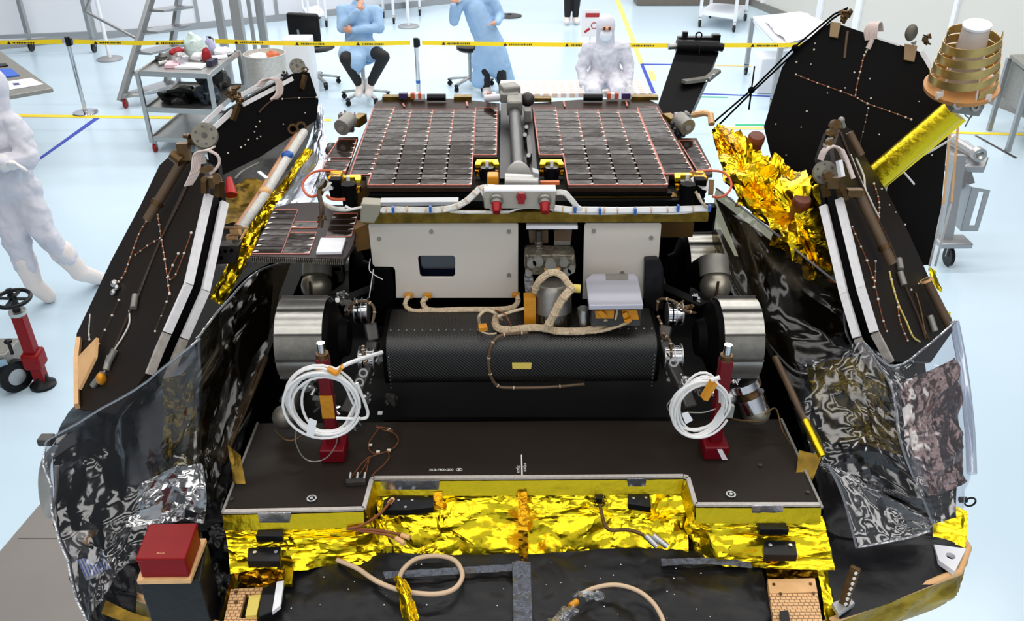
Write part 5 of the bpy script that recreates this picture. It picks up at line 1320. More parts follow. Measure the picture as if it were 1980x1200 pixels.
for a in ([(1640, 15), (1612, 28), (1535, 92), (1455, 172), (1378, 238)], [(1638, 18), (1610, 36), (1540, 98), (1452, 180), (1388, 243)]):
    L(MB().tube([RB.at(x, y, .02 + .001 * i) for i, (x, y) in enumerate(a)], .0034, 7), 'stay_cord', 'black', RB.o)
for (x, y) in ((1537, 93), (1453, 174)): L(MB().sph(RB.at(x, y, .02), .012, 10, 6), 'cord_knot', 'black', RB.o)
L(MB().tube(RB.pts([(1453, 174), (1448, 212)], .02), .003, 6).tube(RB.pts([(1453, 174), (1459, 128)], .02), .0025, 6), 'cord_tail', 'black', RB.o)

# --- gold boom with the helical antenna
AN = L(MB().cyl(pY(1843, 214, 2.42), pY(1640, 390, 2.5), .035, .042, n=24), 'antenna_boom', 'gold_smooth')
L(MB().cyl(pY(1862, 228, 2.44), pY(1690, 372, 2.5), .012, n=14), 'boom_seam', 'gold', AN)
a0, a1 = pY(1858, 168, 2.4), pY(1887, 58, 2.36); ad = (a1 - a0).normalized(); aL = (a1 - a0).length
fa, fb, _ = MB().frame(ad)
L(MB().lathe([(-.006, .001), (-.006, .096), (.006, .098), (.008, .09), (.008, .001)], a0, ad, n=36), 'antenna_base', mat('tan_bracket', (196, 138, 78), .2, .45), AN)
L(MB().box(pY(1865, 203, 2.36), (.085, .05, .035), rot_from(V((1, 0, -.15)), V((0, 1, .2)))), 'joint_block', 'grey', AN, bevel=.004)
b = MB()
for (x, y) in ((1850, 203), (1884, 206)): q = pY(x, y, 2.325); b.ring(q, q + V((0, -.008, .002)), .013, .006, 16)
L(b, 'joint_eyes', 'steel', AN)
L(MB().tube(y3([(1900, 195, 2.35), (1896, 215, 2.35), (1886, 222, 2.35), (1870, 215, 2.35), (1866, 222, 2.35), (1876, 228, 2.35), (1882, 216, 2.35), (1866, 245, 2.36)]), .002, 6, sub=4), 'loose_wire', 'grey', AN)
L(MB().cyl(a0, a1 + ad * .012, .04, .034, n=28), 'antenna_core', mat('white_core', (214, 204, 198), .1, .45), AN); L(MB().cyl(a1 + ad * .01, a1 + ad * .016, .036, n=28), 'core_cap', 'white', AN)
hel = mat('brass_ribbon', (196, 168, 104), .75, .35, vary=.2, vscale=30)
for s0 in (0, math.pi):
    b = MB(); N = 110; turns = 2.2; vs = []; hw_ = .0122
    for i in range(N + 1):
        f = i / N; t = -2 * math.pi * turns * f + s0 + 1.0; rr = .088 - .022 * f; z = .02 + f * (aL - .035)
        for dr in (0, .002):
            for dz in (-hw_, hw_): vs.append(a0 + ad * (z + dz) + (fa * math.cos(t) + fb * math.sin(t)) * (rr + dr))
    fs = []
    for i in range(N):
        o_ = i * 4; n_ = o_ + 4
        fs += [(o_, o_ + 1, n_ + 1, n_), (o_ + 2, n_ + 2, n_ + 3, o_ + 3), (o_ + 1, o_ + 3, n_ + 3, n_ + 1), (o_, n_, n_ + 2, o_ + 2)]
    b.add(vs, fs, True); L(b, 'helix_ribbon', hel, AN, sharp=30)
for i in range(6):
    t = i * math.pi / 3; b = MB(); p = a0 + (fa * math.cos(t) + fb * math.sin(t)) * .088; q = a1 - ad * .03 + (fa * math.cos(t) + fb * math.sin(t)) * .066; b.bar(p, q, .004, .004); L(b, 'helix_support', bpy.data.materials['white_core'], AN)
for t in (0.6, 2.2, 3.8, 5.3):
    p = a0 + (fa * math.cos(t) + fb * math.sin(t)) * .088; L(MB().box(p + ad * .008, (.018, .018, .02)), 'base_lug', bpy.data.materials['white_core'], AN, bevel=.002)
L(MB().tube(y3([(1850, 262, 2.5), (1800, 292, 2.52), (1745, 320, 2.54), (1718, 350, 2.55), (1712, 372, 2.56)]), .0035, 7, sub=6), 'white_cable', 'cable_w', AN)
L(MB().bar(pY(1742, 326, 2.5), pY(1768, 356, 2.48), .012, .003), 'cable_tie', 'white', AN)

# --- crumpled gold masses on the right
def gm(name, rows, seed, amp=.03, nu=8, nv=8, sc=0, m='gold_sh'):
    s = foil([[pY(*p) for p in r] for r in rows], nu, nv, amp, seed, 3, decay=.32); return L(s, name, m, sharp=26)
gm('gold_shroud', [[(1382, 258, 2.75), (1398, 248, 2.75), (1412, 250, 2.76)], [(1392, 300, 2.62), (1430, 290, 2.58), (1465, 296, 2.62)], [(1408, 345, 2.5), (1440, 335, 2.46), (1492, 330, 2.52)], [(1430, 400, 2.42), (1470, 390, 2.36), (1500, 375, 2.42)]], 3, .035, 4, 7)
gm('gold_shroud', [[(1440, 300, 2.62), (1490, 318, 2.56), (1530, 330, 2.5), (1585, 322, 2.5)], [(1430, 350, 2.45), (1490, 355, 2.36), (1545, 362, 2.3), (1605, 365, 2.34)], [(1440, 400, 2.35), (1500, 415, 2.27), (1550, 425, 2.2), (1612, 440, 2.22)], [(1480, 440, 2.3), (1530, 470, 2.2), (1570, 490, 2.15), (1616, 510, 2.16)], [(1540, 490, 2.24), (1570, 515, 2.17), (1590, 530, 2.14), (1614, 550, 2.13)]], 7, .045, 6, 8)
for (x, y, Y) in ((1460, 276, 2.62), (1547, 398, 2.24)):
    q = pY(x, y, Y); L(MB().lathe([(-.04, .022), (.004, .024), (.008, .026), (.024, .026), (.03, .022), (.031, 0)], q, V((0, -.35, .94)), 22), 'brown_cap', 'rust')
L(MB().tube(y3([(1398, 252, 2.72), (1420, 278, 2.6), (1432, 296, 2.56)]), .014, 12, sub=4), 'gold_duct', 'gold_deep')
L(MB().tube(y3([(1380, 250, 2.74), (1383, 268, 2.74), (1389, 290, 2.73)]), .006, 8), 'cord_hook', 'black')
L(MB().tube(y3([(1340, 222, 2.85), (1362, 218, 2.82), (1374, 222, 2.8), (1376, 240, 2.77)]), .011, 8), 'white_bracket', 'tan')
# --- tall black case at the right rear
M['case'] = mat('case_black', (10, 10, 11), 0, .4, spec=.15)
UC = thing('upright_case', pY(1300, 222, 3.16), 'tall black case standing tilted behind the right solar deck panel', 'case')
fp_ = y3([(1308, 96, 3.42), (1391, 100, 3.42), (1330, 232, 3.16), (1268, 215, 3.16)]); nn = (fp_[1] - fp_[0]).cross(fp_[3] - fp_[0]).normalized()
if nn.dot(CAM - fp_[0]) < 0: nn = -nn
MB().prism(fp_, -nn * .16).build('case_body', M['case'], UC, bevel=.004)
MB().cyl(pY(1308, 88, 3.42), pY(1388, 90, 3.42), .024, n=20).build('top_roller', M['blackp'], UC)
MB().cyl(pY(1292, 90, 3.42), pY(1308, 89, 3.42), .012).build('roller_pin', M['steel'], UC)
MB().cyl(pY(1388, 90, 3.42), pY(1398, 92, 3.42), .016).build('roller_pin', M['blackp'], UC)
b = MB(); b.box(pY(1350, 76, 3.44), (.16, .03, .02)); b.box(pY(1324, 70, 3.44), (.02, .02, .035)); b.box(pY(1384, 74, 3.44), (.03, .03, .03)); b.build('top_frame', M['blackp'], UC)
q = pY(1351, 68, 3.43); MB().ring(q, q + V((0, -.006, 0)), .014, .009, 16).build('top_eye', M['blackp'], UC)
MB().bar(pY(1352, 84, 3.385), pY(1352, 104, 3.385), .004, .003).build('brass_clip', M['brass'], UC)
b = MB(); b.bar(pY(1322, 158, 3.26), pY(1368, 152, 3.3), .03, .012); b.bar(pY(1366, 154, 3.29), pY(1388, 136, 3.33), .03, .012); b.build('latch_strap', M['grey'], UC)
for (x, y) in ((1372, 152), (1380, 145), (1366, 158)): q = pY(x, y, 3.27); MB().sph(q, .006, 8, 6).build('latch_screw', M['alu'], UC)

# --- equipment between left wings and rover
cb = MB(); cb.tube(y3([(588, 255, 2.78), (575, 275, 2.72), (548, 318, 2.6), (515, 372, 2.46), (485, 415, 2.36), (466, 442, 2.3)]), .014, 10, sub=5); cbo = L(cb, 'cable_conduit', 'harness_w')
cb = MB(); cb.tube(y3([(578, 258, 2.79), (563, 280, 2.73), (534, 325, 2.6), (500, 380, 2.46), (474, 418, 2.36), (458, 440, 2.3)]), .011, 10, sub=5); L(cb, 'copper_conduit', mat('salmon_conduit', (206, 152, 112), .1, .5, vary=.15, vscale=40), cbo)
for (x, y, Y) in ((556, 300, 2.64), (512, 370, 2.46)): q = pY(x, y, Y); L(MB().sph(q, .02, 12, 8, (1, 1, .7)), 'cable_tie', 'tan' if y > 320 else 'blue', cbo)
for (x, y) in ((566, 248), (582, 244)): q = pY(x, y, 2.8); L(MB().ring(q, q + V((.005, -.02, .004)), .017, .01, 16), 'conduit_eye', 'brass', cbo)
gm('gold_strip', [[(592, 285, 2.72), (606, 292, 2.72)], [(540, 355, 2.56), (562, 362, 2.56)], [(512, 392, 2.45), (535, 402, 2.45)], [(478, 440, 2.34), (502, 458, 2.34)], [(445, 500, 2.22), (470, 520, 2.2)], [(405, 575, 2.1), (428, 590, 2.1)]], 5, .010, 2, 14)
L(sheet([[pY(*p) for p in r] for r in [[(438, 362, 2.55), (480, 350, 2.6), (520, 350, 2.6)], [(430, 395, 2.45), (470, 395, 2.48), (505, 395, 2.5)], [(428, 430, 2.35), (460, 430, 2.38), (480, 430, 2.4)]]], 24, 30, .02, 14, 6), 'amber_liner', 'gold_dark')
L(sheet([[pY(*p) for p in r] for r in [[(412, 285, 2.78), (510, 270, 2.92), (616, 215, 3.05)], [(420, 420, 2.5), (500, 420, 2.55), (560, 380, 2.65)], [(400, 520, 2.3), (470, 520, 2.3), (530, 500, 2.35)]]], 24, 30, .01, 8, 6), 'inner_wall', 'black_foil')
q0, q1 = pY(446, 377, 2.36), pY(443, 344, 2.4); L(MB().cyl(q0, q1, .02, .008, n=20), 'red_plug', mat('bright_red_cone', (200, 20, 12), 0, .4))
b = MB(); b.prism(ys([(412, 477), (462, 474), (456, 510), (410, 512)], 2.12), V((0, .04, 0))); L(b, 'bracket_box', 'grey_dark', bevel=.003)
b = MB()
for (x, y) in ((424, 486), (436, 485), (448, 484), (428, 498)): q = pY(x, y, 2.118); b.cyl(q, q - V((0, .003, 0)), .005, n=8)
L(b, 'bracket_slots', 'black')
for (x0, y0, x1, y1) in ((430, 443, 413, 470), (478, 440, 461, 470), (420, 440, 480, 440)): L(MB().bar(pY(x0, y0, 2.2), pY(x1, y1, 2.15), .005, .004), 'frame_rod', 'tan')
for (x, y) in ((456, 449), (449, 461)): q = pY(x, y, 2.18); L(MB().cyl(q - V((.012, 0, 0)), q + V((.012, 0, .004)), .012, n=16), 'tape_roll', 'tan')
L(MB().bar(pY(500, 332, 2.5), pY(516, 345, 2.48), .012, .004), 'small_clip', 'alu')
L(MB().tube(y3([(455, 345, 2.48), (470, 330, 2.52), (500, 315, 2.6)]), .003, 6, sub=4), 'edge_wire', 'grey')
# silver foil between left rear wing and rover
gm('silver_flap', [[(606, 208, 2.95), (618, 200, 2.95), (626, 202, 2.95)], [(604, 262, 2.82), (622, 255, 2.8), (631, 262, 2.8)], [(586, 300, 2.7), (612, 320, 2.62), (632, 330, 2.6)], [(552, 370, 2.5), (580, 385, 2.44), (606, 392, 2.42)], [(530, 405, 2.42), (548, 412, 2.4), (575, 412, 2.38)]], 4, .008, 4, 6, 12, 'silver_foil')
# ================================================================== rover
RV = thing('rover', (0.0, 2.4, 2.0), 'six-wheeled planetary rover with twin dark solar panels folded on its deck', 'rover')
def Rb(mb, name, m, parent=None, **k): return mb.build(name, M[m] if isinstance(m, str) else m, parent or RV, **k)
ZD = 2.64
YF = 2.09
# --- chassis
Rb(MB().box((-.005, 2.52, 2.45), (.74, .74, .28)), 'chassis', 'black')
for s in (-1, 1): Rb(MB().box((s * .43 + .01, 2.6, 2.5), (.14, .62, .16)), 'side_bay', mat('amber_bay', (92, 66, 22), .4, .45, vary=.3, vscale=14) if 'amber_bay' not in bpy.data.materials else bpy.data.materials['amber_bay'])
def rrect(pts, r=0): return pts
lp = [(715, 431), (1000, 431), (1002, 434), (1002, 573), (999, 576), (766, 576), (764, 522), (760, 516), (724, 515), (720, 510), (712, 436)]
hole = [(812, 494), (876, 494), (880, 498), (880, 531), (876, 536), (816, 536), (812, 532), (808, 498)]
wp = Rb(MB().prism(ys(lp, YF), V((0, .008, 0)), [ys(hole, YF)]), 'front_panel', 'white_paint', bevel=.001)
Rb(MB().prism(ys([(803, 489), (885, 489), (885, 541), (803, 541)], YF + .03), V((0, .004, 0))), 'window_pane', 'window', wp)
for a, b_ in (((803, 489), (803, 541)), ((885, 489), (885, 541))): pass
for (x, y) in ((733, 461), (834, 447), (984, 447), (984, 531)):
    q = pY(x, y, YF); Rb(MB().cyl(q, q - V((0, .004, 0)), .0055, n=12), 'bolt', 'grey', wp)
rp_ = [(1133, 431), (1276, 431), (1279, 434), (1274, 497), (1270, 500), (1252, 501), (1248, 505), (1243, 578), (1126, 578), (1130, 436)]
wp2 = Rb(MB().prism(ys(rp_, YF), V((0, .008, 0))), 'front_panel', 'white_paint', bevel=.001)
for (x, y) in ((1148, 446), (1259, 459), (1203, 526)):
    q = pY(x, y, YF); Rb(MB().cyl(q, q - V((0, .004, 0)), .0055, n=12), 'bolt', 'grey', wp2)
# dark uprights beside the panels
Rb(MB().prism(ys([(1247, 502), (1272, 500), (1283, 520), (1284, 600), (1245, 600)], YF - .02), V((0, .05, 0))), 'side_post', 'black_foil', bevel=.004)
Rb(MB().prism(ys([(724, 518), (757, 518), (766, 578), (740, 600), (722, 600)], YF - .0), V((0, .05, 0))), 'side_post', 'black', bevel=.004)
# --- centre recess: mechanism
Rb(MB().prism(ys([(1018, 436), (1117, 436), (1117, 443), (1018, 443)], YF - .01), V((0, .03, 0))), 'white_bar', 'white')
Rb(MB().prism(ys([(1022, 445), (1060, 445), (1060, 470), (1024, 470)], YF + .012), V((0, .004, 0))), 'tan_backing', 'brown')
Rb(MB().prism(ys([(1071, 445), (1106, 443), (1104, 466), (1072, 466)], YF + .012), V((0, .004, 0))), 'tan_backing', 'brown')
Rb(MB().prism(ys([(1072, 466), (1103, 467), (1103, 474), (1071, 474)], YF + .008), V((0, .004, 0))), 'pale_strip', 'grey')
q0, q1 = pY(1042, 446, YF - .005), pY(1041, 488, YF - .005)
ps_ = Rb(MB().cyl(q0, q1, .009), 'motor_post', 'grey_dark'); 
for f in (.45, .6, .75, .9): c = q0.lerp(q1, f); Rb(MB().cyl(c, c - V((0, 0, .004)), .0115), 'post_ring', 'chrome', ps_)
hz = Rb(MB().prism(ys([(1016, 492), (1112, 494), (1114, 522), (1100, 530), (1030, 532), (1018, 540), (1014, 510)], 2.03), V((0, .06, 0))), 'drive_housing', mat('smoky_metal', (112, 106, 92), .6, .3, ('foil', 40, .5, .01), vary=.35, vscale=40), bevel=.006)
for (x, y, r) in ((1028, 506, .012), (1040, 502, .014), (1090, 504, .012), (1104, 518, .01), (1064, 508, .015), (1096, 522, .011), (1022, 524, .009)):
    q = pY(x, y, 2.03); Rb(MB().cyl(q, q - V((0, .014, 0)), r, n=14), 'housing_boss', 'grey', hz)
Rb(MB().prism(ys([(1052, 519), (1084, 519), (1083, 523), (1053, 523)], 2.022), V((0, .01, 0))), 'pale_tab', 'tan', hz)
Rb(MB().prism(ys([(1014, 540), (1030, 535), (1034, 560), (1026, 572), (1016, 565)], 2.02), V((0, .03, 0))), 'film_wrap', 'bag')
cm = mat('brushed_motor', (150, 148, 142), .85, .32, ('brush', 80, .2, .003), vary=.15, vscale=30)
c0, c1 = pY(1070, 632, 1.985), pY(1069, 545, 2.0)
mo = Rb(MB().lathe([(0, .001), (0, .05), (.112, .048), (.128, .038), (.132, .001)], c0, c1 - c0, 30), 'drill_motor', cm)
sh_ = MB().lathe([(.0, .0505), (.045, .0505), (.05, .0502)], c0, c1 - c0, 30); Rb(sh_, 'motor_sleeve', mat('mirror_grey', (88, 84, 76), .9, .12), mo)
def hv(pts, r, name='cable_harness', m='harness', wraps=0, parent=None):
    p = smoothpath([V(q) for q in pts], 7); b = MB(); k = 3 if r > .006 else 1
    if k == 1: b.tube(p, r, 8)
    else:
        for j in range(5):
            an = j * 2 * math.pi / 5; q = []
            for i, c in enumerate(p):
                tw = an + i * .12; q.append(c + V((math.cos(tw), math.sin(tw) * .6, math.sin(tw))) * r * .5)
            b.tube(q, r * .6, 7)
    o = Rb(b, name, m, parent)
    if wraps:
        w_ = MB()
        for i in range(wraps):
            j = int((i + .5) * (len(p) - 2) / wraps); d_ = (p[j + 1] - p[j]).normalized(); w_.cyl(p[j] - d_ * .0015, p[j] + d_ * .0015, r * 1.22, n=12)
        Rb(w_, 'harness_lacing', 'cable_tan', o)
    return o
hv(y3([(1034, 562, 1.965), (1040, 546, 1.955), (1056, 531, 1.95), (1072, 526, 1.95), (1088, 534, 1.945), (1102, 552, 1.935)]), .008, wraps=5)
hv(y3([(1106, 556, 1.925), (1092, 572, 1.91), (1078, 594, 1.905), (1068, 615, 1.905), (1056, 634, 1.91)]), .0095, wraps=5)
Rb(MB().cyl(pY(1096, 556, 1.95), pY(1122, 558, 1.95), .011), 'harness_connector', 'ylabel')
# --- drill box
X0, X1 = pY(740, 650, 1.9).x, pY(1277, 650, 1.9).x
zt, zb, yb, yf = 2.319, 2.168, 2.055, 1.895
prof = [(yb, zb), (yb, zt)]
r_ = .042
for i in range(9):
    a = math.pi / 2 * i / 8; prof.append((yf + r_ - r_ * math.sin(a), zt - .004 - r_ + r_ * math.cos(a)))
for i in range(7):
    a = math.pi / 2 * i / 6; prof.append((yf + r_ - r_ * math.cos(a), zb + r_ - r_ * math.sin(a)))
b = MB(); b.prism([V((X0, y, z)) for y, z in prof], V((X1 - X0, 0, 0))); b.sm = [True] * len(b.sm)
db = Rb(b, 'drill_box', 'carbon', sharp=32)
for xx in (X0 - .004, X1 - .006):
    b = MB(); cy, cz = sum(p[0] for p in prof) / len(prof), sum(p[1] for p in prof) / len(prof)
    b.prism([V((xx, cy + (y - cy) * 1.02, cz + (z - cz) * 1.02)) for y, z in prof], V((.01, 0, 0))); Rb(b, 'end_cap', 'black', db)
rv_ = MB()
for i in range(34):
    x = X0 + .015 + (X1 - X0 - .03) * i / 33; rv_.sph((x, 1.945, zt + .0005), .0022, 8, 4)
Rb(rv_, 'rivet_row', 'alu', db)
Rb(MB().prism(ys([(990, 701), (1028, 701), (1027, 713), (991, 713)], yf - .0012), V((0, .001, 0))), 'label_plate', 'ylabel', db)
for xx, nn in ((X0 + .003, 9), (X1 - .003, 9)):
    for i in range(nn):
        q = V((xx + (.008 if xx < 0 else -.008), yf - .001 + (0 if i > 2 else .0), zt - .05 - i * .012)); Rb(MB().sph(q, .002, 8, 4), 'cap_screw', 'alu', db)
# harness lying on the box
ZH_ = zt + .008
hv([pY(960, 612, 1.985), pz(958, 626, ZH_), pz(968, 636, ZH_), pz(1000, 636, ZH_), pz(1040, 633, ZH_), pz(1080, 640, ZH_), pz(1130, 640, ZH_)], .0085, wraps=10)
hv([pz(1080, 638, ZH_), pz(1140, 636, ZH_ + .004), pz(1175, 628, ZH_ + .01), pz(1212, 618, ZH_ + .02)], .006, wraps=6)
hv([pz(1120, 640, ZH_), pz(1150, 632, ZH_ + .006), pz(1172, 615, 2.37)], .0065, wraps=5)
hv([pz(1100, 642, ZH_), pz(1160, 640, ZH_), pz(1216, 622, 2.36)], .005, wraps=5)
hv([pY(928, 628, 1.97), pz(926, 612, 2.36), pz(940, 600, 2.37), pz(958, 606, 2.362), pz(970, 618, ZH_)], .004, m='harness')
hv([pz(926, 628, ZH_), pz(930, 640, ZH_), pz(945, 645, ZH_), pz(960, 644, ZH_)], .0025, m='harness')
hv([pz(958, 600, 2.362), pz(975, 606, 2.37), pz(985, 622, 2.36), pz(990, 632, ZH_)], .0018, m='copper')
hv([pz(962, 612, 2.36), pz(990, 602, 2.365), pz(1014, 596, 2.37)], .004, m='harness')
Rb(MB().prism(zs([(924, 626), (940, 624), (943, 632), (926, 634)], 2.362), V((0, 0, -.012))), 'amber_clip', 'amber', bevel=.001)
# upper harness in front of the panels
hv(y3([(792, 572, 2.075), (785, 580, 2.068), (784, 590, 2.06), (792, 598, 2.05), (808, 601, 2.045), (850, 600, 2.045)]), .006, wraps=4)
hv(y3([(826, 574, 2.075), (818, 582, 2.068), (822, 594, 2.055), (840, 600, 2.045), (900, 598, 2.045), (960, 598, 2.045), (990, 594, 2.05), (1001, 584, 2.06), (1001, 574, 2.07)]), .0065, wraps=10)
for (x, y) in ((790, 571), (826, 571), (998, 570)): Rb(MB().box(pY(x, y, 2.078), (.022, .014, .011)), 'amber_connector', 'amber', bevel=.001)
# cable looping over the box front
hv([pz(1020, 643, ZH_), pz(990, 645, ZH_), pz(965, 650, zt + .004), pY(950, 668, 1.89), pY(945, 695, yf - .004), pY(949, 726, yf - .004), pY(962, 745, yf - .002), pY(985, 749, yf - .001), pY(1060, 748, yf + .01), pY(1130, 742, yf + .02)], .0042, m='brown', wraps=8)
# orange bracket, small motor, electronics box
Rb(MB().prism(ys([(1013, 578), (1036, 577), (1037, 626), (1014, 627)], 1.965), V((0, .035, 0))), 'amber_bracket', 'amber', bevel=.001)
eb = Rb(MB().prism(zs([(1132, 540), (1144, 529), (1227, 529), (1234, 536), (1244, 589), (1139, 590)], 2.425), V((0, 0, -.014))), 'electronics_box', mat('satin_silver', (188, 188, 200), .35, .4), bevel=.002)
cx0, cx1 = pz(1145, 590, 2.41), pz(1241, 589, 2.41)
Rb(MB().prism([cx0, cx1, cx1 + V((-.004, .12, 0)), cx0 + V((0, .12, 0))], V((0, 0, -.062))), 'box_body', 'grey_dark', eb)
Rb(MB().bar(cx0 + V((0, -.002, -.005)), cx1 + V((0, -.002, -.005)), .004, .009), 'box_rim', 'tan', eb)
Rb(MB().prism(zs([(1171, 529), (1214, 529), (1215, 541), (1172, 541)], 2.4262), V((0, 0, -.001))), 'grey_label', 'grey', eb)
for a in ([(1150, 601), (1188, 600), (1187, 616), (1152, 616)], [(1202, 600), (1232, 600), (1236, 618), (1206, 618)]):
    Rb(MB().prism(ys(a, cx0.y - .004), V((0, .008, 0))), 'amber_socket', 'amber', eb, bevel=.001)
for a in ([(1152, 602), (1164, 601), (1176, 612), (1166, 616)], [(1203, 608), (1212, 604), (1216, 612), (1206, 618)], [(1206, 620), (1220, 616), (1222, 622), (1212, 626)]):
    Rb(MB().prism(ys(a, cx0.y - .016), V((0, .008, 0))), 'amber_plug', 'amber', eb, bevel=.001)
Rb(MB().tube([cx0.lerp(cx1, .5) + V((0, -.004, .012)), cx0.lerp(cx1, .5) + V((0, -.006, -.02)), cx0.lerp(cx1, .48) + V((0, -.006, -.04))], .0028, 7), 'short_lead', 'harness', eb)
q = pY(1128, 605, 1.95); Rb(MB().cyl(q + V((0, 0, -.05)), q + V((0, 0, -.005)), .014).cyl(q + V((0, 0, -.006)), q + V((0, 0, .014)), .016), 'silver_cylinder', 'alu')

# --- deck edge structure
e0, e1 = pY(700, 422, 2.07), pY(1372, 420, 2.07)
Rb(MB().box(((e0.x + e1.x) / 2, 2.48, 2.578), (e1.x - e0.x, .80, .030)), 'deck_base', 'gold_dark', bevel=.001)
Rb(MB().box(((e0.x + e1.x) / 2, 2.49, 2.604), (e1.x - e0.x - .02, .78, .024)), 'deck_layer', 'black')
Rb(MB().prism(ys([(735, 391), (886, 390), (885, 397), (737, 398)], 2.055), V((0, .03, 0))), 'white_bar', 'alu_matt')
Rb(MB().prism(ys([(697, 394), (737, 396), (734, 415), (724, 432), (696, 430)], 2.045), V((0, .045, 0))), 'corner_bracket', mat('stone_grey', (146, 142, 126), .2, .5), bevel=.003)
hv(y3([(738, 406, 2.05), (780, 405, 2.05), (830, 406, 2.05), (872, 402, 2.048), (900, 390, 2.045), (920, 372, 2.05), (930, 364, 2.06), (955, 362, 2.07)]), .0075, m='harness_w', wraps=9)
hv(y3([(870, 408, 2.05), (900, 410, 2.048), (940, 410, 2.046), (985, 409, 2.045)]), .0045, m='harness_w')
hv(y3([(930, 368, 2.05), (938, 385, 2.045), (946, 400, 2.042), (960, 408, 2.042)]), .003, m='cable_w')
hv(y3([(985, 409, 2.045), (1010, 402, 2.043), (1040, 402, 2.043), (1075, 406, 2.045)]), .003, m='cable_w')
hv(y3([(1076, 372, 2.055), (1092, 373, 2.05), (1104, 385, 2.046), (1116, 400, 2.045), (1124, 404, 2.045)]), .0065, m='harness_w')
hv(y3([(1068, 402, 2.045), (1100, 405, 2.045), (1160, 406, 2.046), (1220, 406, 2.046), (1290, 405, 2.046), (1368, 403, 2.05)]), .0075, m='cable_w', wraps=10)
hv(y3([(1100, 412, 2.045), (1170, 413, 2.045), (1240, 411, 2.045), (1310, 412, 2.045), (1372, 404, 2.05)]), .003, m='cable_w')
for (x, y) in ((1112, 405), (1160, 408), (1228, 408), (1311, 402), (1372, 402), (832, 404), (760, 405)): Rb(MB().box(pY(x, y, 2.037), (.006, .012, .016)), 'blue_tie', 'blue')
# connector box in the middle
cbx = Rb(MB().prism(ys([(934, 372), (1075, 372), (1073, 403), (936, 403)], 2.035), V((0, .05, 0))), 'connector_box', mat('warm_grey', (168, 162, 150), .3, .45), bevel=.003)
Rb(MB().prism([pY(936, 371, 2.036), pY(1075, 371, 2.036), pY(1075, 371, 2.036) + V((0, .03, .003)), pY(936, 371, 2.036) + V((0, .03, .003))], V((0, 0, .004))), 'white_lid', 'white', cbx)
q = pY(1008, 379, 2.033); b = MB(); b.lathe([(0, .001), (0, .013), (.012, .013), (.012, .001)], q, (0, -1, 0), 6, False); Rb(b, 'red_hex_cap', 'red', cbx)
b = MB(); b.box(pY(1008, 388, 2.03), (.017, .014, .012)); Rb(b, 'red_tab', 'red', cbx)
for x in (960, 1053):
    q = pY(x, 385, 2.034); k = Rb(MB().lathe([(0, .001), (0, .017), (.008, .017), (.008, .013), (.014, .013), (.014, .001)], q, (0, -1, -.35), 20), 'socket_ring', 'grey', cbx)
    q2 = q + V((0, -.012, -.004)); Rb(MB().lathe([(0, .0125), (.02, .0125), (.024, .010), (.03, .0095), (.0305, 0)], q2, (0, -.9, -.6), 20), 'red_cap', 'red', k)
    Rb(MB().lathe([(-.002, .0135), (.004, .0135)], q2, (0, -.9, -.6), 20), 'cap_rim', 'grey', k)
# --- mast lying on the deck
h0, h1 = pY(976, 348, 2.12), pY(1040, 350, 2.12)
ms = Rb(MB().cyl(h0, h1, .017, n=20), 'mast_hinge', mat('pale_silver', (206, 204, 200), .55, .35))
Rb(MB().box(pY(953, 347, 2.12), (.03, .035, .032)), 'amber_wrap', 'amber', ms, bevel=.004)
Rb(MB().prism(ys([(1030, 332), (1042, 336), (1044, 358), (1036, 360)], 2.11), V((0, .03, 0))), 'hinge_cheek', 'alu_matt', ms)
Rb(MB().box(pY(1063, 353, 2.13), (.05, .012, .008)), 'orange_strip', mat('orange_strip', (200, 100, 40), 0, .5), ms)
t0, t1 = pz(1003, 338, 2.66), pz(995, 214, 2.66)
Rb(MB().lathe([(-.001, .001), (0, .034), (.02, .03), (.045, .021), (.06, .0185)], t0, t1 - t0, 24), 'mast_flare', bpy.data.materials['pale_silver'], ms)
Rb(MB().cyl(t0, t1, .0185, .0185, n=24), 'mast_tube', 'carbon_tube', ms)
q = t1 + V((0, .02, .015)); b = MB(); b.box(q, (.05, .07, .05), Matrix.Rotation(.15, 3, 'X')); b.box(q + V((-.015, .07, .02)), (.06, .06, .05), Matrix.Rotation(.3, 3, 'Z')); Rb(b, 'mast_head', 'grey', ms, bevel=.006)
Rb(MB().sph(pz(1020, 192, 2.67), .024, 16, 10), 'head_motor', 'grey_dark', ms); Rb(MB().cyl(pz(940, 190, 2.66), pz(975, 188, 2.68), .012), 'head_arm', 'white', ms)
Rb(MB().box(pz(985, 186, 2.69), (.06, .05, .03)), 'head_plate', 'stone' if 'stone' in M else 'grey', ms, bevel=.004)
# channel between the panels
Rb(MB().prism(zs([(968, 200), (1028, 200), (1040, 345), (966, 345)], 2.625), V((0, 0, -.01))), 'channel_floor', 'blackp')
Rb(MB().box(pz(1023, 285, 2.635), (.012, .16, .02)), 'channel_rail', 'grey_dark'); Rb(MB().box(pz(1020, 222, 2.64), (.02, .05, .04)), 'channel_block', 'grey')
for (x, y) in ((1015, 260), (1018, 245), (1022, 300)): Rb(MB().cyl(pz(x, y, 2.63), pz(x, y, 2.66), .006, n=10), 'channel_pin', 'alu')

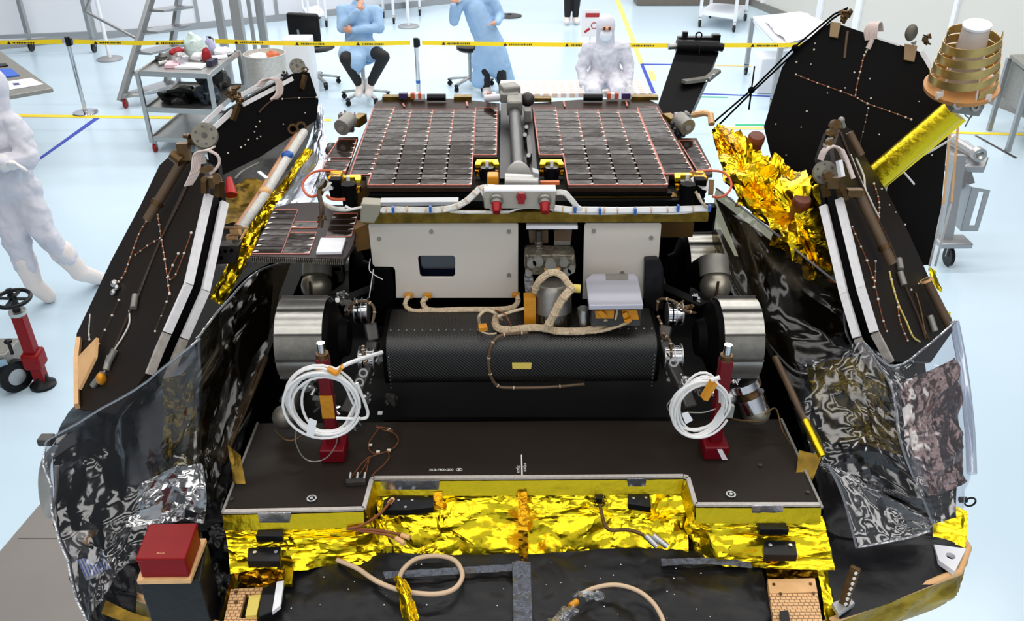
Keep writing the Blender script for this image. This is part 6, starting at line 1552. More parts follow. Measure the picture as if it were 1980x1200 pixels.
# --- solar panels
def bil(a, b, t): return a.lerp(b, t)
def solar(name, outline, cols, z, edge_front, rows=17, th=.012, front_m='comb', lab=None, parent=None):
    out = zs(outline, z); pn = Rb(MB().prism([p - V((0, 0, .001)) for p in out], V((0, 0, -th))), name, 'cell_border', parent, label=lab)
    cells, tabs, lines = MB(), MB(), MB()
    for (l0, l1, n) in cols:
        # l0, l1 = ((bottom px), (top px)) of the column's left and right lines
        a0, a1 = pz(*l0[0], z), pz(*l0[1], z); b0, b1 = pz(*l1[0], z), pz(*l1[1], z)
        # cut both lines to a common front/back Y
        for i in range(n):
            f0, f1 = i / n + .003, (i + 1) / n - .003
            p = [a0.lerp(a1, f0), b0.lerp(b1, f0), b0.lerp(b1, f1), a0.lerp(a1, f1)]
            c = sum(p, V()) / 4; tilt = rnd.uniform(-.0004, .0004); tl2 = rnd.uniform(-.0003, .0003)
            vs = []; K = 6
            for fv in (0, .5, 1):
                for k in range(K + 1):
                    g = .012 + .976 * k / K; q = p[0].lerp(p[1], g).lerp(p[3].lerp(p[2], g), fv); vs.append(q + V((0, 0, .0009 + tilt * (fv - .5) + tl2 * (g - .5) + .00015 * math.sin(k * 2.1 + i * 1.7))))
            fs = [(r * (K + 1) + k, r * (K + 1) + k + 1, (r + 1) * (K + 1) + k + 1, (r + 1) * (K + 1) + k) for r in range(2) for k in range(K)]
            cells.add(vs, fs, True)
            d = (p[1] - p[0]); L_ = d.length; d.normalize(); e = (p[3] - p[0]).normalized(); q = p[1] + V((0, 0, .0016))
            tabs.prism([q - d * .009 + e * .001, q + d * .002 + e * .001, q + d * .000 + e * .010], V((0, 0, .0006)))
        for (u, v) in ((a0, a1), (b0, b1)): lines.bar(u + V((0, 0, .0016)), v + V((0, 0, .0016)), .0036, .001)
        lines.bar(a0 + V((0, 0, .001)), b0 + V((0, 0, .001)), .004, .0016); lines.bar(a1 + V((0, 0, .001)), b1 + V((0, 0, .001)), .003, .0014)
    Rb(cells, 'cell_array', 'cell', pn); Rb(tabs, 'contact_tabs', 'tab', pn); Rb(lines, 'copper_tracks', 'red_line', pn)
    f = MB()
    for (p, q) in edge_front:
        p, q = pz(*p, z), pz(*q, z); n = max(6, int((q - p).length / .004)); dd = (q - p) / n
        for i in range(n): f.box(p + dd * (i + .5) + V((0, -.001, -th / 2 - .001)), (dd.length * .62, .003, th))
        f.bar(p + V((0, .001, -th / 2 - .001)), q + V((0, .001, -th / 2 - .001)), .002, th * .98)
    Rb(f, 'honeycomb_edge', front_m, pn); return pn
LO = [(669, 339), (727, 196), (744, 190), (880, 190), (966, 199), (961, 303), (915, 303), (911, 362), (711, 362), (708, 341)]
Lx = [((669, 338), (723, 206)), ((711, 358), (761, 213)), ((761.5, 358), (796, 213)), ((811, 358), (837, 213)), ((861, 358), (878, 213)), ((911, 358), (919, 213)), ((959, 300), (961, 209))]
LC_ = [(((677, 338), (723, 208)), ((711 + 6, 338), (763, 208)), 16)] + [(Lx[i], Lx[i + 1], 17) for i in range(1, 5)] + [(((915, 300), (920, 209)), ((959, 300), (961, 209)), 11)]
solar('solar_panel', LO, LC_, ZD, [((711, 361), (911, 361))], lab='left upper solar panel')
RO = [(1028, 199), (1120, 192), (1250, 190), (1272, 200), (1347, 337), (1294, 339), (1291, 362), (1099, 362), (1093, 303), (1042, 303)]
Rx = [((1099, 358), (1075, 213)), ((1147, 358), (1115, 213)), ((1195, 358), (1156, 213)), ((1243, 358), (1194, 213)), ((1291, 358), (1232, 213))]
RC_ = [(((1043, 300), (1031, 209)), ((1090, 300), (1074, 209)), 11)] + [(Rx[i], Rx[i + 1], 17) for i in range(4)] + [(((1285, 337), (1232, 208)), ((1342, 336), (1268, 206)), 16)]
solar('solar_panel', RO, RC_, ZD, [((1099, 361), (1291, 361))], front_m='gold_smooth', lab='right upper solar panel')
# lower side panels
solar('side_panel', [(630, 333), (655, 264), (692, 264), (667, 338)], [(((631, 306), (655, 270)), ((679, 306), (690, 270)), 4), (((622, 331), (631, 312)), ((668, 331), (677, 312)), 2)], ZD - .028, [((630, 334), (666, 338))])
solar('side_panel', [(1310, 266), (1347, 266), (1374, 318), (1378, 334), (1350, 338)], [(((1348, 330), (1312, 272)), ((1374, 328), (1342, 272)), 8)], ZD - .028, [((1350, 338), (1378, 334))])
# under-layer edges below the panels
for (x0, x1, y0, y1, m) in ((712, 912, 378, 388, 'black'), (1100, 1300, 374, 378, 'black'), (1110, 1310, 380, 390, 'gold_dark')):
    Rb(MB().prism(ys([(x0, y0), (x1, y0), (x1, y1), (x0, y1)], 2.12), V((0, .03, 0))), 'under_layer', m)
# rear edge fittings
for (x0, x1, y, m) in ((740, 800, 188, 'gold_dark'), (878, 912, 188, 'gold_dark'), (1030, 1066, 191, 'gold_dark'), (1220, 1272, 188, 'gold_dark')):
    Rb(MB().bar(pz(x0, y, 2.645), pz(x1, y, 2.645), .03, .012), 'rear_strip', m)
for (x0, x1) in ((826, 862), (1128, 1165)): Rb(MB().cyl(pz(x0, 188, 2.655), pz(x1, 188, 2.655), .012), 'black_tube', 'blackp')
for (x, m) in ((780, 'purple'), (798, 'orange_wire'), (812, 'orange_wire'), (806, 'white'), (818, 'white'), (1177, 'orange_wire'), (1192, 'orange_wire'), (1184, 'white'), (1210, 'purple'), (945, 'orange_wire'), (955, 'white')):
    Rb(MB().box(pz(x, 185, 2.655), (.03 if m == 'purple' else .014, .02, .02)), 'rear_connector', m, bevel=.002)
for (x0, y0, x1, y1) in ((779, 200, 782, 206), (902, 196, 904, 205), (1090, 196, 1092, 206), (1210, 194, 1213, 205)): Rb(MB().bar(pz(x0, y0, 2.643), pz(x1, y1, 2.643), .006, .002), 'copper_tab', 'red_line')
for (x, y, s) in ((660, 247, -1), (1330, 246, 1)):
    q = pY(x, y, 2.62); k = Rb(MB().cyl(q, q + V((-.02 * s, .05, .01)), .026, n=24), 'rear_drum', 'grey'); Rb(MB().cyl(q - V((0, .002, 0)), q - V((0, .006, 0)), .009), 'drum_boss', 'alu', k)
    junk('rear_clutter', pY(x + 18 * -s if s < 0 else x - 20, 248, 2.64), .022, 9, 'grey_dark', 30 + s, RV); junk('rear_clutter', pY(x - 4 * s, 224, 2.7), .016, 9, 'grey', 33 + s, RV)
    Rb(MB().box(pY(x - 16 * s, 226, 2.7), (.035, .03, .025)), 'violet_block', 'purple', bevel=.003)
    Rb(MB().box(pY(x - 34 * s, 232, 2.72), (.03, .06, .03), Matrix.Rotation(.3 * s, 3, 'Z')), 'gold_block', 'gold_dark', bevel=.002)
Rb(MB().box(pz(640, 288, 2.6), (.03, .06, .03)), 'grey_pad', 'grey_dark', bevel=.012)
# hinge modules at panel corners
def hinge(x, y, s, name='panel_hinge'):
    """gold bracket arching over a black actuator with a white bolt"""
    q = pz(x, y, ZD + .002)
    k = Rb(MB().prism([q + V((-.03, .018, 0)), q + V((.03, .018, 0)), q + V((.034, -.02, 0)), q + V((.018, -.02, 0)), q + V((.014, -.0, 0)), q + V((-.014, 0, 0)), q + V((-.018, -.02, 0)), q + V((-.034, -.02, 0))], V((0, 0, .012))), name, 'gold_smooth', bevel=.002)
    Rb(MB().cyl(q + V((0, -.018, -.045)), q + V((0, -.018, .004)), .021, n=20), 'actuator_body', mat('dark_violet', (14, 10, 18), 0, .3) if 'dark_violet' not in bpy.data.materials else bpy.data.materials['dark_violet'], k)
    Rb(MB().box(q + V((0, -.02, .012)), (.009, .009, .02)), 'white_bolt', 'white', k, bevel=.002)
    for sx in (-1, 1): Rb(MB().box(q + V((sx * .027, -.026, -.012)), (.012, .012, .018)), 'gold_foot', 'gold_deep', k, bevel=.002)
    return k
hinge(942, 320, 1); hinge(1066, 320, 1); hinge(676, 350, 1); hinge(1326, 346, 1)
for x in (676, 1328): q = pY(x, 380, 2.07); Rb(MB().cyl(q + V((0, 0, .035)), q + V((0, 0, -.025)), .019, n=20), 'motor_can', 'black')
for (x, s) in ((650, -1), (1352, 1)):
    Rb(MB().box(pY(x, 352, 2.13), (.034, .05, .045)), 'gold_wrap', 'gold_deep', bevel=.004); Rb(MB().box(pY(x, 362, 2.1), (.03, .03, .05)), 'dark_block', 'black', bevel=.003)
    b = MB(); b.prism([pY(x - 14, 350, 2.1), pY(x + 4 * s, 340, 2.12), pY(x + 30 * s, 356, 2.1), pY(x + 28 * s, 372, 2.08), pY(x + 6 * s, 366, 2.07)], V((0, .02, 0))); Rb(b, 'white_shield', 'alu_matt')
    Rb(MB().bar(pY(x - 22 if s < 0 else x + 24, 348, 2.06), pY(x - 32 if s < 0 else x + 22, 376, 2.04), .012, .012), 'bronze_arm', 'brass')
hv(y3([(668, 333, 2.2), (640, 330, 2.16), (612, 331, 2.14), (594, 342, 2.12), (585, 357, 2.1), (590, 372, 2.07), (602, 380, 2.05), (616, 376, 2.04)]), .0032, m='orange_wire')
hv(y3([(632, 378, 2.06), (640, 384, 2.05), (655, 386, 2.05), (668, 385, 2.05)]), .004, m='orange_wire')
hv(y3([(1336, 333, 2.2), (1370, 330, 2.18), (1395, 332, 2.17), (1410, 344, 2.15), (1414, 360, 2.12), (1405, 375, 2.09), (1390, 381, 2.07), (1378, 380, 2.06)]), .0032, m='orange_wire')
for (x0, y0, x1, y1, m) in ((620, 388, 650, 404, 'harness'), (625, 392, 668, 402, 'harness_w'), (640, 404, 700, 400, 'harness_w'), (1345, 370, 1366, 400, 'harness'), (1350, 374, 1362, 396, 'harness_w'), (668, 398, 690, 402, 'cable_w'), (628, 345, 612, 362, 'grey'), (640, 352, 622, 368, 'harness_w')):
    hv(y3([(x0, y0, 2.045), ((x0 + x1) / 2, (y0 + y1) / 2 + 4, 2.04), (x1, y1, 2.045)]), .0035, m=m)
hv(y3([(617, 376, 2.03), (622, 400, 2.0), (622, 420, 1.99), (620, 440, 1.98)]), .006, m='wire_dark'); junk('lead_clamp', pY(620, 424, 1.99), .012, 8, 'brass', 51, RV)

# --- left lower panel sticking out
ZL = 2.52
pl = Rb(MB().prism(zs([(485, 495), (512, 442), (529, 402), (560, 393), (590, 391), (616, 391), (694, 408), (690, 440), (682, 474), (668, 498), (664, 500)], ZL), V((0, 0, -.012))), 'front_panel_wing', mat('wing_sheet', (50, 42, 42), 0, .4, vary=.1, vscale=20, spec=.1))
cells, tabs, lines = MB(), MB(), MB()
def cellrow(l0, l1, n, left_tab=True, right_tab=False):
    a0, a1, b0, b1 = pz(*l0[0], ZL), pz(*l0[1], ZL), pz(*l1[0], ZL), pz(*l1[1], ZL)
    for i in range(n):
        f0, f1 = i / n + .03, (i + 1) / n - .03; p = [a0.lerp(a1, f0), b0.lerp(b1, f0), b0.lerp(b1, f1), a0.lerp(a1, f1)]; tl = rnd.uniform(-.0004, .0004)
        vs = []; K = 6
        for fv in (0, .5, 1):
            for k in range(K + 1):
                g = k / K; q = p[0].lerp(p[1], g).lerp(p[3].lerp(p[2], g), fv); vs.append(q + V((0, 0, .001 + tl * (fv - .5) + .0002 * math.sin(k * 2 + i))))
        cells.add(vs, [(r * (K + 1) + k, r * (K + 1) + k + 1, (r + 1) * (K + 1) + k + 1, (r + 1) * (K + 1) + k) for r in range(2) for k in range(K)], True)
        d = (p[1] - p[0]).normalized(); e = (p[3] - p[0]).normalized()
        if left_tab: q = p[0] + V((0, 0, .0016)); tabs.prism([q, q + d * .014 + e * .006, q + d * .003 + e * .009], V((0, 0, .0006)))
        if right_tab: q = p[1] + V((0, 0, .0016)); tabs.prism([q, q - d * .014 + e * .001, q + e * .009], V((0, 0, .0006)))
    for (u, v) in ((a0, b0), (a1, b1)): lines.bar(u + V((0, 0, .001)), v + V((0, 0, .001)), .004, .0015)
    lines.bar(b0 + V((0, 0, .001)), b1 + V((0, 0, .001)), .0018, .0012)
cellrow(((488, 491), (531, 406)), ((544, 491), (576, 406)), 8)
cellrow(((546, 491), (562, 450)), ((598, 491), (612, 450)), 3, False, True); cellrow(((563, 441), (571, 429)), ((612, 441), (616, 429)), 1)
cellrow(((630, 458), (644, 413)), ((679, 458), (692, 413)), 4, False, True)
Rb(cells, 'cell_array', 'cell', pl); Rb(tabs, 'contact_tabs', 'tab', pl); Rb(lines, 'copper_tracks', 'red_line', pl)
f = MB(); p, q = pz(484, 496, ZL), pz(664, 501, ZL); n = 46; dd = (q - p) / n
for i in range(n): f.box(p + dd * (i + .5) + V((0, 0, -.008)), (dd.length * .5, .006, .013), Matrix.Rotation(rnd.uniform(-.15, .15), 3, 'Y'))
Rb(f, 'honeycomb_edge', 'comb', pl)
wp3 = Rb(MB().prism(zs([(620, 459), (669, 459), (660, 486), (611, 487)], ZL + .008), V((0, 0, -.008))), 'white_target', 'white', pl, bevel=.001)
for (x, y) in ((630, 471), (644, 471), (619, 477), (656, 477)): c = pz(x, y, ZL + .008); MB().cyl(c, c + V((0, 0, .0012)), .0022, n=10).build('target_screw', M['grey_dark'], wp3) if False else None
Rb(MB().prism(ys([(684, 445), (714, 430), (718, 480), (690, 486)], 2.12), V((0, .06, 0))), 'amber_side', mat('amber_side', (120, 84, 30), .4, .4))

# --- wheels and legs
tyre = mat('wheel_metal', (176, 174, 168), .85, .3, ('noise', 120, .12, .003), vary=.08, vscale=30)
tyre2 = mat('wheel_rib_metal', (120, 118, 112), .7, .42, ('brush', 160, .3, .003), vary=.15, vscale=50)
def wheel(cx, cy, cz, w, r, inner, name='wheel'):
    """flexible metal wheel: facetted tread plates round a dark rim"""
    c = V((cx, cy, cz)); N = 10
    b = MB(); b.cyl(c - V((w / 2 - .004, 0, 0)), c + V((w / 2 - .004, 0, 0)), r * .965, n=40); k = Rb(b, name, 'blackp')
    for i in range(N):
        a0, a1 = 2 * math.pi * (i + .01) / N + 1.25, 2 * math.pi * (i + .99) / N + 1.25; vs = []; S = 6
        for rr in (r, r * .97):
            for j in range(S + 1):
                a = a0 + (a1 - a0) * j / S; bow = rr + .002 * math.sin(math.pi * j / S)
                for sx in (-1, 1): vs.append(c + V((sx * w / 2, math.cos(a) * bow, math.sin(a) * bow)))
        m_ = 2 * (S + 1); fs = []
        for j in range(S):
            q = 2 * j; fs += [(q, q + 1, q + 3, q + 2), (m_ + q, m_ + q + 2, m_ + q + 3, m_ + q + 1), (q, q + 2, m_ + q + 2, m_ + q), (q + 1, m_ + q + 1, m_ + q + 3, q + 3)]
        fs += [(0, m_, m_ + 1, 1), (2 * S, 2 * S + 1, m_ + 2 * S + 1, m_ + 2 * S)]
        t = MB(); t.add(vs, fs, True); pt = Rb(t, 'tread_plate', tyre2 if i % 3 == 2 else tyre, k, sharp=30)
        bolts = MB()
        for jj, fr_ in ((.12, 4), (.5, 2)):
            a = a0 + (a1 - a0) * jj
            for u in range(fr_):
                q = c + V((w * (-.42 + .84 * u / (fr_ - 1)), math.cos(a) * (r + .001), math.sin(a) * (r + .001))); nrm = V((0, math.cos(a), math.sin(a))); bolts.cyl(q, q + nrm * .002, .0022, n=8)
        for v_, f_ in ((bolts, 1),): t2 = v_
        gl = MB(); a = a0; q = c + V((0, math.cos(a) * (r + .003), math.sin(a) * (r + .003)))
        gl.bar(q - V((w / 2, 0, 0)), q + V((w / 2, 0, 0)), .004, .006, up=V((0, math.cos(a), math.sin(a))))
        Rb(gl, 'tread_cleat', 'grey_dark', k)
    sx = 1 if inner > 0 else -1
    Rb(MB().lathe([(0, .001), (0, r * .95), (.012, r * .9), (.03, r * .5), (.05, r * .42), (.052, .001)], c + V((sx * w / 2, 0, 0)), (sx, 0, 0), 36), 'wheel_hub', 'black', k)
    return k
def wpos(x0, x1, ytop, Y):
    return
wl = pY(581, 648, 1.86); wheel(wl.x, wl.y + .06, wl.z - .045, .118, .106, 1)
wr_ = pY(1434, 648, 1.86); wheel(wr_.x, wr_.y + .06, wr_.z - .045, .1, .106, -1)
w2 = pY(1368, 510, 2.3); wheel(w2.x, w2.y + .08, w2.z - .06, .1, .11, -1)
w3 = pY(640, 520, 2.34); wheel(w3.x, w3.y + .1, w3.z - .08, .1, .11, 1)
dome = mat('satin_dome', (168, 162, 148), .8, .38)
for (x, y, Y, r) in ((612, 553, 2.2, .044), (1383, 553, 2.17, .044)):
    c = pY(x, y, Y); k = Rb(MB().sph(c, r, 26, 16), 'steering_dome', dome)
    s = 1 if x < 990 else -1
    Rb(MB().cyl(c + V((0, .02, .02)), c + V((0, .06, .06)), .042, n=24), 'dome_collar', 'grey', k); Rb(MB().cyl(c + V((.0, .03, .0)), c + V((.03 * s, .09, .0)), .047, n=24), 'dome_cap', 'black', k)
    Rb(MB().tube([c + V((-.006, -.046, .04)), c + V((-.008, -.05, .0)), c + V((-.014, -.04, -.04))], .004, 7, sub=5), 'dome_lead', 'wire_dark', k)
for s, dxs in ((1, (596, 628, 660)), (-1, (1340, 1370))):
    pass
Rb(MB().prism(ys([(600, 516), (660, 516), (660, 524), (600, 524)], 2.24), V((0, .03, 0))), 'bogie_bracket', 'alu_matt', bevel=.002); Rb(MB().box(pY(645, 520, 2.26), (.06, .04, .07)), 'bogie_block', 'grey_dark', bevel=.004)
# front lower domes
c = pY(550, 806, 1.83); k = Rb(MB().sph(c, .032, 24, 14), 'steering_dome', mat('dull_dome', (120, 116, 108), .6, .45)); Rb(MB().cyl(c + V((.01, .02, .02)), c + V((.03, .05, .05)), .03), 'dome_collar', 'grey_dark', k)
c = pY(1462, 796, 1.83); k = Rb(MB().sph(c, .036, 24, 14), 'steering_dome', dome)
ax_ = V((-.35, .25, .75)).normalized()
Rb(MB().cyl(c + ax_ * .01, c + ax_ * .05, .04, n=28), 'actuator_ring', 'chrome', k); Rb(MB().cyl(c + ax_ * .05, c + ax_ * .072, .026, n=24), 'actuator_neck', 'brass', k); Rb(MB().cyl(c + ax_ * .072, c + ax_ * .092, .042, n=28), 'actuator_flange', 'chrome', k)
q = pY(1408, 768, 1.84); Rb(MB().sph(q, .022, 16, 10), 'actuator_knuckle', 'steel', k)
# deployment actuators: chrome cylinders beside the drill box
def actu(x0, x1, y, Y, r, s):
    a, b_ = pY(x0, y, Y), pY(x1, y, Y); k = Rb(MB().cyl(a, b_, r, n=26), 'leg_actuator', 'chrome')
    d_ = (b_ - a)
    for f in (.0, .3, .55, 1.0): c_ = a + d_ * f; Rb(MB().cyl(c_ - d_ * .035, c_ + d_ * .035, r * 1.13, n=26), 'actuator_rib', 'steel' if f != .3 else 'black', k)
    return k
actu(687, 712, 600, 2.04, .031, 1); actu(1290, 1318, 606, 2.0, .028, -1)
actu(696, 724, 692, 1.93, .029, 1); actu(1283, 1316, 688, 1.93, .03, -1)
junk('leg_joint', pY(676, 592, 2.04), .022, 14, 'grey', 61, RV); junk('leg_joint', pY(1326, 598, 2.0), .018, 14, 'brass', 62, RV)
junk('leg_joint', pY(708, 730, 1.9), .02, 14, 'grey', 63, RV); junk('leg_joint', pY(1302, 722, 1.9), .018, 14, 'grey', 64, RV)
junk('leg_joint', pY(735, 692, 1.93), .016, 9, 'steel', 66, RV); junk('leg_joint', pY(628, 770, 1.84), .03, 18, 'grey_dark', 67, RV); junk('leg_joint', pY(1340, 760, 1.85), .026, 16, 'grey_dark', 68, RV)
junk('leg_joint', pY(758, 770, 1.92), .018, 10, 'grey_dark', 69, RV); junk('leg_joint', pY(690, 820, 1.8), .016, 12, 'grey_dark', 70, RV); junk('leg_joint', pY(1395, 800, 1.82), .016, 12, 'grey_dark', 71, RV)
for a in ([(715, 625, 1.99), (722, 660, 1.96), (712, 705, 1.92), (690, 760, 1.85), (670, 800, 1.8)], [(1288, 630, 1.98), (1282, 660, 1.95), (1296, 700, 1.91), (1318, 745, 1.86), (1335, 790, 1.8)]):
    p = y3(a); b = MB()
    for i in range(len(p) - 1): b.bar(p[i], p[i + 1], .034, .028)
    Rb(b, 'suspension_leg', 'grey_dark', bevel=.005)
for (x, y, Y) in ((703, 720, 1.86), (696, 738, 1.85), (1302, 700, 1.87)): q = pY(x, y, Y); Rb(MB().ring(q, q + V((0, -.006, .003)), .012, .007, 18), 'joint_eye', 'steel')
for a in ([(668, 608, 2.02), (680, 590, 2.0), (695, 582, 2.0), (715, 585, 2.0), (724, 600, 1.99), (720, 625, 1.97)], [(702, 668, 1.92), (702, 685, 1.9), (708, 705, 1.89)]): hv(y3(a), .004, m='brown', wraps=4)
for a in ([(1345, 605, 1.98), (1325, 600, 1.97), (1308, 585, 1.99), (1290, 578, 2.0), (1274, 580, 2.02), (1270, 600, 2.02)], [(1280, 645, 1.95), (1296, 660, 1.9), (1298, 690, 1.89)], [(1272, 610, 2.0), (1282, 640, 1.96), (1276, 670, 1.93)]): hv(y3(a), .0035, m='brown', wraps=4)
for a in ([(716, 500, 2.07), (714, 520, 2.06), (722, 530, 2.05), (740, 540, 2.05)], [(722, 520, 2.06), (716, 560, 2.04), (714, 575, 2.04)]): hv(y3(a), .0013, m='cable_w')
for i, (x, y, Y, r) in enumerate(((600, 745, 1.84, .02), (640, 790, 1.8, .02), (662, 570, 2.06, .016), (1345, 575, 2.02, .014), (1325, 735, 1.86, .018), (1385, 760, 1.83, .014), (705, 770, 1.86, .016), (1420, 735, 1.85, .012))): junk('joint_fitting', pY(x, y, Y), r, 12, 'chrome' if i % 2 else 'steel', 80 + i, RV)
for a in ([(600, 830, 1.78), (570, 850, 1.74), (548, 848, 1.74), (530, 830, 1.78)], [(1480, 800, 1.8), (1500, 790, 1.82), (1512, 830, 1.78), (1530, 860, 1.72)], [(1400, 805, 1.8), (1430, 812, 1.78), (1470, 815, 1.78)]): hv(y3(a), .0024, m='brass')
# body struts between wheels and chassis
for (p, q) in ((pY(640, 600, 2.05), pY(740, 560, 2.2)), (pY(1360, 600, 2.05), pY(1270, 560, 2.2))): Rb(MB().bar(p, q, .04, .04), 'suspension_arm', 'black', bevel=.004)
for x in (V((-.45, 2.4, 2.1)), V((.47, 2.4, 2.1))): Rb(MB().bar(x, x + V((0, .4, .02)), .05, .08), 'bogie_beam', 'black')

# ================================================================== loose ground-support items on the plate
def red_post(x, yb, yt, label, tape):
    c = pz(x, yb, ZP); t = thing('red_support_post', c, label, 'support post', 'red support posts')
    zt_ = pY(x, yt, c.y).z
    MB().box(c + V((0, 0, .02)), (.062, .07, .04)).build('base_block', M['red_dark'], t, bevel=.004)
    MB().bar(c + V((0, 0, .03)), V((c.x, c.y, zt_ - .025)), .03, .03).build('post', M['red_dark'], t, bevel=.003)
    MB().cyl(V((c.x, c.y, zt_ - .03)), V((c.x, c.y, zt_ - .014)), .0155, n=20).build('bronze_collar', M['brass'], t)
    MB().cyl(V((c.x, c.y, zt_ - .014)), V((c.x, c.y, zt_ + .014)), .0095, n=16).build('chrome_pin', M['chrome'], t)
    if tape:
        for z0, z1 in tape:
            a, b_ = pY(x, z0, c.y - .016).z, pY(x, z1, c.y - .016).z; MB().box(V((c.x, c.y - .016, (a + b_) / 2)), (.031, .003, abs(a - b_))).build('amber_tape', M['amber'], t)
    else: MB().prism([c + V((.012, -.0355, .035)), c + V((.03, -.0355, .002)), c + V((.016, -.0355, .002)), c + V((.0, -.0355, .035))], V((0, -.001, 0))).build('paper_label', M['paper'], t)
    return t
red_post(648, 878, 672, 'dark red post with yellow tape behind the left white cable coil', [(706, 722), (765, 808)])
red_post(1378, 872, 676, 'dark red post without tape behind the right white cable coil', None)
def coil(cx, cy, rx, ry, Y, turns, label, seed, r=.0031):
    rr = random.Random(seed); c = pY(cx, cy, Y); sx = (pY(cx + rx, cy, Y) - c).x; sz = (c - pY(cx, cy + ry, Y)).z
    t = thing('cable_coil', c, label, 'cable coil', 'white cable coils'); pts = []; N = 26
    for k in range(turns):
        ox, oz, fx, fz, ph = rr.uniform(-.14, .14) * sx, rr.uniform(-.12, .12) * sz, rr.uniform(.8, 1.06), rr.uniform(.8, 1.06), rr.uniform(-.2, .2)
        for i in range(N):
            a = 2 * math.pi * i / N; f = 1 + .05 * math.sin(2 * a + ph * 8)
            pts.append(c + V((ox * math.sin(a / 2) ** 2 + sx * fx * f * math.cos(a), rr.uniform(-.001, .001) - .03 * (k / turns), oz * math.sin(a / 2) ** 2 + sz * fz * f * math.sin(a) + 0)))
    pts = [(pts[max(i - 1, 0)] + pts[i] * 2 + pts[min(i + 1, len(pts) - 1)]) / 4 for i in range(len(pts))]
    MB().tube(pts, r, 7).build('cable', M['cable_w'], t)
    return t, c
t, c = coil(628, 774, 68, 66, 1.60, 9, 'large white cable coil hanging in front of the left red post', 4)
MB().tube(y3([(690, 740, 1.585), (708, 785, 1.59), (711, 802, 1.59), (700, 809, 1.585), (650, 808, 1.58)]), .0036, 7, sub=6).build('loose_strand', M['cable_w'], t)
MB().tube(y3([(645, 718, 1.59), (680, 700, 1.62), (738, 681, 1.72)]), .0048, 8, sub=5).build('lead_out', M['cable_w'], t)
for p, q in ((( 634, 712), (650, 722)), ((652, 722), (662, 708))): MB().bar(pY(*p, 1.575), pY(*q, 1.575), .014, .006).build('amber_tie', M['amber'], t)
MB().prism(ys([(598, 808), (613, 814), (606, 846), (592, 840)], 1.555), V((0, .001, 0))).build('cable_tag', M['paper'], t)
MB().tube(y3([(573, 830, 1.6), (572, 855, 1.6), (585, 882, 1.6), (606, 892, 1.6), (632, 884, 1.6), (650, 858, 1.6), (652, 832, 1.6)]), .0014, 6, sub=6).build('thin_wire', M['grey'], t)
t, c = coil(1352, 781, 50, 56, 1.62, 9, 'white cable coil hanging in front of the right red post', 9)
MB().bar(pY(1380, 738, 1.58), pY(1361, 770, 1.575), .018, .012).build('amber_plug', M['amber'], t); MB().cyl(pY(1375, 735, 1.58), pY(1392, 729, 1.58), .005).build('cable_end', M['cable_w'], t)
MB().prism(ys([(1318, 800), (1330, 796), (1340, 812), (1326, 820)], 1.565), V((0, .001, 0))).build('cable_tag', M['paper'], t)
MB().box(pY(1409, 794, 1.6), (.022, .012, .034)).build('connector_shell', M['grey'], t, bevel=.002)
MB().tube(y3([(1300, 770, 1.63), (1290, 784, 1.63), (1300, 798, 1.63), (1330, 797, 1.6), (1360, 797, 1.6), (1384, 790, 1.6)]), .0014, 6, sub=5).build('thin_wire', M['grey'], t)
# copper harness on the plate
th_ = thing('sensor_harness', pz(720, 880, ZP), 'thin copper sensor harness with a small connector row on the plate', 'cable')
Zw = ZP + .006
b = MB()
for a in ([(728, 822), (740, 830), (760, 836), (770, 848), (765, 862), (748, 872), (730, 878), (712, 884)], [(735, 824), (722, 842), (712, 860), (718, 874), (732, 878)], [(750, 872), (752, 884), (742, 898), (726, 912), (718, 922)], [(712, 884), (700, 895), (690, 908), (678, 924)], [(714, 884), (706, 900), (693, 920)], [(714, 886), (710, 905), (706, 922)], [(726, 826), (742, 826), (760, 832)]): b.tube([pz(x, y, Zw + rnd.uniform(0, .006)) for x, y in a], .0014, 6, sub=5)
b.build('copper_leads', M['copper'], th_)
for (x, y) in ((731, 873), (752, 870), (752, 829), (716, 860)): MB().box(pz(x, y, Zw), (.009, .006, .004)).build('white_marker', M['bead'], th_)
MB().prism(zs([(668, 925), (707, 922), (706, 931), (669, 933)], ZP + .01), V((0, 0, -.012))).build('connector_row', M['grey_dark'], th_, bevel=.001)
for x in (676, 690, 704): MB().cyl(pz(x, 926, ZP + .01), pz(x + 2, 914, ZP + .014), .004, n=10).build('connector_pin', M['alu'], th_)
MB().box(pz(735, 798, ZP), (.012, .012, .004)).build('white_square_tag', M['paper'], label='tiny white square tag on the plate above the copper harness', cat='tag', loc=None)
# loose cables on the black blanket
b = MB(); b.tube(z3([(652, 1082, 1.955), (690, 1098, 1.955), (730, 1124, 1.955), (780, 1142, 1.955), (840, 1148, 1.955), (878, 1138, 1.955), (894, 1112, 1.955), (880, 1084, 1.955), (846, 1074, 1.957), (805, 1080, 1.957), (780, 1100, 1.958), (772, 1118, 1.958)]), .0058, 10, sub=8)
b.build('tan_cable', M['cable_tan'], label='tan cable forming a loop on the left black blanket', cat='cable')
gs = sheet([[pz(760, 1118, 1.965), pz(770, 1112, 1.985), pz(784, 1118, 1.968)], [pz(772, 1160, 1.965), pz(784, 1156, 1.985), pz(800, 1160, 1.968)], [pz(785, 1215, 1.96), pz(798, 1212, 1.985), pz(814, 1215, 1.965)]], 14, 40, .006, 22, 4)
gs = foil([[pz(760, 1118, 1.965), pz(770, 1112, 1.985), pz(784, 1118, 1.968)], [pz(772, 1160, 1.965), pz(784, 1156, 1.985), pz(800, 1160, 1.968)], [pz(785, 1215, 1.96), pz(798, 1212, 1.985), pz(814, 1215, 1.965)]], 3, 7, .003, 4, 3)
gs.build('foil_sleeve', M['gold'], label='gold foil sleeve standing out of the left black blanket at the tan cable', cat='foil sleeve')
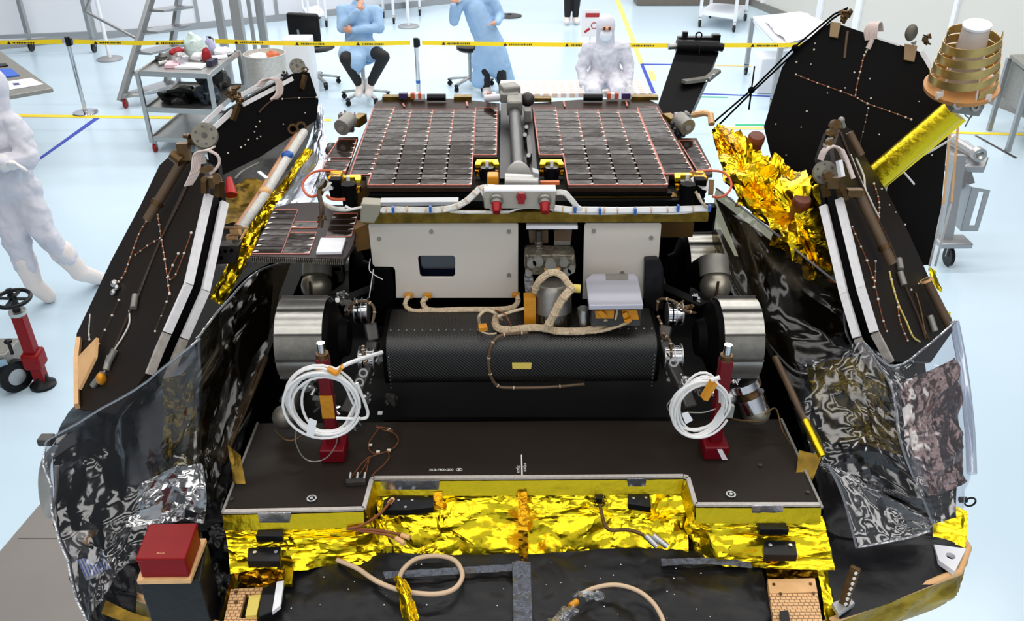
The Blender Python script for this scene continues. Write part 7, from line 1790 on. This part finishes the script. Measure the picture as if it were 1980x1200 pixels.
b = MB(); b.tube(z3([(1120, 1150, 1.962), (1150, 1136, 1.962), (1190, 1130, 1.962), (1230, 1140, 1.96), (1258, 1160, 1.958), (1276, 1185, 1.956), (1290, 1220, 1.954)]), .0052, 10, sub=8)
b.build('tan_cable', M['cable_tan'], label='tan cable running from the clear bag over the right black blanket', cat='cable')
bg_ = thing('bagged_connector', pz(1115, 1165, 1.945), 'connector tied into a crumpled clear plastic bag on the black blanket', 'bag')
for rows, sd in (([[(1106, 1150, 1.96), (1120, 1142, 1.985), (1135, 1160, 1.96)], [(1125, 1150, 1.965), (1145, 1145, 1.99), (1160, 1158, 1.962)], [(1140, 1144, 1.965), (1160, 1143, 1.985), (1172, 1150, 1.965)]], 3), ([[(1102, 1168, 1.965), (1110, 1172, 1.985), (1118, 1178, 1.965)], [(1080, 1180, 1.965), (1092, 1185, 1.99), (1105, 1200, 1.965)], [(1062, 1200, 1.96), (1070, 1210, 1.985), (1090, 1225, 1.96)]], 5)):
    s = foil([[pz(*p) for p in r] for r in rows], 5, 5, .008, sd, 2); s.build('bag', M['bag'], bg_, sharp=40)
MB().cyl(pz(1102, 1172, 1.968), pz(1116, 1162, 1.968), .0075).build('amber_tie', M['amber'], bg_)
# ================================================================== plastic films draped over the sides
def film(name, rows, seed, amp, nu, nv, m, label, edges=(), streak=.008, sfreq=4, cat='plastic film'):
    g = [[pY(*p) for p in r] for r in rows]
    s = foil(g, nu, nv, amp, seed, 3, decay=.10, streak=streak, sfreq=sfreq)
    o = s.build(name, M[m], label=label, cat=cat, recalc=False, sharp=24)
    nuv = nu * 8 + 1; nvv = nv * 8 + 1
    for e in edges:
        if e == 'top': p = s.v[:nuv]
        elif e == 'bottom': p = s.v[-nuv:]
        elif e == 'left': p = s.v[::nuv]
        else: p = s.v[nuv - 1::nuv]
        t = MB(); t.tube(p, .0032, 6); t.build('rolled_hem', M['film_edge'], o)
    return o
M['silver_crisp'] = film_mat('silver_crisp', (150, 150, 156), .3, .12, 12, .1, .05)
M['film_edge'] = film_mat('film_hem', (190, 190, 194), .15, .15, 20, .2, .22)
film('plastic_film', [[(88, 858, 1.73), (190, 795, 1.73), (290, 730, 1.70), (388, 652, 1.74)], [(96, 930, 1.66), (195, 880, 1.66), (295, 830, 1.65), (388, 790, 1.69)], [(110, 1010, 1.57), (200, 975, 1.58), (300, 935, 1.6), (390, 915, 1.62)], [(128, 1100, 1.46), (190, 1070, 1.48), (255, 1040, 1.5), (370, 1000, 1.54)], [(168, 1210, 1.34), (195, 1165, 1.38), (235, 1110, 1.42), (285, 1042, 1.48)]], 3, .018, 5, 7, 'film', 'clear crumpled plastic film over the lower left side of the lander', ('top', 'left'), .022, 4)
film('plastic_film', [[(386, 655, 1.75), (440, 585, 1.88), (500, 524, 2.03), (560, 508, 2.12)], [(388, 760, 1.70), (430, 680, 1.8), (490, 600, 1.92), (545, 570, 2.02)], [(390, 880, 1.63), (425, 800, 1.72), (470, 715, 1.82), (525, 650, 1.93)], [(402, 985, 1.56), (425, 920, 1.61), (462, 810, 1.73), (500, 720, 1.84)]], 8, .016, 4, 6, 'film_dark', 'smoky plastic film between the left solar wing and the egress plate', ('top',))
film('plastic_film', [[(270, 935, 1.56), (340, 905, 1.58), (395, 895, 1.58)], [(262, 985, 1.53), (330, 955, 1.54), (400, 960, 1.55)], [(250, 1020, 1.5), (320, 1010, 1.5), (395, 1010, 1.52)]], 5, .022, 4, 4, 'silver_crisp', 'bright silvery crumple of film behind the red cover box')
film('plastic_film', [[(1384, 362, 2.42), (1440, 405, 2.32), (1520, 468, 2.18), (1640, 562, 2.0)], [(1380, 410, 2.36), (1440, 470, 2.25), (1520, 545, 2.12), (1632, 620, 1.97)], [(1378, 470, 2.28), (1440, 570, 2.16), (1510, 650, 2.03), (1650, 672, 1.94)], [(1400, 540, 2.2), (1470, 640, 2.08), (1545, 720, 1.95), (1660, 690, 1.92)]], 12, .006, 7, 6, 'film_dark', 'smoky brown plastic film band between rover and right solar wing', ('top', 'right', 'bottom'), .004, 5)
film('plastic_film', [[(1545, 690, 1.9), (1600, 690, 1.87), (1662, 662, 1.85), (1740, 715, 1.77)], [(1548, 780, 1.8), (1610, 775, 1.78), (1680, 780, 1.74), (1750, 830, 1.68)], [(1572, 880, 1.68), (1640, 880, 1.66), (1710, 890, 1.62), (1790, 930, 1.58)], [(1600, 910, 1.64), (1660, 940, 1.6), (1730, 960, 1.56), (1815, 1000, 1.53)]], 15, .022, 4, 6, 'film', 'crumpled clear film lying over the right side of the egress plate')
film('plastic_film', [[(1664, 662, 1.83), (1726, 708, 1.76), (1790, 672, 1.82), (1848, 620, 1.92)], [(1722, 745, 1.74), (1760, 750, 1.72), (1815, 735, 1.76), (1862, 700, 1.83)], [(1740, 850, 1.64), (1780, 850, 1.63), (1830, 830, 1.67), (1876, 800, 1.73)], [(1770, 930, 1.58), (1800, 940, 1.57), (1840, 930, 1.59), (1880, 915, 1.62)], [(1800, 1010, 1.52), (1815, 1015, 1.52), (1840, 1000, 1.54), (1862, 975, 1.57)]], 18, .010, 3, 6, 'film_clear', 'clear crisp plastic sheet wrapped around the right corner of the lander', ('top', 'left'))
film('plastic_film', [[(1600, 895, 1.63), (1660, 925, 1.6), (1720, 960, 1.57), (1812, 1010, 1.52)], [(1630, 960, 1.58), (1680, 975, 1.56), (1730, 990, 1.55), (1800, 1018, 1.52)], [(1656, 1058, 1.5), (1700, 1050, 1.5), (1750, 1040, 1.51), (1798, 1026, 1.515)]], 21, .006, 4, 3, 'film_clear', 'clear film flap hanging to a point over the black deck at right', ('bottom', 'left'))
L(foil([[pY(*p) for p in r] for r in [[(104, 1015, 1.63), (180, 1060, 1.56), (262, 1100, 1.5)], [(134, 1110, 1.5), (190, 1130, 1.46), (262, 1150, 1.42)], [(172, 1215, 1.385), (215, 1215, 1.375), (270, 1215, 1.37)]]], 4, 5, .012, 31, 3), 'black_liner', 'black_foil')
# foil behind the right corner film
s = foil([[pY(*p) for p in r] for r in [[(1740, 740, 1.77), (1800, 715, 1.81), (1850, 690, 1.86)], [(1755, 850, 1.67), (1810, 840, 1.68), (1862, 820, 1.74)], [(1790, 960, 1.575), (1830, 950, 1.59), (1868, 930, 1.63)]]], 6, 9, .012, 5, 3); s.sm = [True] * len(s.sm)
L(s, 'rose_foil', mat('rose_foil', (158, 138, 132), 1.0, .3, ('foil', 30, .5, .02)), sharp=26)
s = foil([[pY(*p) for p in r] for r in [[(1560, 715, 1.91), (1660, 690, 1.885), (1720, 730, 1.83)], [(1580, 790, 1.82), (1660, 790, 1.79), (1730, 830, 1.73)], [(1600, 850, 1.72), (1680, 860, 1.69), (1760, 900, 1.63)]]], 6, 6, .016, 9, 3); s.sm = [True] * len(s.sm)
L(s, 'dark_gold_foil', mat('dim_gold_foil', (96, 80, 16), 1.0, .2, ('foil', 24, .5, .02)), sharp=26)
s = foil([[pY(*p) for p in r] for r in [[(310, 735, 1.76), (350, 720, 1.77), (375, 690, 1.79)], [(315, 830, 1.69), (350, 820, 1.69), (380, 800, 1.72)], [(300, 930, 1.63), (340, 920, 1.63), (385, 900, 1.645)]]], 5, 8, .014, 12, 3); s.sm = [True] * len(s.sm)
L(s, 'dark_gold_foil', bpy.data.materials['dim_gold_foil'], sharp=26)
# rolled film edge on the right corner
t = MB(); t.tube(y3([(1845, 622, 1.93), (1858, 690, 1.86), (1868, 760, 1.78), (1876, 840, 1.7), (1879, 915, 1.62)]), .012, 10, sub=5)
t.build('rolled_film', M['film_clear'], label='rolled edge of clear film at the right corner', cat='plastic film')
# cable bundle hanging at the left
b = MB()
for k in range(11):
    o_ = .006 * k
    b.tube(y3([(104 + k * .6, 862, 1.74), (84 + k * 1.2, 885 + k, 1.74 + o_ * .3), (76 + k * 2, 930, 1.73), (82 + k * 1.6, 980 - k * 2, 1.72), (96 + k * .8, 1000 - k * 3, 1.7), (108, 960 - k * 2, 1.72), (112 - k * .5, 900, 1.74)]), .0032, 6, sub=5)
b.build('cable_bundle', mat('grey_cable', (150, 150, 148), 0, .5), label='looped grey cable bundle hanging at the left flank of the lander', cat='cable')
q = pY(90, 850, 1.75); MB().box(q, (.035, .03, .02)).build('hook_bracket', M['grey_dark'], label='small dark hook bracket above the grey cable bundle', cat='bracket', bevel=.003)
# ================================================================== light
w = bpy.data.worlds.new('world'); scene.world = w; w.use_nodes = True
bg = w.node_tree.nodes['Background']; bg.inputs['Color'].default_value = (.82, .9, 1.0, 1); bg.inputs['Strength'].default_value = .16
def area(name, loc, sx, sy, power, col=(1, .98, .95), rot=(0, 0, 0)):
    l = bpy.data.lights.new(name, 'AREA'); l.shape = 'RECTANGLE'; l.size = sx; l.size_y = sy; l.energy = power; l.color = col
    o = bpy.data.objects.new(name, l); COL.objects.link(o); o.location = loc; o.rotation_euler = rot
    return o
for y, wd, p in ((-6.5, .9, 290), (-4.0, .9, 290), (-1.6, .9, 280), (.6, .7, 200), (3.0, .6, 220), (5.6, .55, 400), (8.8, .55, 640), (12.4, .55, 720), (16.0, .55, 720), (19.5, .55, 720)):  # rows behind the camera are extra fill, added to brighten the gold foil
    area('ceiling_lamp_and_fill', (0, y, 7.0), 15.0, wd, p)
vs = scene.view_settings
scene.display_settings.display_device = 'sRGB'
vs.view_transform = 'Standard'; vs.look = 'None'; vs.exposure = -0.55; vs.gamma = 1.0
try: vs.use_curve_mapping = False
except Exception: pass
